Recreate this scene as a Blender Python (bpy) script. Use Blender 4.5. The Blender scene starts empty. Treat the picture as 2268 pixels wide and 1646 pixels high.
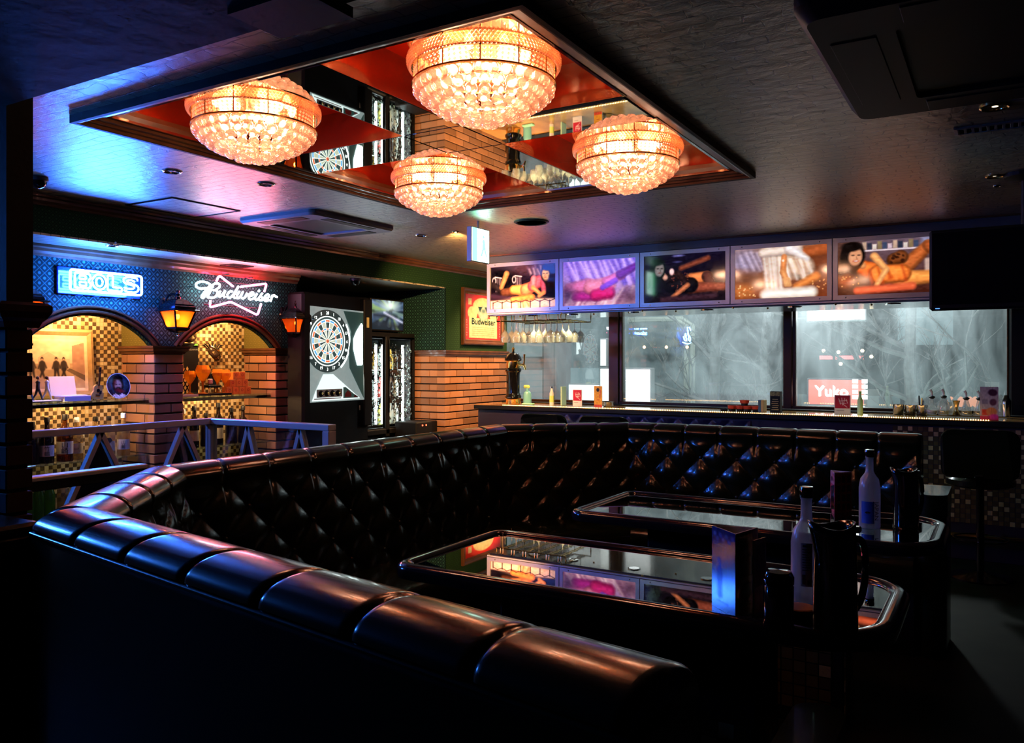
import bpy, bmesh, math, random
import numpy as np
from mathutils import Vector, Matrix
R = random.Random(7)
SC = bpy.context.scene
COL = SC.collection
# ------------------------------------------------------------------ camera
F_PX, CX, HY = 1810.0, 1134.0, 803.0          # focal length, centre and horizon in a 2268x1646 frame
YAW = math.radians(31.0); SN, CS = math.sin(YAW), math.cos(YAW)
CAM_Z = 1.5
cam = bpy.data.cameras.new('camera'); co = bpy.data.objects.new('camera', cam); COL.objects.link(co)
cam.sensor_width = 36.0; cam.lens = 36.0 * F_PX / 2268.0; cam.shift_y = -(823.0 - HY) / 2268.0
cam.clip_start = 0.05; cam.clip_end = 200
co.location = (0, 0, CAM_Z); co.rotation_euler = (math.pi / 2, 0, YAW)
SC.camera = co
# ------------------------------------------------------------------ world: a dim city night sky
w = bpy.data.worlds.new('night'); SC.world = w; w.use_nodes = True
bg = w.node_tree.nodes['Background']; bg.inputs[0].default_value = (0.10, 0.17, 0.19, 1); bg.inputs[1].default_value = 0.25
# ------------------------------------------------------------------ colour management
vs = SC.view_settings; vs.view_transform = 'Standard'; vs.look = 'None'; vs.exposure = 0.30; vs.gamma = 1.0; vs.use_curve_mapping = False
cy = SC.cycles
cy.use_denoising = True; cy.max_bounces = 7; cy.diffuse_bounces = 2; cy.glossy_bounces = 4; cy.transmission_bounces = 5; cy.use_adaptive_sampling = True; cy.adaptive_threshold = .04; cy.adaptive_min_samples = 12
cy.transparent_max_bounces = 12; cy.sample_clamp_indirect = 4.0; cy.sample_clamp_direct = 0.0; cy.caustics_reflective = False; cy.caustics_refractive = False
cy.blur_glossy = 0.5
def light(name, kind, loc, energy, color, parent=None, **kw):
    l = bpy.data.lights.new(name, kind); l.energy = energy; l.color = color
    for k, v in kw.items():
        if k != 'rot': setattr(l, k, v)
    o = bpy.data.objects.new(name, l); COL.objects.link(o)
    if parent is not None:
        o.parent = parent; loc = Vector(loc) - WL(parent)
    o.location = loc
    if 'rot' in kw: o.rotation_euler = kw['rot']
    return o
# added unseen lights outside the windows: facade, trees, glass haze, ceiling fill
for (lx, ly, lz, e, c) in ((-4.6, 11.0, 4.8, 520, (0.85, 0.95, 1.0)), (-1.40, 8.85, 2.80, 200, (0.95, 0.98, 1.0)), (-1.6, 10.4, -1.2, 240, (0.62, 0.90, 0.86))):
    light('added_street_fill', 'POINT', (lx, ly, lz), e, c, shadow_soft_size=0.12)
# ------------------------------------------------------------------ pixel -> place
def ray(px, py):
    u = (px - CX) / F_PX; v = (HY - py) / F_PX
    return Vector((-SN + CS * u, CS + SN * u, v))
def onX(px, py, x): d = ray(px, py); t = x / d.x; return Vector((x, d.y * t, CAM_Z + d.z * t))
def onY(px, py, y): d = ray(px, py); t = y / d.y; return Vector((d.x * t, y, CAM_Z + d.z * t))
def onZ(px, py, z): d = ray(px, py); t = (z - CAM_Z) / d.z; return Vector((d.x * t, d.y * t, z))
# ------------------------------------------------------------------ mesh builder
def V(*a): return Vector(a)
class MB:
    def __init__(s): s.v = []; s.f = []; s.m = []
    def add(s, verts, faces, mi=0):
        b = len(s.v); s.v.extend([tuple(p) for p in verts]); s.f.extend([tuple(i + b for i in f) for f in faces]); s.m.extend([mi] * len(faces)); return s
    def box(s, x0, x1, y0, y1, z0, z1, mi=0):
        vv = [(x, y, z) for x in (x0, x1) for y in (y0, y1) for z in (z0, z1)]
        return s.add(vv, [(0, 1, 3, 2), (4, 6, 7, 5), (0, 4, 5, 1), (2, 3, 7, 6), (0, 2, 6, 4), (1, 5, 7, 3)], mi)
    def cbox(s, x0, x1, y0, y1, z0, z1, c=0.004, mi=0):
        if x1 < x0: x0, x1 = x1, x0
        if y1 < y0: y0, y1 = y1, y0
        c = min(c, (x1 - x0) * .45, (y1 - y0) * .45, (z1 - z0) * .45)
        lo, hi = (x0, y0, z0), (x1, y1, z1); vv = []; idx = {}
        for cx in (0, 1):
            for cyy in (0, 1):
                for cz in (0, 1):
                    cr = (cx, cyy, cz)
                    for ax in range(3):
                        p = []
                        for k in range(3):
                            e = hi[k] if cr[k] else lo[k]
                            if k != ax: e += -c if cr[k] else c
                            p.append(e)
                        idx[cr, ax] = len(vv); vv.append(p)
        ff = []
        for ax in range(3):
            a, b = [k for k in range(3) if k != ax]
            for sd in (0, 1):
                q = []
                for (i, j) in ((0, 0), (1, 0), (1, 1), (0, 1)):
                    cr = [0, 0, 0]; cr[ax] = sd; cr[a] = i; cr[b] = j; q.append(idx[tuple(cr), ax])
                ff.append(tuple(q))
        for ax in range(3):
            a, b = [k for k in range(3) if k != ax]
            for i in (0, 1):
                for j in (0, 1):
                    c0 = [0, 0, 0]; c0[a] = i; c0[b] = j; c1 = list(c0); c1[ax] = 1
                    ff.append((idx[tuple(c0), a], idx[tuple(c1), a], idx[tuple(c1), b], idx[tuple(c0), b]))
        for cx in (0, 1):
            for cyy in (0, 1):
                for cz in (0, 1): ff.append(tuple(idx[(cx, cyy, cz), ax] for ax in range(3)))
        return s.add(vv, ff, mi)
    def ring(s, c, t, up, r, n):
        t = Vector(t).normalized(); a = Vector(up).cross(t)
        if a.length < 1e-5: a = t.orthogonal()
        a.normalize(); b = t.cross(a)
        return [Vector(c) + a * (r * math.cos(2 * math.pi * k / n)) + b * (r * math.sin(2 * math.pi * k / n)) for k in range(n)]
    def tube(s, path, r, n=8, closed=False, caps=True, mi=0):
        P = [Vector(p) for p in path]; m = len(P); vv = []; ff = []
        rr = r if isinstance(r, (list, tuple)) else [r] * m
        up = Vector((0.013, 0.021, 1.0))
        if all(abs((P[i + 1] - P[i]).normalized().z) > .9 for i in range(m - 1)): up = Vector((1, .02, .01))
        for i in range(m):
            if closed: t = P[(i + 1) % m] - P[i - 1]
            else: t = P[min(i + 1, m - 1)] - P[max(i - 1, 0)]
            vv += s.ring(P[i], t, up, rr[i], n)
        for i in range(m if closed else m - 1):
            j = (i + 1) % m
            for k in range(n): ff.append((i * n + k, i * n + (k + 1) % n, j * n + (k + 1) % n, j * n + k))
        if caps and not closed: ff.append(tuple(range(n))[::-1]); ff.append(tuple((m - 1) * n + k for k in range(n)))
        return s.add(vv, ff, mi)
    def cyl(s, p0, p1, r0, r1=None, n=16, mi=0): return s.tube([p0, p1], [r0, r0 if r1 is None else r1], n, mi=mi)
    def lathe(s, prof, n=24, loc=(0, 0, 0), mi=0, rot=0.0, closed=False):
        vv = []; ff = []; m = len(prof)
        for (r, z) in prof:
            for k in range(n):
                a = 2 * math.pi * k / n + rot; vv.append((loc[0] + r * math.cos(a), loc[1] + r * math.sin(a), loc[2] + z))
        for i in range(m if closed else m - 1):
            j = (i + 1) % m
            for k in range(n): ff.append((i * n + k, i * n + (k + 1) % n, j * n + (k + 1) % n, j * n + k))
        if not closed:
            if prof[0][0] > 1e-6: ff.append(tuple(range(n))[::-1])
            if prof[-1][0] > 1e-6: ff.append(tuple((m - 1) * n + k for k in range(n)))
        return s.add(vv, ff, mi)
    def sphere(s, c, r, nu=12, nv=8, sc=(1, 1, 1), mi=0):
        vv = [(c[0], c[1], c[2] + r * sc[2])]; ff = []
        for i in range(1, nv):
            th = math.pi * i / nv
            for k in range(nu):
                a = 2 * math.pi * k / nu
                vv.append((c[0] + r * sc[0] * math.sin(th) * math.cos(a), c[1] + r * sc[1] * math.sin(th) * math.sin(a), c[2] + r * sc[2] * math.cos(th)))
        vv.append((c[0], c[1], c[2] - r * sc[2])); last = len(vv) - 1
        for k in range(nu): ff.append((0, 1 + k, 1 + (k + 1) % nu))
        for i in range(nv - 2):
            for k in range(nu):
                a = 1 + i * nu + k; b = 1 + i * nu + (k + 1) % nu; ff.append((a, a + nu, b + nu, b))
        for k in range(nu): a = 1 + (nv - 2) * nu; ff.append((a + k, last, a + (k + 1) % nu))
        return s.add(vv, ff, mi)
    def prism(s, poly, fn, mi=0, caps=True):
        # poly: 2D points; fn(u, v, k) -> 3D with k in {0, 1}
        n = len(poly); vv = [fn(u, v, 0) for (u, v) in poly] + [fn(u, v, 1) for (u, v) in poly]
        ff = [(i, (i + 1) % n, n + (i + 1) % n, n + i) for i in range(n)]
        if caps: ff += [tuple(range(n))[::-1], tuple(range(n, 2 * n))]
        return s.add(vv, ff, mi)
    def sweep(s, prof, path, upv=(0, 0, 1), closed=False, mi=0):
        # prof: 2D (side, up) closed polygon; path: horizontal-ish points with mitred corners
        P = [Vector(p) for p in path]; m = len(P); n = len(prof); vv = []; ff = []; U = Vector(upv)
        for i in range(m):
            if closed: a, b = P[i] - P[i - 1], P[(i + 1) % m] - P[i]
            else: a = P[i] - P[i - 1] if i else P[1] - P[0]; b = P[i + 1] - P[i] if i < m - 1 else a
            a.normalize(); b.normalize(); sa, sb = a.cross(U), b.cross(U); h = sa + sb
            h = h / max(h.dot(sa), .2) if h.length > 1e-6 else sa
            for (x, z) in prof: vv.append(P[i] + h * x + U * z)
        for i in range(m if closed else m - 1):
            j = (i + 1) % m
            for k in range(n): ff.append((i * n + k, i * n + (k + 1) % n, j * n + (k + 1) % n, j * n + k))
        if not closed: ff += [tuple(range(n))[::-1], tuple((m - 1) * n + k for k in range(n))]
        return s.add(vv, ff, mi)
    def xf(s, M, i0=0):
        for i in range(i0, len(s.v)): s.v[i] = tuple(M @ Vector(s.v[i]))
        return s
    def build(s, name, mats, parent=None, smooth=False, world=True, angle=35, kind=None):
        o = link(name, mk_mesh(name, s.v, s.f, mats, s.m, smooth, angle, WL(parent) if (parent is not None and world) else None), parent)
        if kind: o['kind'] = kind
        return o
def mk_mesh(name, v, f, mats, mi=None, smooth=False, angle=35, off=None):
    if off is not None and off.length > 0: v = [(p[0] - off.x, p[1] - off.y, p[2] - off.z) for p in v]
    me = bpy.data.meshes.new(name); me.from_pydata(v, [], f)
    if not isinstance(mats, (list, tuple)): mats = [mats]
    for m in mats: me.materials.append(m)
    if mi is not None and len(mats) > 1: me.polygons.foreach_set('material_index', mi)
    bm = bmesh.new(); bm.from_mesh(me); bmesh.ops.recalc_face_normals(bm, faces=bm.faces); bm.to_mesh(me); bm.free()
    if smooth:
        me.polygons.foreach_set('use_smooth', [True] * len(me.polygons))
        try: me.set_sharp_from_angle(angle=math.radians(angle))
        except Exception: pass
    me.update(); return me
def link(name, data, parent=None, loc=None):
    o = bpy.data.objects.new(name, data); COL.objects.link(o)
    if parent is not None: o.parent = parent
    if loc is not None: o.location = loc
    return o
def WL(o):
    p = Vector((0, 0, 0))
    while o is not None: p = p + o.location; o = o.parent
    return p
def tag(o, label, cat, group=None, kind=None):
    o['label'] = label; o['category'] = cat
    if group: o['group'] = group
    if kind: o['kind'] = kind
    return o
def thing(name, loc, label, cat, group=None):
    o = bpy.data.objects.new(name, None); COL.objects.link(o); o.location = loc; o.empty_display_size = .05
    return tag(o, label, cat, group)
def struct(name, loc=(0, 0, 0)):
    o = bpy.data.objects.new(name, None); COL.objects.link(o); o.location = loc; o['kind'] = 'structure'; return o
def dup(root, loc, label=None, rotz=None):
    def cp(o, par):
        c = o.copy(); COL.objects.link(c); c.parent = par
        for ch in o.children: cp(ch, c)
        return c
    r = cp(root, None); r.location = loc
    if label: r['label'] = label
    if rotz is not None: r.rotation_euler = (0, 0, rotz)
    return r
def spline(pts, per=6, closed=False):
    P = [Vector(p) for p in pts]; n = len(P); out = []
    for i in range(n if closed else n - 1):
        p0 = P[(i - 1) % n] if (closed or i > 0) else P[0]; p1 = P[i]; p2 = P[(i + 1) % n]
        p3 = P[(i + 2) % n] if (closed or i + 2 < n) else P[-1]
        for k in range(per):
            t = k / per
            out.append(.5 * ((2 * p1) + (p2 - p0) * t + (2 * p0 - 5 * p1 + 4 * p2 - p3) * t * t + (3 * p1 - p0 - 3 * p2 + p3) * t ** 3))
    if not closed: out.append(P[-1])
    return out
def roundpoly(pts, rad, n=4):
    out = []; m = len(pts); P = [Vector(p) for p in pts]
    rr = rad if isinstance(rad, (list, tuple)) else [rad] * m
    for i in range(m):
        a = (P[i - 1] - P[i]).normalized(); b = (P[(i + 1) % m] - P[i]).normalized()
        h = math.acos(max(-1, min(1, a.dot(b)))) / 2; d = rr[i] / math.tan(h); c = P[i] + (a + b).normalized() * (rr[i] / math.sin(h))
        s0 = P[i] + a * d - c; s1 = P[i] + b * d - c
        for k in range(n + 1):
            t = k / n; ang = s0.angle(s1)
            q = (s0 * math.sin((1 - t) * ang) + s1 * math.sin(t * ang)) / max(math.sin(ang), 1e-6); out.append(c + q)
    return out
# ------------------------------------------------------------------ materials
MATS = {}
def newmat(name):
    m = bpy.data.materials.new(name); m.use_nodes = True; nt = m.node_tree; MATS[name] = m
    return m, nt, nt.nodes['Principled BSDF'], nt.nodes['Material Output']
def mat(name, col, rough=.5, metal=0., spec=.5, em=None, es=0., coat=0., bump=None, var=0., noise=None, tr=0., ior=1.45, aniso=0.):
    m, nt, b, out = newmat(name); L = nt.links
    b.inputs['Base Color'].default_value = (*col, 1); b.inputs['Roughness'].default_value = rough; b.inputs['Metallic'].default_value = metal
    b.inputs['Specular IOR Level'].default_value = spec; b.inputs['Coat Weight'].default_value = coat; b.inputs['Coat Roughness'].default_value = .08
    b.inputs['Transmission Weight'].default_value = tr; b.inputs['IOR'].default_value = ior
    if aniso: b.inputs['Anisotropic'].default_value = aniso
    if em is not None: b.inputs['Emission Color'].default_value = (*em, 1); b.inputs['Emission Strength'].default_value = es
    if noise:       # (scale, colour2, amount)
        tc = nt.nodes.new('ShaderNodeTexCoord'); nz = nt.nodes.new('ShaderNodeTexNoise'); nz.inputs['Scale'].default_value = noise[0]; nz.inputs['Detail'].default_value = 6
        L.new(tc.outputs['Object'], nz.inputs['Vector']); mx = nt.nodes.new('ShaderNodeMix'); mx.data_type = 'RGBA'
        rp = nt.nodes.new('ShaderNodeMapRange'); rp.inputs['From Min'].default_value = .35; rp.inputs['From Max'].default_value = .65; rp.inputs['To Max'].default_value = noise[2]
        L.new(nz.outputs['Fac'], rp.inputs['Value']); L.new(rp.outputs[0], mx.inputs['Factor'])
        mx.inputs['A'].default_value = (*col, 1); mx.inputs['B'].default_value = (*noise[1], 1); L.new(mx.outputs['Result'], b.inputs['Base Color'])
    if var:         # every object its own shade
        oi = nt.nodes.new('ShaderNodeObjectInfo'); hs = nt.nodes.new('ShaderNodeHueSaturation'); rp = nt.nodes.new('ShaderNodeMapRange')
        rp.inputs['To Min'].default_value = 1 - var; rp.inputs['To Max'].default_value = 1 + var
        L.new(oi.outputs['Random'], rp.inputs['Value']); L.new(rp.outputs[0], hs.inputs['Value'])
        src = b.inputs['Base Color'].links[0].from_socket if b.inputs['Base Color'].links else None
        if src: L.new(src, hs.inputs['Color'])
        else: hs.inputs['Color'].default_value = (*col, 1)
        L.new(hs.outputs['Color'], b.inputs['Base Color'])
    if bump:        # (scale, strength, distance)
        tc = nt.nodes.new('ShaderNodeTexCoord'); nz = nt.nodes.new('ShaderNodeTexNoise'); nz.inputs['Scale'].default_value = bump[0]; nz.inputs['Detail'].default_value = 5
        bp = nt.nodes.new('ShaderNodeBump'); bp.inputs['Strength'].default_value = bump[1]; bp.inputs['Distance'].default_value = bump[2]
        L.new(tc.outputs['Object'], nz.inputs['Vector']); L.new(nz.outputs['Fac'], bp.inputs['Height']); L.new(bp.outputs[0], b.inputs['Normal'])
    return m
def emis(name, col, s):
    m, nt, b, out = newmat(name); nt.nodes.remove(b); e = nt.nodes.new('ShaderNodeEmission'); e.inputs[0].default_value = (*col, 1); e.inputs[1].default_value = s
    nt.links.new(e.outputs[0], out.inputs[0]); return m
def nmath(nt, op, a, b=None, clamp=False):
    n = nt.nodes.new('ShaderNodeMath'); n.operation = op; n.use_clamp = clamp
    for i, x in enumerate((a, b)):
        if x is None: continue
        if isinstance(x, (int, float)): n.inputs[i].default_value = x
        else: nt.links.new(x, n.inputs[i])
    return n.outputs[0]
def glassy(name, tint=(1, 1, 1), refl=(1, 1, 1), rough=.02, ior=1.5, diff=0., dcol=(.5, .5, .5), trans=0., tcol=(1, 1, 1), boost=1.0, refr=0., dirt=None):
    # thin clear material: straight see-through + fresnel reflection (+ dust / body colour)
    m, nt, b, out = newmat(name); nt.nodes.remove(b); N = nt.nodes.new; L = nt.links.new
    t = N('ShaderNodeBsdfTransparent'); t.inputs[0].default_value = (*tint, 1); cur = t.outputs[0]
    def mixin(node, fac):
        nonlocal cur
        x = N('ShaderNodeMixShader'); x.inputs[0].default_value = fac; L(cur, x.inputs[1]); L(node.outputs[0], x.inputs[2]); cur = x.outputs[0]
    if refr: q = N('ShaderNodeBsdfRefraction'); q.inputs['Color'].default_value = (*tint, 1); q.inputs['IOR'].default_value = 1.45; q.inputs['Roughness'].default_value = .03; mixin(q, refr)
    if trans: q = N('ShaderNodeBsdfTranslucent'); q.inputs[0].default_value = (*tcol, 1); mixin(q, trans)
    if dirt:
        tc = N('ShaderNodeTexCoord'); mp = N('ShaderNodeMapping'); mp.inputs['Scale'].default_value = (1.0, 1.0, .55); nz = N('ShaderNodeTexNoise'); nz.inputs['Scale'].default_value = 2.2; nz.inputs['Detail'].default_value = 8; nz.inputs['Roughness'].default_value = .62; nz.inputs['Distortion'].default_value = .8
        L(tc.outputs['Object'], mp.inputs[0]); L(mp.outputs[0], nz.inputs['Vector']); mr = N('ShaderNodeMapRange'); mr.inputs['From Min'].default_value = .32; mr.inputs['From Max'].default_value = .70; mr.inputs['To Min'].default_value = dirt[0]; mr.inputs['To Max'].default_value = dirt[1]; L(nz.outputs['Fac'], mr.inputs['Value'])
        q = N('ShaderNodeBsdfTranslucent'); q.inputs[0].default_value = (*tcol, 1); x = N('ShaderNodeMixShader'); L(mr.outputs[0], x.inputs[0]); L(cur, x.inputs[1]); L(q.outputs[0], x.inputs[2]); cur = x.outputs[0]
    if diff: q = N('ShaderNodeBsdfDiffuse'); q.inputs[0].default_value = (*dcol, 1); mixin(q, diff)
    g = N('ShaderNodeBsdfGlossy'); g.inputs[0].default_value = (*refl, 1); g.inputs['Roughness'].default_value = rough
    fr = N('ShaderNodeFresnel'); ge = N('ShaderNodeNewGeometry'); L(nmath(nt, 'ADD', ior, nmath(nt, 'MULTIPLY', ge.outputs['Backfacing'], 1 / ior - ior)), fr.inputs[0]); ml = N('ShaderNodeMath'); ml.operation = 'MULTIPLY'; ml.use_clamp = True; ml.inputs[1].default_value = boost
    L(fr.outputs[0], ml.inputs[0]); x = N('ShaderNodeMixShader'); L(ml.outputs[0], x.inputs[0]); L(cur, x.inputs[1]); L(g.outputs[0], x.inputs[2]); L(x.outputs[0], out.inputs[0])
    return m
def colattr(name, rough=.4, em=0., spec=.4, trans=0.):
    m, nt, b, out = newmat(name); a = nt.nodes.new('ShaderNodeAttribute'); a.attribute_name = 'Col'; nt.links.new(a.outputs['Color'], b.inputs['Base Color'])
    b.inputs['Roughness'].default_value = rough; b.inputs['Specular IOR Level'].default_value = spec
    if em: nt.links.new(a.outputs['Color'], b.inputs['Emission Color']); b.inputs['Emission Strength'].default_value = em
    return m
def wallpaper(name, c0, c1, cell, ax='y', rough=.45):
    m, nt, b, out = newmat(name); tc = nt.nodes.new('ShaderNodeTexCoord'); sp = nt.nodes.new('ShaderNodeSeparateXYZ'); nt.links.new(tc.outputs['Object'], sp.inputs[0])
    h = nmath(nt, 'ADD', sp.outputs['Y'], sp.outputs['X']); z = sp.outputs['Z']
    A = nmath(nt, 'DIVIDE', nmath(nt, 'ADD', h, z), cell); B = nmath(nt, 'DIVIDE', nmath(nt, 'SUBTRACT', h, z), cell)
    fa = nmath(nt, 'SUBTRACT', nmath(nt, 'FRACT', A), .5); fb = nmath(nt, 'SUBTRACT', nmath(nt, 'FRACT', B), .5)
    d = nmath(nt, 'SQRT', nmath(nt, 'ADD', nmath(nt, 'MULTIPLY', fa, fa), nmath(nt, 'MULTIPLY', fb, fb)))
    dot = nmath(nt, 'MULTIPLY', nmath(nt, 'SUBTRACT', .24, d), 14, True)
    ln = nmath(nt, 'MULTIPLY', nmath(nt, 'SUBTRACT', nmath(nt, 'MAXIMUM', nmath(nt, 'ABSOLUTE', fa), nmath(nt, 'ABSOLUTE', fb)), .42), 14, True)
    f = nmath(nt, 'MAXIMUM', dot, nmath(nt, 'MULTIPLY', ln, .8), True)
    mx = nt.nodes.new('ShaderNodeMix'); mx.data_type = 'RGBA'; mx.inputs['A'].default_value = (*c0, 1); mx.inputs['B'].default_value = (*c1, 1)
    nt.links.new(f, mx.inputs['Factor']); nt.links.new(mx.outputs['Result'], b.inputs['Base Color']); b.inputs['Roughness'].default_value = .8
    b.inputs['Specular IOR Level'].default_value = .08
    return m
def croc(name, col, groove, rough, spec):
    m, nt, b, out = newmat(name); L = nt.links.new; N = nt.nodes.new
    tc = N('ShaderNodeTexCoord'); nz = N('ShaderNodeTexNoise'); nz.inputs['Scale'].default_value = 4.5; nz.inputs['Detail'].default_value = 4
    L(tc.outputs['Object'], nz.inputs['Vector'])
    sb = N('ShaderNodeVectorMath'); sb.operation = 'SUBTRACT'; sb.inputs[1].default_value = (.5, .5, .5); L(nz.outputs['Color'], sb.inputs[0])
    scl = N('ShaderNodeVectorMath'); scl.operation = 'MULTIPLY'; scl.inputs[1].default_value = (.17, .06, 0); L(sb.outputs[0], scl.inputs[0])
    ad = N('ShaderNodeVectorMath'); ad.operation = 'ADD'; L(tc.outputs['Object'], ad.inputs[0]); L(scl.outputs[0], ad.inputs[1])
    br = N('ShaderNodeTexBrick'); br.offset = .37; br.squash = 1.0; br.inputs['Scale'].default_value = 1.0; br.inputs['Mortar Size'].default_value = .0036; br.inputs['Mortar Smooth'].default_value = .25
    br.inputs['Brick Width'].default_value = .125; br.inputs['Row Height'].default_value = .062; L(ad.outputs[0], br.inputs['Vector'])
    n2 = N('ShaderNodeTexNoise'); n2.inputs['Scale'].default_value = 160; n2.inputs['Detail'].default_value = 3; L(tc.outputs['Object'], n2.inputs['Vector'])
    n3 = N('ShaderNodeTexNoise'); n3.inputs['Scale'].default_value = 14; n3.inputs['Detail'].default_value = 2; L(ad.outputs[0], n3.inputs['Vector'])
    mx = N('ShaderNodeMix'); mx.data_type = 'RGBA'; mx.inputs['A'].default_value = (*col, 1); mx.inputs['B'].default_value = (*groove, 1)
    L(br.outputs['Fac'], mx.inputs['Factor']); L(mx.outputs['Result'], b.inputs['Base Color'])
    h = nmath(nt, 'ADD', nmath(nt, 'MULTIPLY', nmath(nt, 'SUBTRACT', 1., br.outputs['Fac']), 1.0), nmath(nt, 'ADD', nmath(nt, 'MULTIPLY', n2.outputs['Fac'], .12), nmath(nt, 'MULTIPLY', n3.outputs['Fac'], .5)))
    bp = N('ShaderNodeBump'); bp.inputs['Strength'].default_value = .75; bp.inputs['Distance'].default_value = .012; L(h, bp.inputs['Height']); L(bp.outputs[0], b.inputs['Normal'])
    b.inputs['Roughness'].default_value = rough; b.inputs['Specular IOR Level'].default_value = spec; b.inputs['Coat Weight'].default_value = .7; b.inputs['Coat Roughness'].default_value = .30; L(bp.outputs[0], b.inputs['Coat Normal'])
    return m
M_ceil = croc('croc_ceiling', (.36, .33, .21), (.035, .033, .022), .42, .9)
M_dark = mat('dark_plaster', (.010, .010, .012), .75, spec=.15, bump=(60, .3, .003))
M_bulk = mat('dark_bulkhead', (.006, .007, .010), .7, spec=.3, bump=(9, .5, .008))
M_paper = wallpaper('green_wallpaper', (.004, .014, .013), (.026, .090, .080), .066)
M_paper2 = wallpaper('green_wallpaper_fine', (.008, .026, .011), (.024, .066, .028), .042)
M_nichepaper = wallpaper('olive_wallpaper', (.10, .085, .02), (.16, .13, .04), .032)
M_wood = mat('brown_wood_trim', (.11, .045, .018), .28, coat=.3, noise=(9, (.06, .02, .008), .8))
M_dwood = mat('dark_wood', (.030, .012, .007), .3, coat=.3, noise=(7, (.015, .006, .004), .8))
M_black = mat('black_satin', (.006, .006, .007), .55, spec=.25)
M_gblack = mat('black_gloss', (.005, .005, .006), .08, coat=.5)
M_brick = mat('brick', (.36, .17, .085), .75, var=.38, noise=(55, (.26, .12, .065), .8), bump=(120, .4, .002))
M_dbrick = mat('dark_unlit_brick', (.035, .016, .011), .8, spec=.15, var=.3, bump=(120, .4, .002))  # darker copy of the brick: dark material and missing light in one tone
M_mortar = mat('dark_mortar', (.012, .010, .009), .9)
M_floor = mat('dark_floor', (.005, .0045, .004), .6, spec=.12, noise=(4, (.02, .016, .012), .7))
M_leather = mat('green_black_leather', (.0080, .0110, .0030), .24, spec=.45, coat=.35, bump=(220, .12, .001))
M_blueleather = mat('navy_leather', (.012, .014, .05), .35, bump=(200, .12, .001))
M_steel = mat('steel', (.55, .55, .55), .14, 1.0)
M_dsteel = mat('dark_steel', (.10, .10, .11), .12, 1.0)
M_chrome = mat('chrome', (.75, .75, .76), .05, 1.0)
M_gold = mat('brass', (.85, .58, .22), .16, 1.0)
M_mirror = mat('mirror', (.80, .86, .84), .015, 1.0)
M_red = mat('red_lacquer', (.95, .055, .016), .22, spec=.5, coat=.2)
M_alu = mat('painted_aluminium', (.50, .48, .50), .35, .35)
M_white = mat('white_plastic', (.75, .74, .72), .4)
M_grey = mat('grey_plastic', (.18, .18, .18), .45)
M_dgrey = mat('dark_grey_plastic', (.03, .03, .032), .4)
M_glass = glassy('clear_glass', (.93, .96, .95), ior=1.5)
M_glassware = glassy('glassware', (.86, .88, .88), ior=1.55, trans=.10, tcol=(.9, .9, .85), diff=.10, dcol=(.9, .9, .85), boost=2.2)
M_crystal = glassy('crystal', (1., .92, .86), (1, .94, .88), .05, 1.6, trans=.24, tcol=(1., .80, .68), diff=.05, dcol=(1., .80, .68), boost=2.0, refr=.36)
M_film = glassy('amber_film', (1., .72, .50), (1, .8, .6), .2, 1.4, trans=.08, tcol=(1., .50, .28), diff=.02, dcol=(1., .45, .22))
M_bead = glassy('crystal_bead', (1., .86, .74), (1, .90, .80), .08, 1.6, trans=.30, tcol=(1., .78, .60), diff=.10, dcol=(1., .76, .58), boost=2.0)
M_frost = glassy('frosted_glass', (.62, .68, .72), (1, 1, 1), .25, 1.5, diff=.36, dcol=(.50, .54, .56), trans=.50, tcol=(.7, .78, .82))
M_amber = glassy('amber_glass', (1., .50, .16), (1, 1, 1), .06, 1.5, trans=.30, tcol=(1., .30, .05), diff=.05, dcol=(.8, .3, .05))
M_winglass = glassy('window_glass', (.90, .95, .94), (1, 1, 1), .0, 1.55, tcol=(.82, .92, .95), dirt=(.03, .26), diff=.02, dcol=(.4, .45, .45), boost=1.4)
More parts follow.
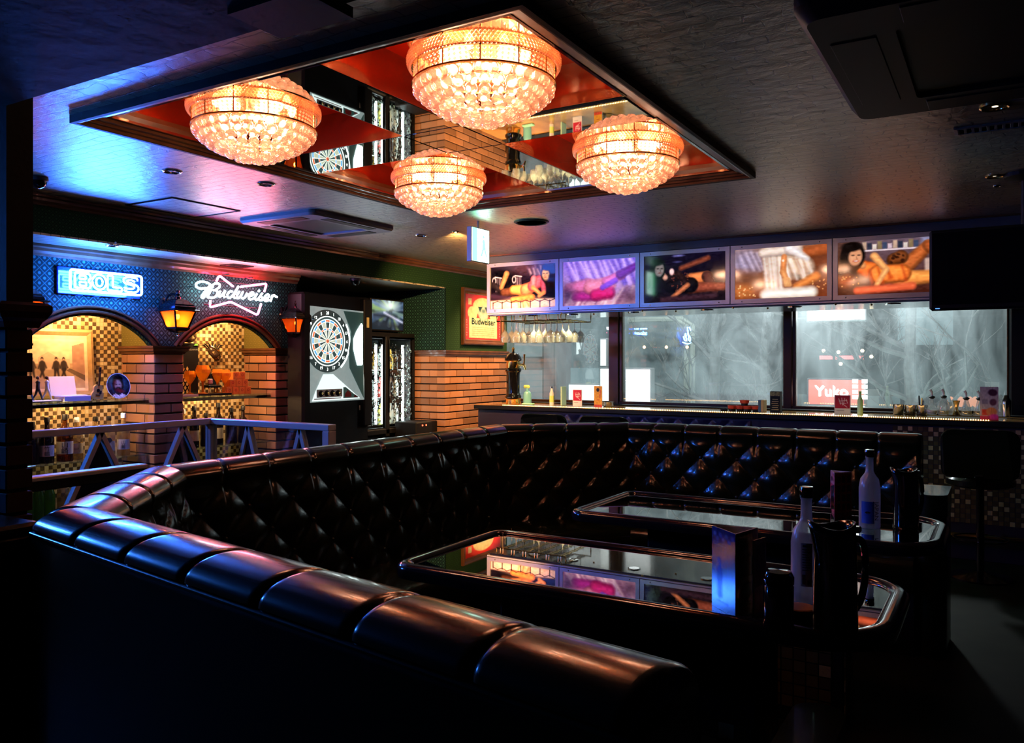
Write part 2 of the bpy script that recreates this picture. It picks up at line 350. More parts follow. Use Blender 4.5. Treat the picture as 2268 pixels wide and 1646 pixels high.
# ------------------------------------------------------------------ flat prints: colour grids and lettering
def lin(c): c = np.asarray(c, float); return np.where(c <= .04045, c / 12.92, ((np.clip(c, 0, 1) + .055) / 1.055) ** 2.4)
class Img:
    # x to the right 0..A, y down 0..1 ; colours are display values
    def __init__(s, nx, ny, col, asp):
        s.nx, s.ny, s.A = nx, ny, asp; s.a = np.tile(np.array(col, float), (ny, nx, 1))
        s.X, s.Y = np.meshgrid((np.arange(nx) + .5) / nx * asp, (np.arange(ny) + .5) / ny); s.rs = np.random.RandomState(nx * 7 + ny)
    def put(s, k, col): k = np.clip(k, 0, 1)[..., None]; s.a = s.a * (1 - k) + np.array(col, float) * k; return s
    def ell(s, cx, cyy, rx, ry, ang, col, soft=.02, k=1.):
        c, q = math.cos(ang), math.sin(ang); x, y = s.X - cx, s.Y - cyy; u, v = (x * c + y * q) / rx, (-x * q + y * c) / ry
        d = (np.sqrt(u * u + v * v) - 1) * min(rx, ry); return s.put((.5 - d / (2 * soft)) * 1.0 * k if k == 1 else np.clip(.5 - d / (2 * soft), 0, 1) * k, col)
    def limb(s, x0, y0, r0, x1, y1, r1, col, soft=.012):
        dx, dy = x1 - x0, y1 - y0; t = np.clip(((s.X - x0) * dx + (s.Y - y0) * dy) / (dx * dx + dy * dy + 1e-9), 0, 1)
        d = np.hypot(s.X - x0 - t * dx, s.Y - y0 - t * dy) - (r0 + (r1 - r0) * t); return s.put(.5 - d / (2 * soft), col)
    def rect(s, x0, x1, y0, y1, col, soft=.006, k=1.):
        d = np.maximum(np.maximum(x0 - s.X, s.X - x1), np.maximum(y0 - s.Y, s.Y - y1)); return s.put(np.clip(.5 - d / (2 * soft), 0, 1) * k, col)
    def poly(s, pts, col, soft=.006):
        ins = np.zeros(s.X.shape, bool); n = len(pts)
        for i in range(n):
            (x0, y0), (x1, y1) = pts[i], pts[(i + 1) % n]
            ins ^= ((y0 > s.Y) != (y1 > s.Y)) & (s.X < (x1 - x0) * (s.Y - y0) / (y1 - y0 + 1e-12) + x0)
        return s.put(ins.astype(float), col)
    def grad(s, c0, c1, ax='y'):
        t = (s.Y if ax == 'y' else s.X / s.A)[..., None]; s.a = np.array(c0, float) * (1 - t) + np.array(c1, float) * t; return s
    def noise(s, amp, cells=12, x0=0, x1=9, y0=0, y1=9):
        g = s.rs.rand(cells + 2, cells + 2); gx = s.X / s.A * cells; gy = s.Y * cells; i, j = gx.astype(int), gy.astype(int); fx, fy = gx - i, gy - j
        fx, fy = fx * fx * (3 - 2 * fx), fy * fy * (3 - 2 * fy)
        n = (g[j, i] * (1 - fx) + g[j, i + 1] * fx) * (1 - fy) + (g[j + 1, i] * (1 - fx) + g[j + 1, i + 1] * fx) * fy
        k = ((s.X > x0) & (s.X < x1) & (s.Y > y0) & (s.Y < y1))[..., None]; s.a = s.a + k * ((n - .5) * 2 * amp)[..., None] * (.4 + s.a); return s
def print_mesh(name, img, origin, ux, uy, material, parent=None):
    # origin = top-left corner, ux = full width vector, uy = full height vector (pointing down)
    nx, ny = img.nx, img.ny; o, ux, uy = Vector(origin), Vector(ux), Vector(uy); off = WL(parent) if parent is not None else Vector((0, 0, 0)); o = o - off
    gx, gy = np.meshgrid(np.arange(nx + 1) / nx, np.arange(ny + 1) / ny)
    co_ = np.array(o)[None, None] + gx[..., None] * np.array(ux) + gy[..., None] * np.array(uy)
    i, j = np.meshgrid(np.arange(nx), np.arange(ny)); a = j * (nx + 1) + i
    fa = np.stack([a, a + nx + 1, a + nx + 2, a + 1], -1).reshape(-1, 4)
    me = bpy.data.meshes.new(name); me.from_pydata(co_.reshape(-1, 3).tolist(), [], fa.tolist()); me.materials.append(material)
    c = lin(np.clip(img.a, 0, 1)).reshape(-1, 3); c = np.concatenate([c, np.ones((len(c), 1))], 1)
    at = me.color_attributes.new('Col', 'FLOAT_COLOR', 'CORNER'); at.data.foreach_set('color', np.repeat(c, 4, 0).astype(np.float32).ravel()); me.update()
    return link(name, me, parent)
def rect_print(name, img, p_tl, p_tr, p_bl, material, parent=None):
    p = Vector(p_tl); return print_mesh(name, img, p, Vector(p_tr) - p, Vector(p_bl) - p, material, parent)
TXT = {}
def text_geo(s, size=1.0, depth=0.0, align='LEFT'):
    key = (s, align)
    if key not in TXT:
        c = bpy.data.curves.new('lettering', 'FONT'); c.body = s; c.size = 1.0; c.align_x = align; c.resolution_u = 3
        o = bpy.data.objects.new('lettering_tmp', c); COL.objects.link(o); dg = bpy.context.evaluated_depsgraph_get()
        me = o.evaluated_get(dg).to_mesh(); vv = [tuple(v.co) for v in me.vertices]; ff = [tuple(p.vertices) for p in me.polygons]; o.evaluated_get(dg).to_mesh_clear()
        COL.objects.unlink(o); bpy.data.objects.remove(o); bpy.data.curves.remove(c); TXT[key] = (vv, ff)
    vv, ff = TXT[key]; return [(x * size, y * size, 0) for (x, y, z) in vv], ff
def lettering(s, origin, ux, uy, size, material, parent=None, name='lettering', align='LEFT', bold=0.0, fn=None, sx=1.0):
    # ux: writing direction, uy: up direction (unit vectors); origin: baseline start
    vv, ff = text_geo(s, size, 0, align); o, ux, uy = Vector(origin), Vector(ux).normalized(), Vector(uy).normalized(); mb = MB()
    for k in ([0] if not bold else [0, 1, 2]):
        dx, dy = ((0, 0), (bold, 0), (0, bold))[k]
        pts = [(o + ux * (x * sx + dx) + uy * (y + dy)) if fn is None else fn(x * sx + dx, y + dy) for (x, y, z) in vv]
        mb.add(pts, ff)
    return mb.build(name, material, parent)
M_ink = mat('black_ink', (.015, .014, .013), .5); M_inkw = mat('white_ink', (.8, .8, .78), .5); M_inkred = mat('red_ink', (.55, .02, .03), .5)
M_inkor = mat('orange_ink', (.8, .25, .04), .5); M_inkgreen = mat('dark_green_ink', (.01, .12, .08), .5); M_inkgrey = mat('grey_ink', (.25, .24, .2), .5)
M_print = colattr('printed_paper', .45); M_gprint = colattr('glossy_print', .12, spec=.6); M_screen = colattr('lit_screen', .2, em=1.2); M_backlit = colattr('backlit_print', .07, em=.85, spec=.6)
# ------------------------------------------------------------------ the room shell
ZC = 2.5; XS = -4.93; XW = -5.32; XB = -5.69; YWIN = 8.09; ZS = 2.275
CX0, CX1, CY0, CY1 = -3.235, -1.115, 1.91, 4.345     # ceiling coffer, outside of its rim
o = MB().box(-6.3, 3.2, -3.2, 8.2, -.1, 0).build('floor', M_floor); o['kind'] = 'structure'
mb = MB()
mb.box(XS, CX0 + .02, -3.2, 6.6, ZC, ZC + .05); mb.box(CX1 - .02, 3.2, -3.2, 6.6, ZC, ZC + .05)
mb.box(CX0 + .02, CX1 - .02, -3.2, CY0 + .02, ZC, ZC + .05); mb.box(CX0 + .02, CX1 - .02, CY1 - .02, 6.6, ZC, ZC + .05)
mb.box(XS, 3.2, 6.6, 8.3, ZC, ZC + .05)
o = mb.build('ceiling', M_ceil); o['kind'] = 'structure'
o = MB().box(3.1, 3.2, -3.2, 8.2, 0, ZC + .2).build('wall_right', M_dark); o['kind'] = 'structure'
o = MB().box(-6.3, 3.2, -3.2, -3.1, 0, ZC + .2).build('wall_back', M_dark); o['kind'] = 'structure'
# dropped bulkhead over the near side, with a recessed grille slot
mb = MB(); mb.box(-6.2, 3.1, -3.1, 1.37, 2.30, ZC)
o = mb.build('ceiling_bulkhead', M_bulk); o['kind'] = 'structure'
# left soffit with crown moulding
sof = struct('ceiling_soffit')
mb = MB(); mb.box(-6.25, XS, -3.1, 8.3, ZS, ZC + .1); mb.build('soffit_face', [M_paper2], sof)
mb = MB(); mb.box(-6.2, XS + .001, -3.1, 6.87, ZS - .012, ZS + .001); mb.build('soffit_underside', M_ceil, sof)
crown = [(0, 0), (.012, 0), (.016, -.012), (.03, -.02), (.034, -.034), (.05, -.045), (.05, -.06), (.062, -.06), (.062, .0)]
def mould(prof, p0, p1, name, m, parent): return MB().sweep(prof, [p0, p1]).build(name, m, parent)
mould([(0, 0), (0, -.062), (.012, -.062), (.016, -.048), (.032, -.036), (.034, -.02), (.05, -.014), (.052, 0)], (XS, -3, ZC), (XS, 8.05, ZC), 'crown_moulding', M_wood, sof)
mould([(0, 0), (0, -.075), (.012, -.075), (.016, -.06), (.03, -.045), (.034, -.026), (.05, -.018), (.052, 0)], (XW, -1, ZS - .012), (XW, 5.18, ZS - .012), 'lower_crown_moulding', M_wood, sof)
# -------- left wall: arched plate over brick piers, niches behind
wl = struct('wall_left')
A1, A2, HW, ZSP, RISE = 3.30, 4.46, .46, 1.615, .205
def arch_pts(c, hw, zs, rise, n=20):
    rad = (hw * hw + rise * rise) / (2 * rise); zc = zs + rise - rad; a = math.asin(hw / rad)
    return [(c + rad * math.sin(-a + 2 * a * k / n), zc + rad * math.cos(-a + 2 * a * k / n)) for k in range(n + 1)]
def plate(y0, y1, arches, x0, x1, ztop, zbot, name, m, parent):
    mb = MB(); cur = y0
    for c in arches:
        pts = arch_pts(c, HW, ZSP, RISE)
        mb.box(x0, x1, cur, c - HW, zbot, ztop)
        for i in range(len(pts) - 1):
            (ya, za), (yb, zb) = pts[i], pts[i + 1]
            mb.add([(x0, ya, za), (x0, yb, zb), (x0, yb, ztop), (x0, ya, ztop), (x1, ya, za), (x1, yb, zb), (x1, yb, ztop), (x1, ya, ztop)],
                   [(0, 1, 2, 3), (4, 7, 6, 5), (0, 4, 5, 1)])
        cur = c + HW
    mb.box(x0, x1, cur, y1, zbot, ztop); return mb.build(name, m, parent)
plate(-3.0, 5.18, [2.14, A1, A2], XW - .05, XW, ZS, ZSP, 'arched_wall_panel', M_paper, wl)
MB().box(XB - .08, XB - .01, -3.0, 5.2, 0, ZS).build('niche_back', mat('cream_grout', (.50, .38, .20), .8), wl)
MB().box(XB, XW - .05, -3.0, 5.18, 1.93, 1.98).build('niche_top', M_nichepaper, wl)
for c in (2.14, A1, A2):      # arch mouldings: two stepped ribs
    for k, (dr, w, pr) in enumerate(((.012, .026, .030), (.048, .022, .022))):
        pts = arch_pts(c, HW + dr, ZSP, RISE + dr); n = len(pts); mb = MB(); vv = []; ff = []
        cc = (c, ZSP + RISE - (HW * HW + RISE * RISE) / (2 * RISE))
        for (y, z) in pts:
            d = Vector((y - cc[0], z - cc[1])).normalized()
            for (a, b) in ((0, 0), (.3, pr * .9), (.7, pr), (1, 0)): vv.append((XW + b, y + d.x * w * a, z + d.y * w * a))
        for i in range(n - 1):
            for q in range(3): ff.append((i * 4 + q, i * 4 + q + 1, i * 4 + q + 5, i * 4 + q + 4))
        mb.add(vv, ff).build('arch_moulding', M_wood, wl, smooth=True)
# piers: every brick its own object
brick_me = {}
def brick(parent, x0, x1, y0, y1, z0, z1, m=None):
    m = m or M_brick; key = m.name
    if key not in brick_me:
        m0 = MB().cbox(-.5, .5, -.5, .5, -.5, .5, .03); brick_me[key] = mk_mesh('brick', m0.v, m0.f, [m])
    o = link('brick', brick_me[key], parent); o.location = Vector(((x0 + x1) / 2, (y0 + y1) / 2, (z0 + z1) / 2)) - WL(parent)
    o.scale = (abs(x1 - x0), abs(y1 - y0), abs(z1 - z0)); return o
PITCH = .0735; G = .0062
def pier(parent, x0, x1, y0, y1, ztop, zbot, skin=.05):
    # core with mortar colour; bricks around the +X face and the -Y face
    MB().box(x0 + .004, x1 - .008, y0 + .008, y1 - .004, zbot - .4, ztop).build('mortar_core', M_mortar, parent)
    k = 0; z = ztop
    while z - PITCH > zbot:
        z0, z1 = z - PITCH + G, z - G; wy = y1 - y0
        if k % 2 == 0:
            brick(parent, x1 - .11, x1, y0, y1 - .002, z0, z1)
            xs = [x1 - .11 - G, x1 - .11 - G - .21, x0]
        else:
            j = (R.choice((.42, .5, .58)))
            brick(parent, x1 - .21, x1, y0, y0 + wy * j - G / 2, z0, z1); brick(parent, x1 - .10, x1, y0 + wy * j + G / 2, y1 - .002, z0, z1)
            xs = [x1 - .21 - G, x1 - .21 - G - .12, x0]
        for a, b in ((xs[0], xs[1] + G), (xs[1], xs[2])):
            if a - b > .03: brick(parent, max(b, x0), a, y0, y0 + .06, z0, z1)
        z -= PITCH; k += 1
cap = [(0, -.05), (.008, -.05), (.012, -.036), (.024, -.03), (.026, -.012), (.034, -.008), (.036, .006), (0, .006)]
for (y0, y1) in ((2.60, 2.84), (3.76, 4.01), (4.92, 5.18)):
    pier(wl, XB, XW + .02, y0, y1, ZSP - .05, .5)
    MB().sweep(cap, [(XB, y0, ZSP), (XW + .02, y0, ZSP), (XW + .02, y1, ZSP), (XB, y1, ZSP)]).build('pier_cornice', M_wood, wl)
    MB().box(XB, XW + .015, y0 + .002, y1 - .002, ZSP - .05, ZSP + .005).build('pier_cap', M_dwood, wl)
    MB().box(XB, XW - .05, y0, y1, ZSP, 1.94).build('niche_side', M_nichepaper, wl)
# mosaic behind the niches: 29 mm glass tiles, too small to pick apart
M_t1 = mat('gold_tile', (.70, .50, .22), .25, .35, bump=(90, .8, .004)); M_t2 = mat('cream_tile', (.62, .50, .30), .35); M_t3 = mat('dark_tile', (.085, .055, .03), .12)
M_t4 = mat('bronze_tile', (.22, .14, .06), .2, .4)
def mosaic(name, parent, origin, ux, uy, nx, ny, p, n, mats=(0, 1, 2, 3), checker=True):
    mb = MB(); o, ux, uy, n = Vector(origin), Vector(ux), Vector(uy), Vector(n); rr = random.Random(nx * 31 + ny)
    for j in range(ny):
        for i in range(nx):
            if checker: mi = (2 if rr.random() < .70 else 3 if rr.random() < .6 else 1) if (i + j) % 2 else (0 if rr.random() < .6 else 1)
            else: mi = 2 if (i + j) % 2 else (0 if rr.random() < .5 else 3)
            g = p * .05; h = .002 + rr.random() * .0015
            a = o + ux * (i * p + g) + uy * (j * p + g); w = ux * (p - 2 * g); v = uy * (p - 2 * g); t = n * h
            mb.add([a, a + w, a + w + v, a + v, a + t, a + w + t, a + w + v + t, a + v + t], [(4, 5, 6, 7), (0, 1, 5, 4), (1, 2, 6, 5), (2, 3, 7, 6), (3, 0, 4, 7)], mi)
    return mb.build(name, [M_t1, M_t2, M_t3, M_t4], parent, kind='stuff')
for c in (A1, A2): mosaic('mosaic_tiles', wl, (XB - .01, c - HW, .52), (0, 1, 0), (0, 0, 1), 32, 49, .029, (1, 0, 0))
# recess for the games: back wall, side return and the brick corner
wr = struct('wall_recess')
MB().box(-6.15, -6.08, 5.15, 6.9, 0, ZS).build('recess_back', M_dark, wr)
MB().box(-6.15, XB + .01, 5.10, 5.17, 0, ZS).build('recess_side', M_dark, wr)
wc = struct('wall_corner')
MB().box(-6.2, XS - .02, 6.88, YWIN + .2, 0, ZS + .01).build('wall_core', M_paper2, wc)
MB().box(XS - .021, XS, 6.872, YWIN, 1.60, ZS + .002).build('wallpaper_panel', M_paper2, wc)
MB().box(-6.2, XS, 6.866, 6.88, 1.60, ZS + .002).build('return_wallpaper', M_paper, wc)
MB().box(-6.2, XS - .012, 6.872, YWIN, .3, 1.57).build('mortar_core', M_mortar, wc)
MB().sweep([(0, -.055), (.010, -.055), (.014, -.04), (.026, -.034), (.028, -.014), (.036, -.008), (.036, .006), (0, .006)][::-1], [(-6.1, 6.866, 1.62), (XS, 6.866, 1.62), (XS, YWIN, 1.62)][::1]).build('dado_moulding', M_wood, wc)
z = 1.57; k = 0
while z > .6:
    z0, z1 = z - PITCH + G, z - G; y = 6.86 ; first = True
    L0 = .10 if k % 2 else .215
    while y < YWIN - .03:
        y1 = min(y + (L0 if first else .245), YWIN); brick(wc, XS - .10, XS, y, y1 - G * 1.3, z0, z1); y = y1; first = False
    x = XS - .10; first = True
    while x > -5.8:
        x1 = x - (.10 if (k % 2 == 0 and first) else .215); brick(wc, x1 + G * 1.3, x, 6.86, 6.92, z0, z1); x = x1; first = False
    z -= PITCH; k += 1
# -------- near pillar at the far left of the picture
wp = struct('wall_pillar'); PY0 = 1.37; PXc, PYc = -2.66, 1.452
MB().box(PXc - .9, PXc, PY0, PYc, 1.66, 2.45).build('pillar_upper', M_dark, wp)
MB().sweep([(0, -.05), (.012, -.05), (.02, -.03), (.03, -.02), (.04, 0), (.04, .02), (.028, .03), (0, .03)], [(PXc - .9, PY0, 1.66), (PXc, PY0, 1.66), (PXc, PYc, 1.66), (PXc - .9, PYc, 1.66)]).build('pillar_cornice', M_dwood, wp)
MB().box(PXc - .9, PXc - .012, PY0 + .012, PYc - .012, 0, 1.66).build('mortar_core', M_mortar, wp)
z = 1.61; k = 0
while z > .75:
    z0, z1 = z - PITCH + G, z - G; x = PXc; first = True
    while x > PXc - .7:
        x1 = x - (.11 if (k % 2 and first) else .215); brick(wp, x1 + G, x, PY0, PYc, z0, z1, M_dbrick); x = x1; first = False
    z -= PITCH; k += 1
# -------- window wall
ww = struct('wall_window')
MB().box(-5.0, 3.1, YWIN - .03, YWIN + .12, 0, 1.06).build('window_apron', M_dark, ww)
MB().box(-5.0, 3.1, YWIN - .03, YWIN + .12, 2.42, ZC + .1).build('window_head', M_dark, ww)
MB().box(.06, 3.1, YWIN - .03, YWIN + .12, 1.05, ZC).build('window_side_panel', M_black, ww)
M_frame = mat('bronze_window_frame', (.07, .035, .018), .3, .5)
def mullion(p0, p1, name):
    xa, xb = onY(p0, 800, YWIN).x, onY(p1, 800, YWIN).x; mb = MB()
    mb.cbox(xa, xb - .035, YWIN - .05, YWIN + .05, 1.05, 2.44, .004); mb.cbox(xb - .03, xb, YWIN - .03, YWIN + .05, 1.05, 2.44, .004); mb.build(name, M_frame, ww); return xa, xb
ma = mullion(1352, 1380, 'mullion'); mb_ = mullion(1737, 1764, 'mullion'); mc = mullion(2230, 2246, 'mullion')
MB().cbox(-4.93, .06, YWIN - .035, YWIN + .05, 1.055, 1.085, .004).build('window_sill', M_frame, ww)
for i, (xa, xb) in enumerate(((-4.93, ma[0]), (ma[1], mb_[0]), (mb_[1], mc[0]))):
    wn = MB().box(xa, xb, YWIN - .004, YWIN + .004, 1.08, 2.44).build('window_%d' % (i + 1), M_winglass); wn['kind'] = 'structure'
# ------------------------------------------------------------------ ceiling coffer: rim, mirror cross, four red recesses
cf = struct('ceiling_coffer')
rim = [(CX0, CY0), (CX1, CY0), (CX1, CY1), (CX0, CY1)]
# counter-clockwise path seen from above: side (right of travel) points outwards
path = [(x, y, ZC) for (x, y) in rim]
MB().sweep([(0, .02), (0, -.032), (-.018, -.032), (-.018, .02)], path, closed=True).build('rim', M_black, cf)
MB().sweep([(-.018, .02), (-.018, -.030), (-.026, -.030), (-.032, -.020), (-.05, -.018), (-.056, -.010), (-.078, -.008), (-.084, .002), (-.108, .004), (-.115, .03), (-.115, .05), (-.018, .05)], path, closed=True).build('rim_moulding', M_wood, cf)
IX0, IX1, IY0, IY1 = CX0 + .11, CX1 - .11, CY0 + .11, CY1 - .11
MX0, MX1, MY0, MY1 = -2.272, -1.962, 2.845, 3.185       # mirror cross
ZR = 2.665
def panel(name, x0, x1, y0, y1, m, z=ZC): MB().cbox(x0 + .002, x1 - .002, y0 + .002, y1 - .002, z, z + .012, .003).build(name, m, cf)
panel('mirror_panel', MX0, MX1, MY0, MY1, M_mirror)
panel('mirror_panel', MX0, MX1, IY0, MY0, M_mirror); panel('mirror_panel', MX0, MX1, MY1, IY1, M_mirror)
panel('mirror_panel', IX0, MX0, MY0, MY1, M_mirror); panel('mirror_panel', MX1, IX1, MY0, MY1, M_mirror)
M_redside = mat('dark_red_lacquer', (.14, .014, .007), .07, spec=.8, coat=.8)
QUADS = [(MX1, IX1, IY0, MY0), (IX0, MX0, IY0, MY0), (MX1, IX1, MY1, IY1), (IX0, MX0, MY1, IY1)]
for (x0, x1, y0, y1) in QUADS:
    MB().box(x0 - .05, x1 + .05, y0 - .05, y1 + .05, ZR, ZR + .02).build('red_panel', M_red, cf)
    t = .012
    for (a, b, c, d) in ((x0 - t, x0, y0, y1), (x1, x1 + t, y0, y1), (x0 - t, x1 + t, y0 - t, y0), (x0 - t, x1 + t, y1, y1 + t)):
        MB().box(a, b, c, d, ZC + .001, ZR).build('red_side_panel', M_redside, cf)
# ------------------------------------------------------------------ chandeliers
M_bulb = emis('warm_bulb', (1., .66, .46), 11.0)
def ico_bead(mb, c, r):
    # octahedral bead with a cut girdle: 16 faces
    x, y, z = c; n = 6; vv = [(x, y, z + r)]
    for k in range(n): a = math.pi * 2 * k / n; vv.append((x + r * math.cos(a), y + r * math.sin(a), z))
    vv.append((x, y, z - r)); ff = []
    for k in range(n): ff += [(0, 1 + k, 1 + (k + 1) % n), (n + 1, 1 + (k + 1) % n, 1 + k)]
    mb.add(vv, ff)
ball_me = None; cube_me = None
CHR = .255
def make_chandelier(loc, label):
    global ball_me, cube_me
    t = thing('chandelier', loc, label, 'chandelier', 'crystal chandeliers in the ceiling coffer')
    # local z: 0 at the red ceiling, going down
    def bp(mb, name, m, smooth=False, kind=None): return mb.build(name, m, t, smooth=smooth, world=False, kind=kind)
    bp(MB().lathe([(0, 0), (.13, 0), (.13, -.012), (0, -.012)], 40), 'canopy', M_chrome)
    r = MB()
    for z in (-.030, -.078, -.118, -.160, -.215): r.lathe([(CHR - .018, z - .003), (CHR - .006, z - .003), (CHR - .006, z + .003), (CHR - .018, z + .003)], 48, closed=True)
    for k in range(12):
        a = 2 * math.pi * k / 12; p = (math.cos(a) * (CHR - .012), math.sin(a) * (CHR - .012)); r.cyl((*p, -.012), (*p, -.215), .0025, n=5)
    for (rr, z) in ((.20, -.235), (.15, -.262), (.09, -.285)): r.lathe([(rr - .003, z), (rr + .003, z), (rr + .003, z + .004), (rr - .003, z + .004)], 36, closed=True)
    bp(r, 'gold_frame', M_gold)
    for nm, zc in (('upper_bead_ring', -.054), ('lower_bead_ring', -.139)):
        q = MB(); q.lathe([(CHR - .014, zc - .020), (CHR - .004, zc - .014), (CHR, zc), (CHR - .004, zc + .014), (CHR - .014, zc + .020)], 56)
        bp(q, nm + '_backing', M_film)
        q = MB()
        for j in range(6):
            th = -1.05 + 2.1 * j / 5; rr = CHR - .006 + .012 * math.cos(th); z = zc + .021 * math.sin(th) / .87
            for k in range(118):
                a = 2 * math.pi * (k + .5 * (j % 2)) / 118; ico_bead(q, (rr * math.cos(a), rr * math.sin(a), z), .0068)
        bp(q, nm, M_bead, kind='stuff')
    q = MB()                                                           # strings of small beads
    for k in range(76):
        a = 2 * math.pi * k / 76
        for j in range(4):
            rr = CHR - .016 - j * .003; ico_bead(q, (rr * math.cos(a), rr * math.sin(a), -.172 - j * .0135), .0062)
    bp(q, 'bead_strands', M_bead, kind='stuff')
    if cube_me is None:
        m0 = MB(); m0.add([(-.014, 0, -.017), (.014, 0, -.017), (.014, 0, .017), (-.014, 0, .017), (0, -.008, 0), (0, .006, 0)], [(0, 1, 4), (1, 2, 4), (2, 3, 4), (3, 0, 4), (1, 0, 5), (2, 1, 5), (3, 2, 5), (0, 3, 5)])
        cube_me = mk_mesh('square_crystal', m0.v, m0.f, [M_crystal])
        b0 = MB().sphere((0, 0, 0), .0208, 14, 9, (1, 1, 1)); b0.cyl((0, 0, .019), (0, 0, .026), .004, n=6); ball_me = mk_mesh('crystal_ball', b0.v, b0.f, [M_crystal], smooth=True)
    n = 52
    for k in range(n):
        a = 2 * math.pi * k / n; c = link('square_crystal', cube_me, t); c.location = ((CHR - .012) * math.cos(a), (CHR - .012) * math.sin(a), -.0975); c.rotation_euler = (0, 0, a + math.pi / 2)
    for (rr, z, n) in ((.226, -.232, 33), (.203, -.256, 29), (.172, -.277, 24), (.138, -.296, 19), (.100, -.313, 13), (.060, -.326, 8), (.022, -.334, 3)):
        off = R.random()
        for k in range(n):
            a = 2 * math.pi * (k + off) / n; c = link('crystal_ball', ball_me, t); c.location = (rr * math.cos(a), rr * math.sin(a), z + R.uniform(-.003, .003)); c.rotation_euler = (0, 0, R.random() * 6)
    for k in range(8):
        a = 2 * math.pi * (k + .3) / 8; rr = .15
        m0 = MB().sphere((rr * math.cos(a), rr * math.sin(a), -.115), .017, 10, 7, (1, 1, 1.7)); bp(m0, 'bulb', M_bulb, True)
        m1 = MB().cyl((rr * math.cos(a), rr * math.sin(a), -.088), (rr * math.cos(a), rr * math.sin(a), -.012), .010, n=8); bp(m1, 'bulb_socket', M_gold)
    lo = Vector(loc)
    for k in range(3):
        a = 2 * math.pi * k / 3; light('chandelier_light', 'POINT', lo + Vector((.10 * math.cos(a), .10 * math.sin(a), -.17)), CH_W, (1., .62, .42), parent=t, shadow_soft_size=.05)
    for k in range(2): light('chandelier_light', 'POINT', lo + Vector((.12 * (1 - 2 * k), 0, -.05)), CH_W * .9, (1., .60, .38), parent=t, shadow_soft_size=.03)
    return t
CH_W = 3.8
for (x, y), lb in zip(((-1.53, 2.36), (-2.62, 2.32), (-1.55, 3.66), (-2.70, 3.70)),
        ('largest and nearest crystal ball chandelier, in the near right red recess', 'crystal ball chandelier hanging in the left red recess above the blue-lit ceiling',
         'crystal ball chandelier hanging in the right red recess, nearest to the bar posters', 'crystal ball chandelier in the farthest red recess, smallest in view')):
    make_chandelier((x, y, ZR), lb)
# ------------------------------------------------------------------ things on the ceiling
def ac_cassette(x0, x1, y0, y1, drop, mbody, mgrille, label, name='ceiling_air_conditioner'):
    cxx, cyy = (x0 + x1) / 2, (y0 + y1) / 2; t = thing(name, (cxx, cyy, ZC), label, 'air conditioner'); hx, hy = (x1 - x0) / 2, (y1 - y0) / 2
    def rr(hx, hy, r): return [(p.x, p.y) for p in roundpoly([V(-hx, -hy, 0), V(hx, -hy, 0), V(hx, hy, 0), V(-hx, hy, 0)], r, 4)]
    a, b, c = rr(hx, hy, .05), rr(hx - drop * .35, hy - drop * .35, .045), rr(hx * .62, hy * .62, .02); n = len(a); mb = MB()
    vv = [(p[0] + cxx, p[1] + cyy, ZC) for p in a] + [(p[0] + cxx, p[1] + cyy, ZC - drop * .55) for p in a] + [(p[0] + cxx, p[1] + cyy, ZC - drop) for p in b] + [(p[0] + cxx, p[1] + cyy, ZC - drop) for p in c] + [(p[0] + cxx, p[1] + cyy, ZC - drop + .012) for p in c]
    ff = []
    for q in range(4):
        for i in range(n): ff.append((q * n + i, q * n + (i + 1) % n, (q + 1) * n + (i + 1) % n, (q + 1) * n + i))
    mb.add(vv, ff).build('casing', mbody, t, smooth=True, angle=30)
    g = MB(); g.prism(c, lambda u, v, k: (u + cxx, v + cyy, ZC - drop + .012 + .004 * k)).build('intake_grille', mgrille, t)
    for (dx, dy) in ((1, 0), (-1, 0), (0, 1), (0, -1)):
        if dx: q = (cxx + dx * hx * .80 - hx * .10, cxx + dx * hx * .80 + hx * .10, cyy - hy * .58, cyy + hy * .58)
        else: q = (cxx - hx * .58, cxx + hx * .58, cyy + dy * hy * .80 - hy * .10, cyy + dy * hy * .80 + hy * .10)
        MB().cbox(*q, ZC - drop - .003, ZC - drop + .004, .002).build('air_flap', M_black, t)
    return t
ac_cassette(-4.56, -3.84, 3.88, 4.73, .035, M_grey, M_dgrey, 'grey ceiling air conditioner cassette near the red neon sign')
ac_cassette(-.49, .75, 2.26, 3.36, .085, M_black, M_black, 'large black ceiling air conditioner at the upper right')
M_lampglow = emis('dim_lamp', (1., .78, .5), 3.0)
def downlight(px, py, label, rad=.05, mrim=M_steel, lit=None, z=ZC, group='small round downlights in the ceiling'):
    p = onZ(px, py, z); t = thing('downlight', p, label, 'downlight', group)
    MB().lathe([(rad, .001), (rad, -.004), (rad * .86, -.008), (rad * .74, -.004), (rad * .66, .02), (0, .02)], 24, p).build('trim_ring', mrim, t, smooth=True)
    MB().lathe([(0, -.001), (rad * .42, .001), (rad * .5, .012), (0, .016)], 16, p).build('lamp', lit or M_dgrey, t, smooth=True)
downlight(381, 379, 'downlight on the blue-lit ceiling near the left pillar'); downlight(589, 407, 'downlight on the pink-lit ceiling beside the coffer')
downlight(933, 521, 'chrome downlight between the grey air conditioner and the lit exit sign'); downlight(1009, 513, 'small lit downlight right beside the exit sign', .03, M_gold, M_lampglow)
p = onZ(1009, 513, ZC); wash = light('wall_wash', 'SPOT', p + V(0, 0, -.012), 480, (1., .50, .18), shadow_soft_size=.02, spot_size=1.25, spot_blend=.8); wash.rotation_euler = (V(-4.93, 7.35, 1.55) - wash.location).to_track_quat('-Z', 'Y').to_euler()
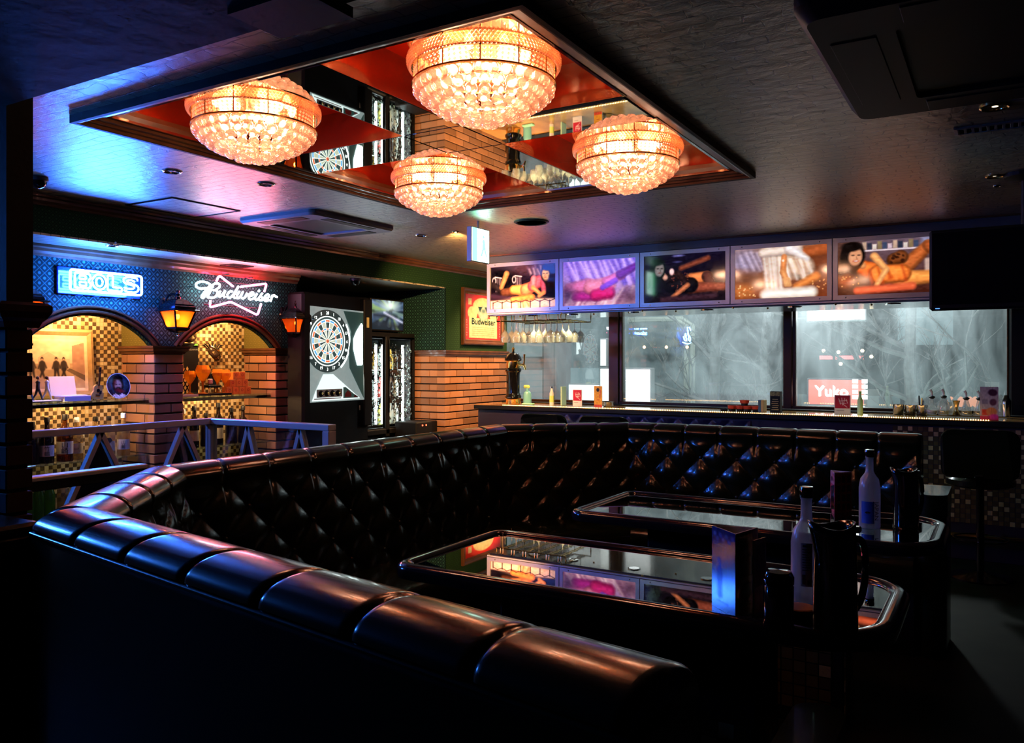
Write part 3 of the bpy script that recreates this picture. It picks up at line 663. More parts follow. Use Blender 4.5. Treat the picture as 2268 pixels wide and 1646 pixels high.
p = V(-4.30, 7.62, ZC); t = thing('downlight', p, 'warm downlight over the left end of the bar behind the posters', 'downlight', 'small round downlights in the ceiling'); MB().lathe([(.05, .001), (.05, -.004), (.043, -.008), (.037, -.004), (.033, .02), (0, .02)], 24, p).build('trim_ring', M_gold, t, smooth=True); MB().lathe([(0, -.001), (.02, .001), (.025, .012), (0, .016)], 16, p).build('lamp', M_lampglow, t, smooth=True)
wash = light('wall_wash', 'SPOT', p + V(0, 0, -.012), 190, (1., .52, .20), parent=t, shadow_soft_size=.02, spot_size=1.7, spot_blend=.8); wash.rotation_euler = (V(-4.93, 7.6, 1.2) - p).to_track_quat('-Z', 'Y').to_euler()
downlight(2204, 236, 'lit warm downlight above the ceiling vent at upper right', .055, M_gold, M_lampglow); downlight(2203, 390, 'lit warm downlight over the bar at far right', .045, M_gold, M_lampglow)
downlight(2208, 411, 'tiny chrome downlight just below the lit one at far right', .02); downlight(1163, 565, 'small spotlight in the ceiling above the leftmost bar poster', .025)
downlight(250, 543, 'downlight in the soffit above the blue neon sign', .045, M_steel, None, ZS - .012)
p = onZ(1177, 491, ZC); t = thing('ceiling_speaker', p, 'round dark ceiling speaker between the coffer and the bar posters', 'speaker')
MB().lathe([(.125, .001), (.125, -.006), (.112, -.012), (.105, -.006)], 36, p).build('speaker_rim', M_dgrey, t, smooth=True); MB().lathe([(0, -.006), (.105, -.006), (.105, .0)], 36, p).build('speaker_grille', M_black, t)
def dome_camera(p, label, mdome):
    t = thing('dome_camera', p, label, 'camera'); MB().lathe([(.05, .001), (.052, -.012), (.048, -.022)], 24, p).build('camera_base', M_dgrey if mdome is M_gblack else M_white, t, smooth=True)
    MB().lathe([(.044, -.020), (.042, -.035), (.030, -.054), (.012, -.063), (0, -.065)], 24, p).build('camera_dome', mdome, t, smooth=True)
dome_camera(onZ(787, 617, ZS - .012), 'small black dome camera under the soffit above the dart machine', M_gblack)
pz = onZ(84, 392, ZC); dome_camera(pz, 'small white dome camera beside the dark left pillar', M_gblack)
# hatch, vents
t = thing('access_hatch', (-4.53, 3.43, ZC), 'square ceiling access hatch with a thin metal edge over the arches', 'hatch')
MB().sweep([(0, .002), (0, -.006), (-.014, -.006), (-.014, .002)], [(-4.76, 3.17, ZC), (-4.30, 3.17, ZC), (-4.30, 3.69, ZC), (-4.76, 3.69, ZC)], closed=True).build('hatch_frame', M_dsteel, t)
MB().box(-4.745, -4.315, 3.185, 3.675, ZC - .003, ZC + .002).build('hatch_panel', M_ceil, t)
def vent(p, w, d, n, label, m, ang=0.):
    t = thing('air_vent', p, label, 'vent'); z = p.z
    MB().sweep([(0, .001), (0, -.008), (-.014, -.010), (-.016, .001)], [(p.x - w / 2, p.y - d / 2, z), (p.x + w / 2, p.y - d / 2, z), (p.x + w / 2, p.y + d / 2, z), (p.x - w / 2, p.y + d / 2, z)], closed=True).build('vent_frame', m, t)
    MB().box(p.x - w / 2, p.x + w / 2, p.y - d / 2, p.y + d / 2, z - .001, z + .003).build('vent_back', M_black, t)
    for k in range(n):
        x = p.x - w / 2 + w * (k + .5) / n; MB().cbox(x - w / n * .2, x + w / n * .2, p.y - d / 2, p.y + d / 2, z - .008, z - .002, .001).build('vent_slat', m, t)
vent(onZ(2215, 277, ZC), .34, .11, 12, 'rectangular slatted ceiling vent below the lit downlight at upper right', M_grey)
vent(onZ(1520, 533, ZC), .16, .05, 1, 'small slot vent in the ceiling above the middle bar poster', M_steel)
vent(onZ(525, 588, ZS - .012), .16, .20, 10, 'small grille in the soffit above the red neon sign', M_dsteel)
MB().box(-1.50, -1.27, 1.25, 1.41, 2.285, 2.31).build('slot_grille', M_black, bpy.data.objects['ceiling_bulkhead'])
# ------------------------------------------------------------------ exit sign
M_exit = emis('exit_sign_face', (.62, 1., .86), 9.0); M_exitg = emis('exit_sign_green', (.12, 1., .45), 4.0)
t = thing('exit_sign', (-3.17, 4.835, ZC), 'lit emergency exit sign hanging edge-on from the ceiling', 'exit sign')
MB().cbox(-3.205, -3.165, 4.72, 4.95, 2.205, 2.45, .004).build('housing', M_alu, t); MB().cyl((-3.185, 4.835, 2.45), (-3.185, 4.835, 2.5), .008, n=8).build('hanger', M_alu, t)
MB().box(-3.1645, -3.163, 4.728, 4.942, 2.213, 2.442).build('lit_face', M_exit, t)
g = MB(); g.box(-3.1628, -3.162, 4.728, 4.79, 2.213, 2.442)
g.build('green_panel', M_exitg, t)
g = MB(); g.sphere((-3.161, 4.87, 2.39), .012, 8, 6, (.1, 1, 1)); g.add([(-3.161, y, z) for (y, z) in ((4.855, 2.37), (4.885, 2.37), (4.895, 2.31), (4.915, 2.25), (4.90, 2.25), (4.875, 2.30), (4.85, 2.25), (4.83, 2.25), (4.855, 2.31))], [tuple(range(9))]); g.build('running_figure', M_exitg, t)
# ------------------------------------------------------------------ neon signs
M_neonw = emis('white_neon', (.62, .80, 1.), 26.0); M_neonb = emis('blue_white_neon', (.035, .17, 1.), 240.0); M_neonr = emis('red_neon', (1., .03, .11), 110.0)
M_acryl = glassy('clear_acrylic', (.92, .94, .96), ior=1.49); M_bluepanel = mat('blue_acrylic_panel', (.010, .030, .22), .12, spec=.6)
def neon_sign_bud():
    X = -5.22; k = 210 / 2268.0
    def Pz(zx, zy): return onX(420 + zx * k, 590 + zy * k, X)
    t = thing('neon_sign', Pz(1000, 700), 'white script neon sign with a red bow tie outline over the second arch', 'neon sign')
    strokes = [
        [(500, 520), (400, 520), (265, 535), (175, 495), (150, 440), (200, 385), (310, 368), (420, 392), (500, 440), (560, 500)],
        [(480, 470), (400, 560), (300, 700), (290, 740), (325, 752), (370, 700), (450, 590), (540, 470), (600, 415), (680, 410), (722, 450), (700, 510), (620, 560)],
        [(560, 570), (640, 580), (668, 630), (640, 700), (570, 748), (490, 748), (430, 735), (480, 620), (530, 540)],
        [(735, 590), (700, 670), (705, 722), (760, 705), (850, 585), (815, 690), (845, 742)],
        [(1020, 600), (950, 610), (900, 690), (930, 752), (1000, 728), (1080, 625), (1168, 480)], [(1168, 480), (1060, 690), (1065, 748), (1115, 752)],
        [(1190, 600), (1135, 700), (1165, 762), (1215, 715), (1275, 610), (1230, 710), (1262, 768), (1330, 735), (1375, 640)],
        [(1415, 725), (1500, 690), (1530, 650), (1490, 622), (1430, 680), (1412, 755), (1455, 795), (1525, 768)],
        [(1610, 655), (1562, 750), (1592, 802), (1645, 770), (1740, 645), (1702, 700), (1742, 760), (1722, 812), (1660, 802)], [(1668, 575), (1645, 605)],
        [(1790, 785), (1872, 750), (1902, 700), (1862, 672), (1800, 730), (1790, 805), (1832, 832), (1900, 800)],
        [(1985, 690), (1960, 760), (1935, 840)], [(1955, 760), (2010, 690), (2055, 722), (2095, 732)]]
    for s in strokes: MB().tube(spline([Pz(*p) for p in s], 5), .0078, 8).build('script_tube', M_neonw, t, smooth=True)
    for s, r in (([(640, 360), (705, 215), (1040, 480)], 40), ([(1220, 490), (1845, 412), (1785, 610)], 40), ([(500, 810), (480, 985), (985, 848), (1625, 1170), (1712, 890)], 40)):
        P = [Pz(*p) for p in s]; out = [P[0]]
        for i in range(1, len(P) - 1):
            a = (P[i - 1] - P[i]).normalized() * .022; b = (P[i + 1] - P[i]).normalized() * .022
            for q in (0, .25, .5, .75, 1): out.append((P[i] + a) * (1 - q) ** 2 + P[i] * 2 * q * (1 - q) + (P[i] + b) * q * q)
        out.append(P[-1]); MB().tube(out, .0080, 8).build('bow_tie_tube', M_neonr, t, smooth=True)
    fr = MB()
    for (a, b) in (((430, 300), (1950, 480)), ((430, 900), (1800, 1000))):
        p, q = Pz(*a), Pz(*b); p.x = q.x = X - .045; fr.cyl(p, q, .005, n=6)
        for f in (.1, .5, .9): m = p.lerp(q, f); fr.cyl(m, (XW, m.y, m.z), .004, n=6); fr.cyl(m, (X - .008, m.y, m.z), .003, n=5)
    fr.build('support_frame', M_black, t)
    for (a, b) in ((940, 188), (1500, 268), (945, 1140), (1500, 1190), (60, 485)):
        p = Pz(a, b); MB().cyl((p.x - .09, p.y, p.z), (p.x, p.y, p.z), .005, n=8).build('standoff', M_chrome, t)
    return t
neon_sign_bud()
def neon_sign_bols():
    X = -5.20; y0, y1, z0, z1 = 3.075, 3.590, 1.972, 2.106; W, H = y1 - y0, z1 - z0
    t = thing('neon_sign', (X, (y0 + y1) / 2, z0), 'blue-white neon sign of outlined block letters in a rounded frame over the first arch', 'neon sign')
    def Q(u, v, dx=0): return V(X + dx, y0 + u * W, z0 + v * H)
    # frame in two bent tubes meeting at the gap in the lower edge
    c = roundpoly([Q(0, 0), Q(1, 0), Q(1, 1), Q(0, 1)], .018, 5)
    MB().tube([Q(.495, 0)] + c[0:6][::-1] + c[18:24][::-1] + [Q(.5, 1)], .0072, 8).build('frame_tube', M_neonb, t, smooth=True)
    MB().tube([Q(.51, 0)] + c[6:18] + [Q(.5, 1)], .0072, 8).build('frame_tube', M_neonb, t, smooth=True)
    def path(pts, closed=True, r=.0058, rad=.008):
        P = [Q(u, v, .004) for u, v in pts]; q = roundpoly(P, rad, 3) if closed else P
        MB().tube(q, r, 8, closed=closed).build('letter_tube', M_neonb, t, smooth=True)
    def oval(cu, cv, ru, rv, n=20): P = [Q(cu + ru * math.cos(2 * math.pi * k / n), cv + rv * math.sin(2 * math.pi * k / n), .004) for k in range(n)]; MB().tube(P, .0058, 8, closed=True).build('letter_tube', M_neonb, t, smooth=True)
    path([(.06, .14), (.25, .14), (.275, .34), (.235, .5), (.27, .68), (.245, .87), (.06, .87)]); path([(.12, .26), (.21, .26), (.21, .42), (.12, .42)], rad=.004); path([(.12, .58), (.20, .58), (.20, .75), (.12, .75)], rad=.004)
    oval(.385, .5, .095, .38); oval(.385, .5, .045, .21)
    path([(.50, .88), (.575, .88), (.575, .30), (.70, .30), (.70, .12), (.50, .12)])
    sp = spline([Q(u, v, .004) for u, v in ((.93, .72), (.92, .85), (.83, .89), (.745, .84), (.725, .68), (.76, .55), (.86, .48), (.885, .38), (.85, .30), (.77, .30), (.735, .34))], 4)
    s2 = spline([Q(u, v, .004) for u, v in ((.735, .20), (.80, .12), (.90, .13), (.945, .27), (.935, .45), (.86, .57), (.79, .63), (.785, .71), (.83, .75), (.89, .68))], 4)
    MB().tube(sp, .0058, 8).build('letter_tube', M_neonb, t, smooth=True); MB().tube(s2, .0058, 8).build('letter_tube', M_neonb, t, smooth=True)
    MB().cbox(XW + .012, XW + .03, y0 - .03, y1 + .05, z0 - .02, z1 + .025, .004).build('backing_panel', M_bluepanel, t)
    for u in (.16, .40, .66, .85):
        for v, s in ((1, .035), (0, -.03)):
            a = Q(u, v); MB().cyl((XW + .02, a.y, a.z + s), (X + .01, a.y, a.z + s), .003, n=6).build('standoff', M_chrome, t)
    return t
neon_sign_bols()
# a third neon on the same wall, hidden by the pillar and seen mirrored in the window
M_neonc = emis('cyan_blue_neon', (.04, .22, 1.), 380.0)
t = thing('neon_sign', (-5.20, .95, 1.92), 'blue script neon sign mirrored in the middle window, hidden by the left pillar', 'neon sign')
def Q3(u, v): return V(-5.20, .78 + u * .5, 1.90 + v * .30)
for s in ([(.02, .75), (.18, .95), (.38, .95), (.30, .5), (.22, .1), (.08, .05), (.04, .2), (.2, .4), (.40, .5)], [(.5, .35), (.62, .5), (.68, .4), (.6, .3), (.5, .2), (.55, .05), (.72, .1), (.85, .3)], [(.02, -.08), (.4, -.14), (.95, -.06)]):
    MB().tube(spline([Q3(*p) for p in s], 6), .009, 8).build('script_tube', M_neonc, t, smooth=True)
MB().cbox(XW + .005, XW + .02, .74, 1.34, 1.82, 2.24, .004).build('backing_panel', M_bluepanel, t)
for (u, v) in ((.2, .9), (.6, .45), (.1, 0)): p = Q3(u, v); MB().cyl((XW + .015, p.y, p.z), p, .004, n=6).build('standoff', M_chrome, t)
# ------------------------------------------------------------------ wall lanterns
M_lbulb = emis('lantern_bulb', (1., .62, .28), 60.0)
def lantern(y, label):
    X = XW + .17; t = thing('wall_lantern', (XW, y, 1.70), label, 'lantern', 'black wall lanterns between the arches')
    def sq(rs, zs, name, m, smooth=False, cap=True):
        mb = MB(); mb.lathe([(r * math.sqrt(2), z) for r, z in zip(rs, zs)], 4, (X, y, 0), rot=math.pi / 4); return mb.build(name, m, t, smooth=smooth, angle=25)
    sq([.098, .112, .108, .090, .086, .082, .078, .055, .035, .028], [1.868, 1.872, 1.880, 1.888, 1.905, 1.908, 1.920, 1.945, 1.958, 1.962], 'roof', M_gblack)
    MB().lathe([(.020, 1.958), (.022, 1.975), (.012, 1.985), (.018, 1.998), (.010, 2.012), (.013, 2.022), (0, 2.030)], 14, (X, y, 0)).build('finial', M_gblack, t, smooth=True)
    zt, zb, rt, rb = 1.868, 1.752, .086, .052
    for (sx, sy) in ((1, 1), (1, -1), (-1, 1), (-1, -1)):
        MB().tube([(X + sx * rt, y + sy * rt, zt), (X + sx * rb, y + sy * rb, zb)], .007, 6).build('corner_bar', M_gblack, t)
    for (ax, sg) in ((0, 1), (0, -1), (1, 1), (1, -1)):
        a, b = rt - .002, rb - .002
        q = [(a * sg, -a, zt), (a * sg, a, zt), (b * sg, b, zb), (b * sg, -b, zb)]; q = [((x, yy, z) if ax == 0 else (yy, x, z)) for (x, yy, z) in q]
        mb = MB(); mb.add([(X + x, y + yy, z) for (x, yy, z) in q] + [(X + x * .97, y + yy * .97, z) for (x, yy, z) in q], [(0, 1, 2, 3), (7, 6, 5, 4), (0, 4, 5, 1), (1, 5, 6, 2), (2, 6, 7, 3), (3, 7, 4, 0)]); mb.build('glass_pane', M_amber, t)
    sq([.058, .060, .046, .030, .016], [1.756, 1.744, 1.730, 1.722, 1.716], 'bottom_cap', M_gblack)
    MB().lathe([(.010, 1.718), (.012, 1.708), (.005, 1.700), (.008, 1.692), (0, 1.684)], 10, (X, y, 0)).build('drop_finial', M_chrome, t, smooth=True)
    MB().tube(spline([(XW + .02, y, 1.91), (XW + .06, y, 1.985), (XW + .12, y, 2.0), (X, y, 1.985)], 5), .009, 8).build('arm', M_gblack, t, smooth=True)
    MB().lathe([(.001, 0), (.036, 0), (.040, .010), (.030, .020), (.0, .024)], 20).xf(Matrix.Translation((XW, y, 1.905)) @ Matrix.Rotation(math.pi / 2, 4, 'Y') @ Matrix.Diagonal((1.9, 1, 1, 1))).build('wall_plate', M_gblack, t, smooth=True)
    MB().sphere((X, y, 1.835), .014, 12, 8, (1, 1, 1.5)).build('bulb', M_lbulb, t, smooth=True); MB().cyl((X, y, 1.85), (X, y, 1.872), .011, n=10).build('bulb_socket', M_black, t)
    light('lantern_light', 'POINT', (X, y, 1.82), 8.0, (1., .5, .2), parent=t, shadow_soft_size=.02)
lantern(3.845, 'lit amber wall lantern on the pier between the two arches'); lantern(5.01, 'lit amber wall lantern on the pier beside the dart machine'); lantern(2.745, 'lit amber wall lantern half hidden behind the dark left pillar')
# ------------------------------------------------------------------ niche lights (small warm spots under the niche tops)
ZSH1_ = 1.238; M_spot = emis('niche_spot', (1., .75, .42), 8.0)
for c, lb in ((A1, 'small warm spotlight in the top of the first arched niche'), (A2, 'small warm spotlight in the top of the second arched niche')):
    p = V(-5.52, c, 1.93); t = thing('niche_spotlight', p, lb, 'spotlight'); MB().lathe([(.03, 0), (.03, -.01), (.022, -.012)], 16, p).build('spot_ring', M_steel, t); MB().lathe([(0, -.011), (.022, -.011), (.02, -.004)], 16, p).build('lamp', M_spot, t)
    q = V(-5.40, c, ZSH1_ - .03); t2 = thing('added_shelf_light', q, lb.replace('spotlight in the top of', 'added light bar under the upper shelf of'), 'light'); MB().cbox(-5.41, -5.395, c - .3, c + .3, ZSH1_ - .030, ZSH1_ - .0125, .002).build('added_light_bar', M_steel, t2); MB().cbox(-5.366, -5.354, c - .455, c + .455, ZSH1_ - .036, ZSH1_ - .0125, .002).build('added_hiding_lip', M_dsteel, t2); MB().box(-5.409, -5.396, c - .29, c + .29, ZSH1_ - .0315, ZSH1_ - .030).build('lamp', emis('added_bar_glow', (1., .62, .30), 40.0), t2)  # added light with no known source for the bottles below; lip only hides it
    for dy in (-.2, .2): light('added_shelf_fill', 'POINT', (-5.40, c + dy, ZSH1_ - .036), 3.5, (1., .58, .26), parent=t2, shadow_soft_size=.006)
    light('spot_light', 'POINT', (-5.44, c, 1.90), 26.0, (1., .52, .20), parent=t, shadow_soft_size=.04)
# ------------------------------------------------------------------ niche shelves and what stands on them
M_shelfglass = glassy('shelf_glass', (.80, .90, .85), ior=1.5, diff=.05, dcol=(.3, .4, .35))
ZSH1, ZSH2, ZSH3 = 1.238, .835, .45
for c, nm in ((A1, 'first'), (A2, 'second')):
    for z, lv in ((ZSH1, 'upper'), (ZSH2, 'lower'), (ZSH3, 'bottom')):
        t = tag(MB().cbox(XB + .004, -5.355, c - HW + .004, c + HW - .004, z - .012, z, .002).build('glass_shelf', M_shelfglass), '%s glass shelf in the %s arched niche' % (lv, nm), 'shelf', 'glass shelves in the niches')
# framed photograph leaning in the first niche
t = thing('framed_photograph', (-5.62, 3.16, ZSH1), 'large framed sepia photograph of running figures in the first niche', 'picture')
X = -5.64; tl, tr, bl = V(X, 2.86, 1.735), V(X, 3.495, 1.735), V(X + .03, 2.86, ZSH1 + .015)
def pl(u, v, d=0.): return tl + (tr - tl) * u + (bl - tl) * v + V(d, 0, 0)
fr = MB(); prof = [(0, 0), (.045, 0), (.045, .012), (.02, .02), (0, .012)]
for (a, b) in (((0, 0), (1, 0)), ((1, 0), (1, 1)), ((1, 1), (0, 1)), ((0, 1), (0, 0))):
    pa, pb = pl(*a), pl(*b); cc = pl(.5, .5); n = V(1, 0, 0); q = []
    for (p, cor) in ((pa, a), (pb, b)):
        for (w, h) in prof:
            inw = V(0, (w if cor[0] == 0 else -w), (-w if cor[1] == 0 else w)); q.append(p + inw + n * h)
    m = len(prof); fr.add(q, [(i, (i + 1) % m, m + (i + 1) % m, m + i) for i in range(m)])
fr.build('picture_frame', mat('oak_frame', (.42, .26, .11), .5, noise=(30, (.3, .18, .07), .8)), t)
im = Img(150, 118, (.86, .74, .60), 1.27)
im.rect(.07, 1.20, .09, .95, (.92, .82, .68)); im.a[:] = im.a
im.rect(.07, 1.20, .13, .92, (.90, .78, .64)); im.rect(.07, 1.20, .50, .92, (.70, .58, .46)); im.poly([(.07, .42), (.30, .46), (.34, .66), (.07, .74)], (.58, .46, .36)); im.poly([(1.0, .2), (1.2, .14), (1.2, .72), (1.0, .62)], (.66, .50, .42))
im.poly([(.46, .40), (.62, .30), (.80, .42), (.96, .42), (.96, .60), (.46, .60)], (.80, .68, .56)); im.poly([(.90, .62), (1.2, .80), (1.2, .70), (.95, .58)], (.42, .34, .27))
for x in (.14, .22, .28, .33): im.limb(x, .16, .003, x + .01, .44, .003, (.5, .4, .32), .004)
for (x, s) in ((.36, 1), (.52, -1), (.74, 1), (.86, -1)):
    im.ell(x, .42, .022, .030, 0, (.18, .13, .10), .006); im.ell(x, .435, .016, .018, 0, (.75, .60, .48), .006); im.limb(x, .49, .040, x, .58, .045, (.20, .16, .14)); im.limb(x - .03, .49, .014, x - .06 * 1, .58, .012, (.20, .16, .14)); im.limb(x + .03, .49, .014, x + .06, .57, .012, (.22, .17, .15))
    im.limb(x - .015, .60, .020, x - .03 * s, .74, .012, (.16, .13, .12)); im.limb(x + .015, .60, .020, x + .035 * s, .72, .012, (.16, .13, .12))
im.noise(.05, 22)
rect_print('print', im, pl(.06, .075, .008), pl(.94, .075, .008), pl(.06, .93, .008), M_print, t)
# four small walking figurines on a plinth
t = thing('figurine_plinth', (-5.44, 2.98, ZSH1), 'white plinth with a black edge under the walking figurines', 'plinth')
MB().cbox(-5.50, -5.385, 2.86, 3.13, ZSH1, ZSH1 + .006, .002).build('plinth_base', M_black, t); MB().cbox(-5.498, -5.387, 2.862, 3.128, ZSH1 + .006, ZSH1 + .012, .002).build('plinth_top', M_white, t)
def skin_body(name, pts, edges, rad, m, parent):
    me = bpy.data.meshes.new(name); me.from_pydata([tuple(p) for p in pts], edges, []); me.materials.append(m); o = link(name, me, parent)
    md = o.modifiers.new('skin', 'SKIN'); sv = me.skin_vertices[0].data
    for i, r in enumerate(rad): sv[i].radius = (r, r); sv[i].use_root = (i == 0)
    md.use_smooth_shade = True; s = o.modifiers.new('sub', 'SUBSURF'); s.levels = 1; s.render_levels = 1; return o
cl = [mat('figurine_denim', (.06, .10, .19), .6), mat('figurine_navy', (.02, .05, .08), .6), mat('figurine_black_suit', (.012, .012, .014), .6), mat('figurine_white_suit', (.72, .68, .62), .6)]
M_fskin = mat('figurine_skin', (.55, .27, .15), .6); M_fhair = mat('figurine_hair', (.06, .028, .014), .7)
for k, (yy, lb) in enumerate(((2.878, 'denim-clad walking figurine, last in line at the pillar'), (2.940, 'walking figurine in a dark blue jacket'), (3.000, 'walking figurine in a black suit'), (3.060, 'walking figurine in a white suit leading the line'))):
    z0 = ZSH1 + .013; x = -5.44; t = thing('figurine', (x, yy, z0), lb + ' in the first niche', 'figurine', 'walking figurines in the first niche'); S = .155
    def L(a, b, c): return (a * S, b * S, c * S)
    pts = [L(0, 0, .50), L(0, 0, .62), L(0, .01, .78), L(0, .01, .86), L(.035, .01, .47), L(.035, .10, .26), L(.035, .17, .03), L(.035, .23, .015), L(-.035, 0, .47), L(-.035, -.07, .26), L(-.035, -.19, .06), L(-.035, -.16, .015), L(.09, 0, .77), L(.115, -.05, .60), L(.11, -.03, .45), L(-.09, 0, .77), L(-.115, .06, .60), L(-.11, .12, .47)]
    ed = [(0, 1), (1, 2), (2, 3), (0, 4), (4, 5), (5, 6), (6, 7), (0, 8), (8, 9), (9, 10), (10, 11), (2, 12), (12, 13), (13, 14), (2, 15), (15, 16), (16, 17)]
    rad = [r * S for r in (.085, .08, .075, .03, .06, .045, .030, .022, .06, .045, .030, .022, .045, .035, .024, .045, .035, .024)]
    b = skin_body('body', pts, ed, rad, cl[k], t)
    MB().sphere((0, .015 * S, .935 * S), .062 * S, 12, 10, (.85, .95, 1.15)).build('head', M_fskin, t, True, world=False)
    MB().sphere((0, -.008 * S, .955 * S), .070 * S, 12, 10, (.95, .95, 1.05)).build('hair', M_fhair, t, True, world=False)
# open card box
t = thing('gift_box', (-5.43, 3.22, ZSH1), 'open lilac and white card box with its lid raised in the first niche', 'box'); M_lil = mat('lilac_card', (.50, .44, .66), .6); M_crm = mat('cream_card', (.75, .62, .46), .6)
MB().cbox(-5.50, -5.375, 3.14, 3.325, ZSH1, ZSH1 + .035, .002).build('tray', M_lil, t); MB().cbox(-5.485, -5.388, 3.155, 3.31, ZSH1 + .0355, ZSH1 + .040, .002).build('insert', M_white, t)
mb = MB().cbox(0, .006, 3.12, 3.30, 0, .135, .002); mb.xf(Matrix.Translation((-5.505, 0, ZSH1 + .034)) @ Matrix.Rotation(-.22, 4, 'Y')); mb.build('lid', M_crm, t)
# miniature guitar on a stand
t = thing('miniature_guitar', (-5.40, 3.375, ZSH1), 'miniature acoustic guitar beside the blue plate in the first niche', 'guitar')
outl = [(0, .0), (.034, .004), (.044, .022), (.040, .042), (.030, .056), (.032, .072), (.030, .088), (.016, .100), (0, .102)]; pol = spline([(a, b, 0) for a, b in outl], 4); pol = [(p.x, p.y) for p in pol] + [(-p.x, p.y) for p in pol[::-1][1:-1]]
Rg = Matrix.Translation((-5.395, 3.372, ZSH1 + .006)) @ Matrix.Rotation(-.12, 4, 'X')
def gp(mb, nm, m): mb.xf(Rg); return mb.build(nm, m, t)
gp(MB().prism(pol, lambda u, v, k: (.018 * k, u, v)), 'guitar_body', mat('honey_wood', (.70, .36, .09), .25, coat=.4))
gp(MB().cbox(.010, .022, -.005, .005, .095, .19, .001), 'neck', M_dwood); gp(MB().cbox(.008, .016, -.009, .009, .19, .225, .002), 'headstock', M_dwood)
gp(MB().lathe([(0, .0), (.012, .0), (.012, .001), (0, .001)], 18).xf(Matrix.Translation((.0185, 0, .062)) @ Matrix.Rotation(math.pi / 2, 4, 'Y')), 'sound_hole', M_black)
gp(MB().cbox(.018, .021, -.016, .016, .028, .033, .001), 'bridge', M_black); gp(MB().prism([(.008, .034), (.026, .04), (.026, .062), (.014, .062)], lambda u, v, k: (.0182 + .0006 * k, u, v)), 'pick_guard', M_black)
MB().tube([(-5.38, 3.345, ZSH1 + .003), (-5.40, 3.36, ZSH1 + .012), (-5.40, 3.39, ZSH1 + .012), (-5.38, 3.405, ZSH1 + .003)], .003, 6).build('stand', M_black, t)
# decorative plate with a painted portrait
t = thing('decorative_plate', (-5.42, 3.545, ZSH1), 'round blue plate with a painted bearded portrait on a brass easel', 'plate')
im = Img(90, 90, (.03, .04, .13), 1.0); im.ell(.5, .42, .40, .36, 0, (.20, .32, .38), .12); im.ell(.5, .46, .25, .35, 0, (.07, .05, .09), .03); im.ell(.5, .20, .22, .13, 0, (.04, .04, .07), .02); im.ell(.5, .46, .155, .22, 0, (.74, .58, .52), .03)
im.ell(.5, .66, .15, .12, 0, (.12, .07, .12), .03); im.ell(.55, .70, .18, .07, .2, (.50, .10, .16), .04); im.ell(.43, .44, .05, .02, 0, (.14, .12, .18), .015); im.ell(.57, .44, .05, .02, 0, (.14, .12, .18), .015); im.ell(.5, .61, .05, .015, 0, (.45, .20, .20), .01); im.ell(.36, .35, .06, .16, .3, (.42, .15, .12), .05)
im.poly([(.18, .95), (.36, .80), (.5, .92), (.5, 1), (.2, 1)], (.78, .76, .78)); im.poly([(.82, .95), (.64, .80), (.5, .92), (.5, 1), (.8, 1)], (.74, .73, .76)); im.noise(.10, 18)
c0 = V(-5.405, 3.545, ZSH1 + .095); Rp = Matrix.Translation(c0) @ Matrix.Rotation(.16, 4, 'Y').inverted() @ Matrix.Rotation(math.pi / 2, 4, 'Y')
MB().lathe([(0, -.006), (.055, -.004), (.090, .004), (.092, .007), (.086, .0065), (.054, 0), (0, -.001)], 40).xf(Rp).build('dish', M_white, t, smooth=True)
# painted face: a disc cut from the colour grid
nx = 60; me_v, me_f, cols = [], [], []
for i in range(14):
    for k in range(48):
        r = .0865 * (i + 1) / 14; a = 2 * math.pi * k / 48; h = .0012 + (.0058 * max(0, (r - .052) / .034) if r > .052 else 0); p = Rp @ V(r * math.cos(a), r * math.sin(a), h); me_v.append(p)
pv = MB(); fcs = []
for i in range(13):
    for k in range(48): fcs.append((i * 48 + k, i * 48 + (k + 1) % 48, (i + 1) * 48 + (k + 1) % 48, (i + 1) * 48 + k))
fcs.append(tuple(range(48))); pv.add(me_v, fcs); po = pv.build('painting', M_gprint, t, smooth=True)
at = po.data.color_attributes.new('Col', 'FLOAT_COLOR', 'POINT'); buf = []
for v in me_v:
    q = Rp.inverted() @ v; u, vv = .5 + q.y / .174, .5 + q.x / .174; c = lin(np.clip(im.a[min(89, max(0, int(vv * 90))), min(89, max(0, int(u * 90)))], 0, 1)); buf += [*c, 1]
at.data.foreach_set('color', np.array(buf, np.float32))
MB().tube([(-5.375, 3.50, ZSH1 + .022), (-5.37, 3.50, ZSH1 + .004), (-5.45, 3.52, ZSH1 + .004), (-5.44, 3.545, ZSH1 + .12), (-5.45, 3.57, ZSH1 + .004), (-5.37, 3.59, ZSH1 + .004), (-5.375, 3.59, ZSH1 + .022)], .003, 6).build('easel', M_gold, t, smooth=True)
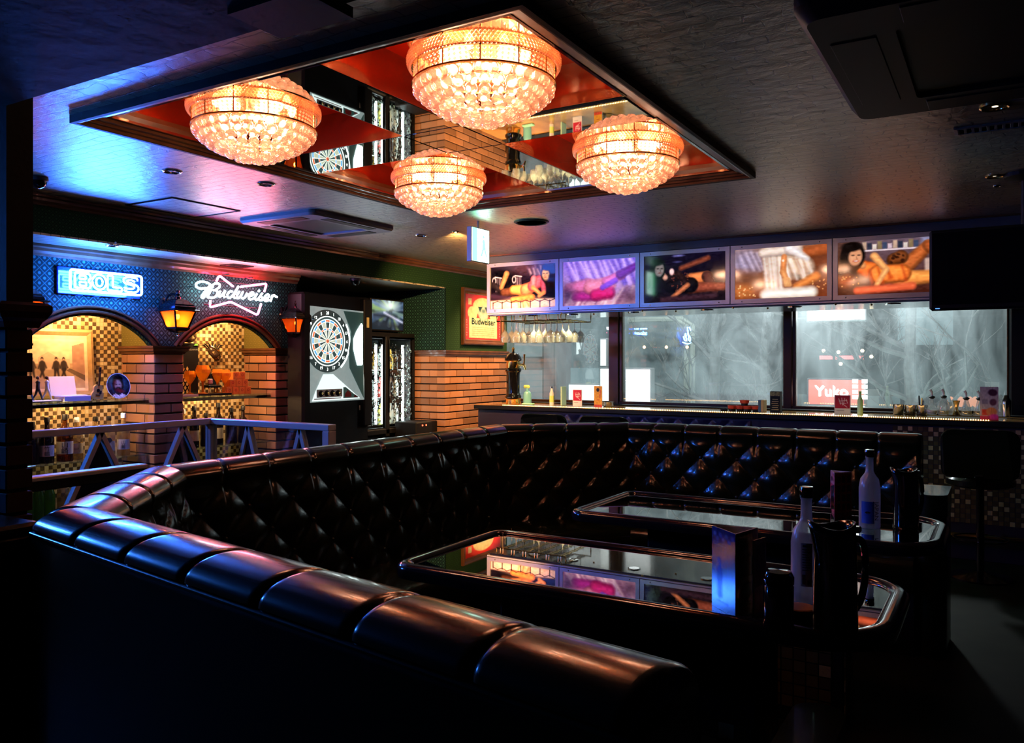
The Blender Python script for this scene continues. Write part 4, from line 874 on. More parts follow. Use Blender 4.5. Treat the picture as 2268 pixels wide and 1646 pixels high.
# ---- bottles
M_lab = mat('cream_label', (.68, .58, .42), .6); M_labw = mat('white_label', (.72, .68, .60), .6); M_gdark = glassy('dark_bottle_glass', (.10, .06, .03), (1, 1, 1), .05, 1.5, diff=.35, dcol=(.02, .012, .008))
M_ggreen = glassy('green_bottle_glass', (.25, .55, .08), (1, 1, 1), .05, 1.5, diff=.25, dcol=(.10, .30, .02), trans=.2, tcol=(.3, .7, .05)); M_gclear = glassy('pale_bottle_glass', (.78, .66, .42), (1, 1, 1), .05, 1.5, diff=.18, dcol=(.55, .42, .22), trans=.15, tcol=(.8, .6, .3))
M_gamber = glassy('whisky_glass', (.45, .18, .03), (1, 1, 1), .05, 1.5, diff=.3, dcol=(.10, .035, .008))
PROF = {
 'whisky': [(0, 0), (.046, 0), (.048, .006), (.048, .17), (.044, .19), (.022, .215), (.015, .235), (.014, .27)],
 'round': [(0, 0), (.040, 0), (.043, .006), (.043, .16), (.036, .19), (.016, .215), (.014, .28)],
 'wine': [(0, 0), (.036, 0), (.037, .006), (.037, .18), (.030, .21), (.015, .24), (.014, .30)],
 'slim': [(0, 0), (.030, 0), (.032, .006), (.032, .17), (.026, .20), (.012, .225), (.012, .28)]}
def bottle(x, y, z, kind, mg, mcap, mlab, label, group=None, sc=1.0, text=None, tcol=None, lab=(.25, .72), capw=1.25, tsize=.03, name='bottle', vertical=False, tang=.55):
    t = thing(name, (x, y, z), label, 'bottle', group); pr = [(r * sc, h * sc) for r, h in PROF[kind]]; top = pr[-1]
    MB().lathe(pr, 20, (x, y, z)).build('bottle_glass', mg, t, smooth=True, angle=50)
    MB().lathe([(top[0] * capw, top[1] - .012 * sc), (top[0] * capw, top[1] + .018 * sc), (top[0] * capw * .9, top[1] + .022 * sc), (0, top[1] + .022 * sc)], 14, (x, y, z)).build('cap', mcap, t, smooth=True)
    rm = max(r for r, h in pr); hb = [h for r, h in pr if r > rm * .98]; h0, h1 = hb[0], hb[-1]; a, b = h0 + (h1 - h0) * lab[0], h0 + (h1 - h0) * lab[1]
    if mlab is not None:
        rl = rm + .0012; mb = MB(); n = 16; a0 = math.atan2(-y, -x)   # label faces the room
        a0 = math.atan2(0 - y, 0 - x); vv = []; ff = []
        for k in range(n + 1):
            q = a0 - 1.25 + 2.5 * k / n; vv += [(x + rl * math.cos(q), y + rl * math.sin(q), z + a), (x + rl * math.cos(q), y + rl * math.sin(q), z + b)]
        for k in range(n): ff.append((2 * k, 2 * k + 2, 2 * k + 3, 2 * k + 1))
        mb.add(vv, ff).build('label', mlab, t, smooth=True)
    if text:
        a0 = math.atan2(-y, -x); rl = rm + .0022
        def fn(u, v):
            if vertical: u, v = -v, u
            q = a0 + tang * 0 + u / rl; return V(x + rl * math.cos(q), y + rl * math.sin(q), z + v)
        hgt = (a + b) / 2
        for i, line in enumerate(text):
            vv, ff = text_geo(line, tsize, 0, 'CENTER'); dz = ((len(text) - 1) / 2 - i) * tsize * .95 - tsize * .36
            if vertical: pts = [V(x + rl * math.cos(a0 + tang + (-yy) / rl * -1), y + rl * math.sin(a0 + tang + (-yy) / rl * -1), z + hgt - xx) for (xx, yy, _) in vv]
            else: pts = [fn(xx, yy + hgt + dz) for (xx, yy, _) in vv]
            MB().add(pts, ff).build('lettering', tcol or M_ink, t)
    return t
GB = 'bottles on the lower niche shelves'
xs2 = -5.46
bottle(xs2, 2.88, ZSH2, 'round', M_gdark, M_black, M_labw, 'dark bottle with a white label at the pillar edge of the lower shelf', GB, 1.0)
bottle(xs2 + .02, 2.965, ZSH2, 'whisky', M_gdark, M_black, None, 'dark unlabelled bottle on the lower shelf of the first niche', GB, .95)
bottle(xs2 + .03, 3.055, ZSH2, 'round', M_gdark, M_black, M_labw, 'dark bottle with a narrow brush-lettered white label on the lower shelf', GB, 1.0, ['竹', '鶴'], tsize=.035)
bottle(xs2 + .03, 3.175, ZSH2, 'whisky', M_gamber, M_black, M_lab, 'dark whisky bottle with big brush lettering on a cream label', GB, 1.08, ['山', '崎'], tsize=.045)
bottle(xs2, 3.275, ZSH2, 'round', M_gclear, M_white, M_lab, 'pale bottle with a cream label left of the diamond-marked bottle', GB, .95, ['Jack'], tsize=.018)
bottle(xs2 + .02, 3.40, ZSH2, 'round', M_gclear, M_black, M_lab, 'pale bottle with a cream label just right of the triangle brace', GB, .95, ['Sean Rowe'], tsize=.014)
bottle(xs2 + .04, 3.485, ZSH2, 'round', M_gclear, M_black, M_lab, 'pale bottle with a dark diamond on its label', GB, .95)
q = bpy.data.objects[[o.name for o in bpy.data.objects if o.get('label') == 'pale bottle with a dark diamond on its label'][0]]
c = V(xs2 + .04, 3.485, ZSH2 + .115); a0 = math.atan2(-3.485, 5.42); tn = V(-math.sin(a0), math.cos(a0), 0); ot = V(math.cos(a0), math.sin(a0), 0) * .0433
MB().add([c + ot * (1 if abs(u) < .015 else .93) + tn * u + V(0, 0, v) for (u, v) in ((-.024, 0), (0, -.024), (.024, 0), (.012, .02), (-.012, .02))], [(0, 1, 2, 3, 4)]).build('diamond_mark', M_ink, q)
bottle(xs2 + .05, 3.59, ZSH2, 'round', M_gclear, M_white, M_labw, 'pale bottle with brush lettering on white, nearest to the brick pier', GB, 1.0, ['山', '麓'], tsize=.03)
for k, (yy, mm, lb) in enumerate(((2.87, M_gdark, 'dark bottle at the pillar edge of the bottom shelf'), (2.93, M_ggreen, 'green bottle leftmost of the green bottles on the bottom shelf'), (3.00, M_ggreen, 'bright green bottle, middle of the bottom shelf'), (3.07, M_ggreen, 'green bottle, rightmost of the green bottles on the bottom shelf'), (3.16, M_gclear, 'pale bottle beside the green bottles on the bottom shelf'))):
    bottle(xs2 + .03, yy, ZSH3, 'wine', mm, M_black, None, lb + ' of the first niche', 'bottles on the bottom niche shelf', .95)
xs3 = -5.45
for (yy, kd, mm, cp, ml, lb, sc) in ((4.12, 'slim', M_gclear, M_white, M_lab, 'slim pale bottle with cream labels', 1.0), (4.22, 'wine', M_gdark, M_black, M_lab, 'dark wine bottle with a narrow cream label', 1.0), (4.33, 'whisky', M_gdark, M_black, None, 'squat dark bottle without a label', .9),
        (4.45, 'wine', M_gdark, M_black, M_lab, 'dark wine bottle with a large cream label', 1.05), (4.58, 'whisky', M_gdark, M_black, None, 'broad dark bottle with a black cap', 1.0), (4.70, 'round', M_gdark, M_black, None, 'rounded dark bottle near the right pier', 1.0)):
    bottle(xs3, yy, ZSH2, kd, mm, cp, ml, lb + ' on the lower shelf of the second niche', GB, sc)
# ---- second niche: black presentation box, masks, yellow goblets, orange boxes, little chair
M_yel = mat('yellow_glow_glass', (.95, .50, .06), .25, em=None); M_orng = mat('orange_card', (.90, .33, .05), .5); M_bone = mat('leaf_print', (.62, .42, .16), .5)
t = thing('presentation_box', (-5.60, 4.17, ZSH1), 'tall black presentation box with orange lettering in the second niche', 'box')
MB().cbox(-5.665, -5.56, 4.02, 4.345, ZSH1, 1.655, .003).build('box_body', M_black, t)
lettering('Veuve Clicquot', (-5.558, 4.075, 1.595), (0, 1, 0), (0, 0, 1), .026, M_inkor, t, bold=.0008); lettering('Yelloween', (-5.558, 4.075 + .155, 1.595), (0, 1, 0), (0, 0, 1), .027, M_inkw, t, bold=.0008)
MB().cbox(-5.559, -5.556, 4.03, 4.065, 1.59, 1.615, .001).build('emblem', M_inkor, t); MB().prism([(4.30, 1.635), (4.34, 1.635), (4.335, 1.65), (4.315, 1.65)], lambda u, v, k: (-5.559 + .003 * k, u, v)).build('green_mark', mat('green_mark', (.2, .7, .1), .5), t)
for j in range(7):
    for i in range(4):
        yy = 4.13 + i * .036 + (j % 2) * .018; zz = 1.27 + j * .030
        if j < 4 or i in (1, 2, 3): MB().prism([(yy - .011, zz), (yy - .005, zz - .015), (yy + .005, zz - .015), (yy + .011, zz), (yy, zz + .019)], lambda u, v, k: (-5.559 + .002 * k, u, v)).build('leaf_motif', M_bone, t)
def mask(c, w, h, label, tilt=0., feather=False):
    t = thing('carnival_mask', c, label, 'mask'); mb = MB(); n, m = 16, 8; vv = []; ff = []
    for j in range(m + 1):
        for i in range(n + 1):
            u = -1 + 2 * i / n; v = -1 + 2 * j / m; yy = u * w / 2; zz = (v * (1 - .35 * u * u) + .35 * u * u) * h / 2; xx = .035 * (1 - u * u) + .012 * math.cos(v * 1.5); vv.append((xx, yy, zz))
    for j in range(m):
        for i in range(n):
            u = -1 + 2 * (i + .5) / n; v = -1 + 2 * (j + .5) / m
            if ((abs(u) - .42) / .20) ** 2 + ((v - .05) / .38) ** 2 < 1: continue
            ff.append((j * (n + 1) + i, j * (n + 1) + i + 1, (j + 1) * (n + 1) + i + 1, (j + 1) * (n + 1) + i))
    mb.add(vv, ff); mb.xf(Matrix.Rotation(tilt, 4, 'X')); o = mb.build('mask_face', mat('lacquered_mask', (.05, .03, .02), .12, .4) if 'lacquered_mask' not in MATS else MATS['lacquered_mask'], t, True, world=False)
    md = o.modifiers.new('solid', 'SOLIDIFY'); md.thickness = .003
    q = MB().tube([Matrix.Rotation(tilt, 4, 'X') @ V(.035 * (1 - u * u) + .01, u * w / 2, (1 - .0 * u) * h / 2 * (1 if s else -1) * (1 - .35 * u * u) + .35 * u * u * h / 2) for s in (1,) for u in [-1 + 2 * k / 14 for k in range(15)]], .0035, 6); q.build('gold_trim', M_gold, t, True, world=False)
    if feather:
        f = MB()
        for k in range(7): a = -.9 + k * .3; f.tube([V(0, .01 * k - .03, h * .4), V(-.01, .02 * k - .06 + math.sin(a) * .03, h * .4 + .05), V(-.01, .02 * k - .06 + math.sin(a) * .08, h * .4 + .08 * math.cos(a))], [.003, .007, .001], 5)
        f.build('feathers', M_black, t, True, world=False)
    return t
mask((-5.58, 4.24, 1.695), .19, .075, 'dark gilded mask lying on top of the black presentation box'); mask((-5.52, 4.10, 1.455), .15, .10, 'dark patterned mask in front of the black presentation box', .1)
mask((-5.60, 4.52, 1.56), .14, .08, 'black feathered mask hanging on the mosaic of the second niche', -.7, True)
M_gob = glassy('yellow_goblet', (1., .62, .12), (1, 1, 1), .08, 1.5, trans=.55, tcol=(1., .55, .05), diff=.40, dcol=(1., .50, .05))
def goblet(y, x, z, sc, label):
    t = thing('goblet', (x, y, z), label, 'goblet', 'yellow goblets in the second niche'); s = sc
    MB().lathe([(.040 * s, 0), (.040 * s, .003 * s), (.012 * s, .010 * s), (.009 * s, .02 * s), (.009 * s, .085 * s), (.016 * s, .10 * s)], 12, (x, y, z)).build('stem', M_gob, t, smooth=True)
    MB().lathe([(.016 * s, .10 * s), (.040 * s, .135 * s), (.056 * s, .165 * s), (.056 * s, .19 * s), (.042 * s, .225 * s), (.0, .226 * s)], 8, (x, y, z)).build('bowl', M_gob, t)
    MB().lathe([(.009 * s, 0), (.013 * s, 0), (.013 * s, .001), (.009 * s, .001)], 16, closed=True).xf(Matrix.Translation((x + .046 * s, y - .012 * s, z + .18 * s)) @ Matrix.Rotation(math.radians(90), 4, 'Y')).build('ring_mark', M_inkred, t)
ZT = ZSH1 + .016
t = thing('display_tray', (-5.44, 4.26, ZSH1), 'low black display tray with a white strip on the second niche shelf', 'tray')
MB().cbox(-5.50, -5.37, 4.02, 4.52, ZSH1, ZSH1 + .015, .002).build('tray_body', M_black, t); MB().cbox(-5.369, -5.362, 4.02, 4.19, ZSH1 - .004, ZSH1 + .016, .001).build('tray_strip', M_labw, t)
goblet(4.285, -5.43, ZT, 1.0, 'tallest yellow goblet, left one in the second niche'); goblet(4.44, -5.45, ZT, .86, 'yellow goblet in the middle of the second niche'); goblet(4.49, -5.42, ZT, .84, 'yellow goblet beside the stacked orange boxes')
goblet(4.21, -5.49, ZT, .8, 'yellow goblet half hidden behind the tall one')
t = thing('miniature_armchair', (-5.43, 4.365, ZT), 'miniature dark armchair with gold legs and a small cushion', 'armchair')
MB().cbox(-5.47, -5.39, 4.315, 4.435, ZT + .045, ZT + .068, .008).build('seat', M_leather, t); MB().cbox(-5.475, -5.45, 4.36, 4.44, ZT + .06, ZT + .165, .02).build('backrest', M_leather, t); MB().cbox(-5.45, -5.43, 4.345, 4.385, ZT + .072, ZT + .115, .006).build('cushion', mat('crest_cushion', (.6, .3, .2), .7, noise=(90, (.9, .8, .7), .9)), t)
for (dx, dy) in ((-.035, .05), (.035, .05), (-.035, -.05), (.035, -.05)): MB().tube([(-5.43 + dx, 4.375 + dy, ZT + .046), (-5.43 + dx * 1.15, 4.375 + dy * 1.1, ZT + .02), (-5.43 + dx * 1.1, 4.375 + dy * 1.05, ZT)], [.006, .004, .005], 6).build('leg', M_gold, t)
k = 0; rows = ((4.555, 4), (4.575, 3), (4.595, 2)); names = ('bottom', 'middle', 'top')
for r, (ys, n) in enumerate(rows):
    for i in range(n):
        yy = 4.53 + r * .033 + i * .064; z = ZSH1 + .001 + r * .062; t = thing('gift_box', (-5.44, yy, z), 'orange gift box, %s of the %s row in the stacked pyramid' % (('leftmost', 'second from left', 'third from left', 'rightmost')[i if i < n - 1 else 3], names[r]), 'box', 'orange gift boxes stacked in the second niche')
        MB().cbox(-5.47, -5.41, yy - .03, yy + .03, z, z + .06, .002).build('box_body', M_orng, t); MB().lathe([(.008, 0), (.011, 0), (.011, .001), (.008, .001)], 14, closed=True).xf(Matrix.Translation((-5.4095, yy, z + .034)) @ Matrix.Rotation(math.pi / 2, 4, 'Y')).build('round_mark', M_inkred, t)
t = thing('miniature_candlestick', (-5.46, 4.075, ZT), 'miniature gilt candlestick in front of the black presentation box', 'candlestick')
MB().lathe([(.022, 0), (.022, .004), (.006, .012), (.006, .03), (.026, .045), (.030, .06), (.026, .075), (.006, .085), (.005, .12)], 6, (-5.46, 4.075, ZT)).build('stem', M_gold, t)
for s in (-1, 1): MB().tube([(-5.46, 4.075, ZT + .085), (-5.46, 4.075 + s * .025, ZT + .085), (-5.46, 4.075 + s * .028, ZT + .125)], .003, 6).build('arm', M_gold, t)
# ------------------------------------------------------------------ glass railing with triangle braces, and the low rail behind the booth
M_railglass = glassy('railing_glass', (.80, .86, .90), ior=1.5, diff=.02, dcol=(.2, .2, .3))
RZ, RX, RY, RE = 1.165, -4.08, 3.28, -3.10
t = thing('glass_railing', (RX, RY, 0), 'metal framed glass railing with triangle braces in front of the arches', 'railing')
RY0 = 1.9
MB().cbox(RX - .03, RX + .03, RY0, RY + .03, RZ - .035, RZ, .004).build('top_rail', M_alu, t); MB().cbox(RX + .03, RE, RY - .03, RY + .03, RZ - .035, RZ, .004).build('top_rail', M_alu, t)
MB().cbox(RX - .025, RX + .025, RY - .025, RY + .025, 0, RZ - .035, .004).build('corner_post', M_alu, t); MB().cbox(RE - .05, RE, RY - .03, RY + .03, 0, RZ - .035, .004).build('end_post', M_alu, t)
MB().cbox(RX - .02, RX + .02, RY0, RY, .06, .09, .003).build('bottom_rail', M_alu, t); MB().cbox(RX, RE, RY - .02, RY + .02, .06, .09, .003).build('bottom_rail', M_alu, t)
MB().box(RX - .004, RX + .004, RY0, RY - .025, .09, RZ - .035).build('glass_pane', M_railglass, t); MB().box(RX + .025, RE - .05, RY - .004, RY + .004, .09, RZ - .035).build('glass_pane', M_railglass, t)
M_bluefill = mat('dark_blue_infill', (.006, .007, .018), .15)
def brace(a, along, H=.62, W=.30):
    ax = V(0, 1, 0) if along == 'y' else V(1, 0, 0); ap = V(*a)
    for s in (-1, 1):
        b = ap + ax * (s * W) - V(0, 0, H); n = V(1, 0, 0) if along == 'y' else V(0, 1, 0); d = (b - ap).normalized(); sd = d.cross(n).normalized() * .012; mb = MB(); th = n * .016
        q = [ap + sd, ap - sd, b - sd, b + sd]; mb.add([p - th for p in q] + [p + th for p in q], [(0, 1, 2, 3), (7, 6, 5, 4), (0, 4, 5, 1), (1, 5, 6, 2), (2, 6, 7, 3), (3, 7, 4, 0)]); mb.build('brace', M_alu, t)
    q = [ap - V(0, 0, .05), ap + ax * (-W * .9) - V(0, 0, H), ap + ax * (W * .9) - V(0, 0, H)]; n = V(.003, 0, 0) if along == 'y' else V(0, .003, 0)
    MB().add([p - n for p in q] + [p + n for p in q], [(0, 1, 2), (5, 4, 3), (0, 3, 4, 1), (1, 4, 5, 2), (2, 5, 3, 0)]).build('triangle_infill', M_bluefill, t)
for (px, py) in ((222, 945), (405, 938)): p = onX(px, py, RX); brace((RX, p.y, RZ - .035), 'y')
for px in (552, 667): p = onY(px, 935, RY); brace((p.x, RY, RZ - .035), 'x', .62, .20)
t = thing('low_rail', (-3.10, 2.4, 0), 'low dark rail running just behind the booth at the left pillar', 'railing')
MB().cbox(-3.13, -3.07, 1.46, 2.15, 1.055, 1.075, .004).build('rail_cap', M_alu, t); MB().cbox(-3.125, -3.075, 1.46, 2.15, 1.02, 1.055, .003).build('rail_beam', M_black, t)
for yy in (1.50, 2.11): MB().cbox(-3.12, -3.08, yy - .02, yy + .02, 0, 1.02, .003).build('post', M_black, t)
# ------------------------------------------------------------------ dart machine
M_face = mat('machine_face', (.42, .47, .47), .3, em=(.62, .78, .76), es=.30, noise=(5, (.06, .11, .11), .95)); M_lit = emis('machine_light', (.86, 1., .98), 6.0); M_litp = emis('machine_panel_light', (.85, 1., .97), .9)
DX, DY, DZ = -5.16, 5.39, 1.69
t = thing('dart_machine', (DX - .25, DY, 0), 'electronic dart machine with a lit board in the dark recess', 'dart machine')
MB().cbox(-5.70, DX - .05, 5.19, 6.0, .35, 2.12, .01).build('cabinet', M_black, t); MB().cbox(DX - .1, DX + .10, 5.0, 5.10, .9, 2.10, .02).build('side_wing', M_black, t)
MB().cbox(DX - .06, DX + .005, 5.88, 6.0, .9, 2.1, .01).build('side_wing', M_black, t)
def dp(y, z, d=0.): return V(DX + d, y, z)
y0, y1, z0, z1 = 5.10, 5.87, 1.15, 1.995
MB().prism([(y0, z1), (y1, z1 - .015), (y1, 1.52), (y1 + .005, 1.40), (y1 + .05, z0), (y0, z0), (y0, 1.45)], lambda u, v, k: (DX - .05 + .05 * k, u, v)).build('front_panel', M_face, t)
MB().prism([(5.60, 1.97), (5.86, 1.965), (5.86, 1.30), (5.87, 1.17), (5.68, 1.45), (5.665, 1.60), (5.70, 1.78)], lambda u, v, k: (DX + .001 + .008 * k, u, v)).build('side_shield', mat('dark_green_plastic', (.03, .07, .065), .3, em=(.1, .25, .22), es=.12), t)
def disc(name, r0, r1, d, m, n=60, y=None, z=None, th=.004, a0=0, a1=None):
    y = DY if y is None else y; z = DZ if z is None else z
    mb = MB(); N = n if a1 is None else max(2, int(n * (a1 - a0) / (2 * math.pi)) + 1); a1_ = a1 if a1 is not None else 2 * math.pi; vv = []; ff = []
    for k in range(N + 1):
        a = a0 + (a1_ - a0) * k / N; c, s_ = math.sin(a), math.cos(a)
        vv += [dp(y + r0 * c, z + r0 * s_, d), dp(y + r1 * c, z + r1 * s_, d), dp(y + r0 * c, z + r0 * s_, d + th), dp(y + r1 * c, z + r1 * s_, d + th)]
    for k in range(N): b = 4 * k; ff += [(b + 2, b + 3, b + 7, b + 6), (b + 1, b + 5, b + 7, b + 3), (b, b + 2, b + 6, b + 4)]
    return mb.add(vv, ff).build(name, m, t, smooth=False)
M_dk = mat('board_charcoal', (.03, .05, .05), .5, em=(.08, .16, .16), es=.35); M_cr = mat('board_cream', (.60, .60, .48), .5, em=(.62, .66, .50), es=.8); M_ring = mat('number_ring', (.02, .03, .03), .35, em=(.05, .09, .09), es=.3); M_br = mat('board_red', (.7, .12, .05), .5, em=(.9, .16, .05), es=.9); M_bb = mat('board_blue', (.08, .30, .60), .5, em=(.10, .38, .75), es=.9)
M_web = mat('board_web', (.75, .78, .74), .5, em=(.85, .95, .9), es=1.1); M_num = mat('number_white', (.8, .8, .78), .5, em=(.9, 1., .97), es=.9)
disc('number_ring', .222, .280, .0, M_ring); disc('number_ring_lip', .214, .224, .004, M_web); disc('catch_ring', .193, .215, .0, M_dk); disc('board_web', .0, .196, .0015, M_web)
for k in range(20):
    a = 2 * math.pi * (k - .5) / 20 + .022; b = 2 * math.pi * (k + .5) / 20 - .022; ev = k % 2 == 0
    disc('segment', .022, .096, .004, M_dk if ev else M_cr, 120, a0=a + .02, a1=b - .02); disc('segment', .118, .167, .004, M_dk if ev else M_cr, 120, a0=a, a1=b)
    disc('ring_segment', .102, .113, .004, M_br if ev else M_bb, 120, a0=a, a1=b); disc('ring_segment', .173, .188, .004, M_br if ev else M_bb, 120, a0=a, a1=b)
disc('bullseye', .0, .017, .005, M_br, 24); disc('bull_centre', 0, .006, .008, M_dk, 16)
for k, n in enumerate((20, 1, 18, 4, 13, 6, 10, 15, 2, 17, 3, 19, 7, 16, 8, 11, 14, 9, 12, 5)):
    a = 2 * math.pi * k / 20; p = dp(DY + .251 * math.sin(a), DZ + .251 * math.cos(a) - .013, .006); lettering(str(n), p, (0, 1, 0), (0, 0, 1), .038, M_num, t, 'number', 'CENTER', .001)
disc('halo_light', .282, .297, .0, M_lit, 60, a0=1.0, a1=2.5)
MB().prism([(5.83, 1.865), (5.845, 1.85), (5.845, 1.485), (5.835, 1.475), (5.775, 1.475), (5.725, 1.62), (5.725, 1.72), (5.765, 1.79)], lambda u, v, k: (DX + .010 + .006 * k, u, v)).build('side_light', M_lit, t)
MB().prism([(5.34, 1.395), (5.46, 1.395), (5.82, 1.165), (5.20, 1.16), (5.24, 1.24)], lambda u, v, k: (DX + .002 + .006 * k, u, v)).build('lower_panel', M_litp, t)
MB().prism([(5.59, 1.175), (5.79, 1.175), (5.62, 1.275), (5.59, 1.275)], lambda u, v, k: (DX + .008 + .003 * k, u, v)).build('dark_corner', MATS['dark_green_plastic'], t)
MB().cbox(DX + .009, DX + .013, 5.25, 5.575, 1.19, 1.262, .002).build('button_plate', M_alu, t); MB().cbox(DX + .009, DX + .012, 5.22, 5.56, 1.175, 1.183, .001).build('red_stripe', M_inkred, t)
for k in range(4):
    yy = 5.30 + .072 * k; MB().lathe([(0, 0), (.028, 0), (.026, .006), (.012, .008), (.010, .02), (0, .022)], 18).xf(Matrix.Translation((DX + .013, yy, 1.225)) @ Matrix.Rotation(math.pi / 2, 4, 'Y')).build('button', M_black, t, smooth=True)
    MB().lathe([(0, .0), (.011, 0), (.010, .006), (0, .008)], 12).xf(Matrix.Translation((DX + .034, yy, 1.225)) @ Matrix.Rotation(math.pi / 2, 4, 'Y')).build('button_cap', M_gold, t, smooth=True)
MB().prism([(5.61, 1.185), (5.69, 1.185), (5.69, 1.215), (5.645, 1.245), (5.61, 1.215)], lambda u, v, k: (DX + .0115 + .004 * k, u, v)).build('red_sticker', M_inkred, t); MB().prism([(5.73, 1.18), (5.785, 1.18), (5.74, 1.205)], lambda u, v, k: (DX + .0115 + .004 * k, u, v)).build('red_sticker', M_inkred, t)
MB().cbox(DX + .006, DX + .009, 5.91, 5.945, 1.83, 1.925, .001).build('warning_label', mat('yellow_label', (.55, .48, .2), .5), t); MB().cbox(DX - .049, DX - .046, 5.87, 5.93, 1.05, 1.095, .001).build('small_label', M_labw, t)
# ------------------------------------------------------------------ wall screen over the cooler
KX = -5.30
t = thing('wall_screen', (KX, 6.38, 1.80), 'small flat screen with a blurred blue picture above the glass cooler', 'screen')
im = Img(90, 62, (.05, .08, .12), 1.45)
rs = np.random.RandomState(4); cxp, cyp = .85, .35
for k in range(60):
    a = rs.rand() * 6.28; r0, r1 = .12 + rs.rand() * .2, .5 + rs.rand() * .7; b = rs.rand(); c = (.10 + .35 * b, .18 + .40 * b, .28 + .48 * b) if rs.rand() < .9 else (.40, .55, .35); im.limb(cxp + r0 * math.cos(a), cyp + r0 * math.sin(a) * .7, .006, cxp + r1 * math.cos(a), cyp + r1 * math.sin(a) * .6, .04, c, .07)
im.limb(.1, .52, .06, 1.1, .56, .04, (.04, .05, .09), .10); im.limb(.55, .42, .015, 1.4, .72, .02, (.70, .78, .95), .06); im.ell(.85, .16, .22, .12, 0, (.75, .9, .88), .18); im.limb(.2, .8, .05, 1.3, .88, .06, (.10, .12, .16), .12)
MB().cbox(KX - .05, KX, 6.14, 6.655, 1.815, 2.135, .006).build('screen_case', M_black, t); rect_print('picture', im, V(KX + .002, 6.155, 2.122), V(KX + .002, 6.64, 2.122), V(KX + .002, 6.155, 1.828), M_screen, t)
MB().box(-6.08, KX - .05, 6.35, 6.45, 1.93, 2.03).build('wall_bracket', M_black, t)
# ------------------------------------------------------------------ glass-door cooler with wavy panes
M_strip = emis('cooler_light_strip', (.85, 1., 1.), 14.0); M_curl = mat('dark_relief', (.01, .014, .014), .12, spec=.8); M_curl2 = glassy('bright_relief', (.9, 1., 1.), ior=1.5, trans=.6, tcol=(.85, 1., .98), diff=.1)
t = thing('glass_cooler', (KX - .3, 6.46, 0), 'tall black bottle cooler with lit wavy glass doors', 'cooler')
ky0, ky1, kz0, kz1 = 6.085, 6.83, .86, 1.74
c = MB(); c.box(-6.0, KX - .03, ky0, ky0 + .03, .1, kz1 + .04); c.box(-6.0, KX - .03, ky1 - .03, ky1, .1, kz1 + .04); c.box(-6.0, KX, ky0, ky1, kz1, kz1 + .06); c.box(-6.0, KX - .03, ky0, ky1, .1, kz0 - .02); c.box(-6.02, -6.0, ky0, ky1, .1, kz1); c.build('cabinet', M_black, t)
ksp = 6.36
for (a, b) in ((ky0 + .01, ksp - .012), (ksp + .045, ky1 - .01)):
    wp_ = MB().box(KX - .03, KX - .026, a, b, kz0, kz1 - .02).build('wavy_pane', M_glass, t); rr = random.Random(int(a * 1000)); cu = (MB(), MB())
    for q in range(int((b - a) * 760)):
        yy, zz, r0, a0 = rr.uniform(a + .02, b - .02), rr.uniform(kz0 + .02, kz1 - .05), rr.uniform(.008, .016), rr.random() * 6.28; sg = rr.choice((-1, 1))
        pts = [(KX - .023, yy + r0 * (1 - .09 * k) * math.cos(a0 + sg * .62 * k), zz + r0 * (1.25 - .09 * k) * math.sin(a0 + sg * .62 * k)) for k in range(8)]
        cu[0 if rr.random() < .62 else 1].tube(pts, [.0014, .003, .0042, .0046, .0044, .0038, .003, .0015], 5, caps=False)
    cu[0].build('dark_curls', M_curl, wp_, True, kind='stuff'); cu[1].build('bright_curls', M_curl2, wp_, True, kind='stuff')
    MB().sweep([(0, 0), (0, .02), (.018, .02), (.018, 0)], [(KX - .02, a, kz0 - .01), (KX - .02, b, kz0 - .01), (KX - .02, b, kz1), (KX - .02, a, kz1)], upv=(1, 0, 0), closed=True).build('door_frame', M_black, t)
MB().cbox(KX - .03, KX + .02, ksp - .012, ksp + .045, kz0 - .1, kz1 + .02, .004).build('centre_post', M_black, t); MB().cyl((KX + .04, ksp + .01, 1.0), (KX + .04, ksp + .01, 1.72), .007, n=8).build('door_handle', M_dsteel, t)
for yy in (ky0 + .06, ksp - .03, ksp + .07, ky1 - .07): MB().cyl((-5.40, yy, kz0 + .02), (-5.40, yy, kz1 - .06), .013, n=8).build('light_strip', M_strip, t)
for z in (kz0 + .0, kz0 + .28, kz0 + .56): MB().box(-5.95, -5.42, ky0 + .03, ky1 - .03, z, z + .006).build('wire_shelf', M_steel, t)
MB().box(-5.98, -5.97, ky0 + .03, ky1 - .03, kz0, kz1).build('cooler_lining', mat('cooler_lining', (.10, .14, .14), .4), t)
M_cb = [mat('cooler_bottle_%s' % n, c, .2) for n, c in (('green', (.10, .30, .05)), ('amber', (.45, .22, .03)), ('red', (.5, .06, .05)), ('yellow', (.6, .5, .1)), ('pale', (.5, .55, .55)), ('dark', (.01, .01, .012)))]
names = ('green', 'amber', 'red', 'yellow', 'pale', 'dark'); rows_ = ('bottom', 'middle', 'top')
for r in range(3):
    for i in range(8):
        yy = ky0 + .075 + i * .083; mi = [[5, 5, 4, 5, 3, 3, 4, 4], [4, 2, 5, 4, 2, 2, 5, 4], [0, 4, 5, 1, 4, 1, 3, 5]][r][i]; z = kz0 + .006 + r * .28
        q = tag(MB().lathe([(0, 0), (.028, 0), (.030, .005), (.030, .13), (.012, .17), (.011, .21), (0, .212)], 12, (-5.48, yy, z)).build('cooler_bottle', M_cb[mi], smooth=True), '%s bottle in the %s row of the lit cooler, number %s from the left' % (names[mi], rows_[r], ('one', 'two', 'three', 'four', 'five', 'six', 'seven', 'eight')[i]), 'bottle', 'bottles in the glass cooler')
MB().cbox(-5.95, KX + .02, ky0 - .02, ky1 + .02, .78, .84, .01).build('console_ledge', M_black, t)
M_redled = emis('red_led', (1., .08, .03), 6.0)
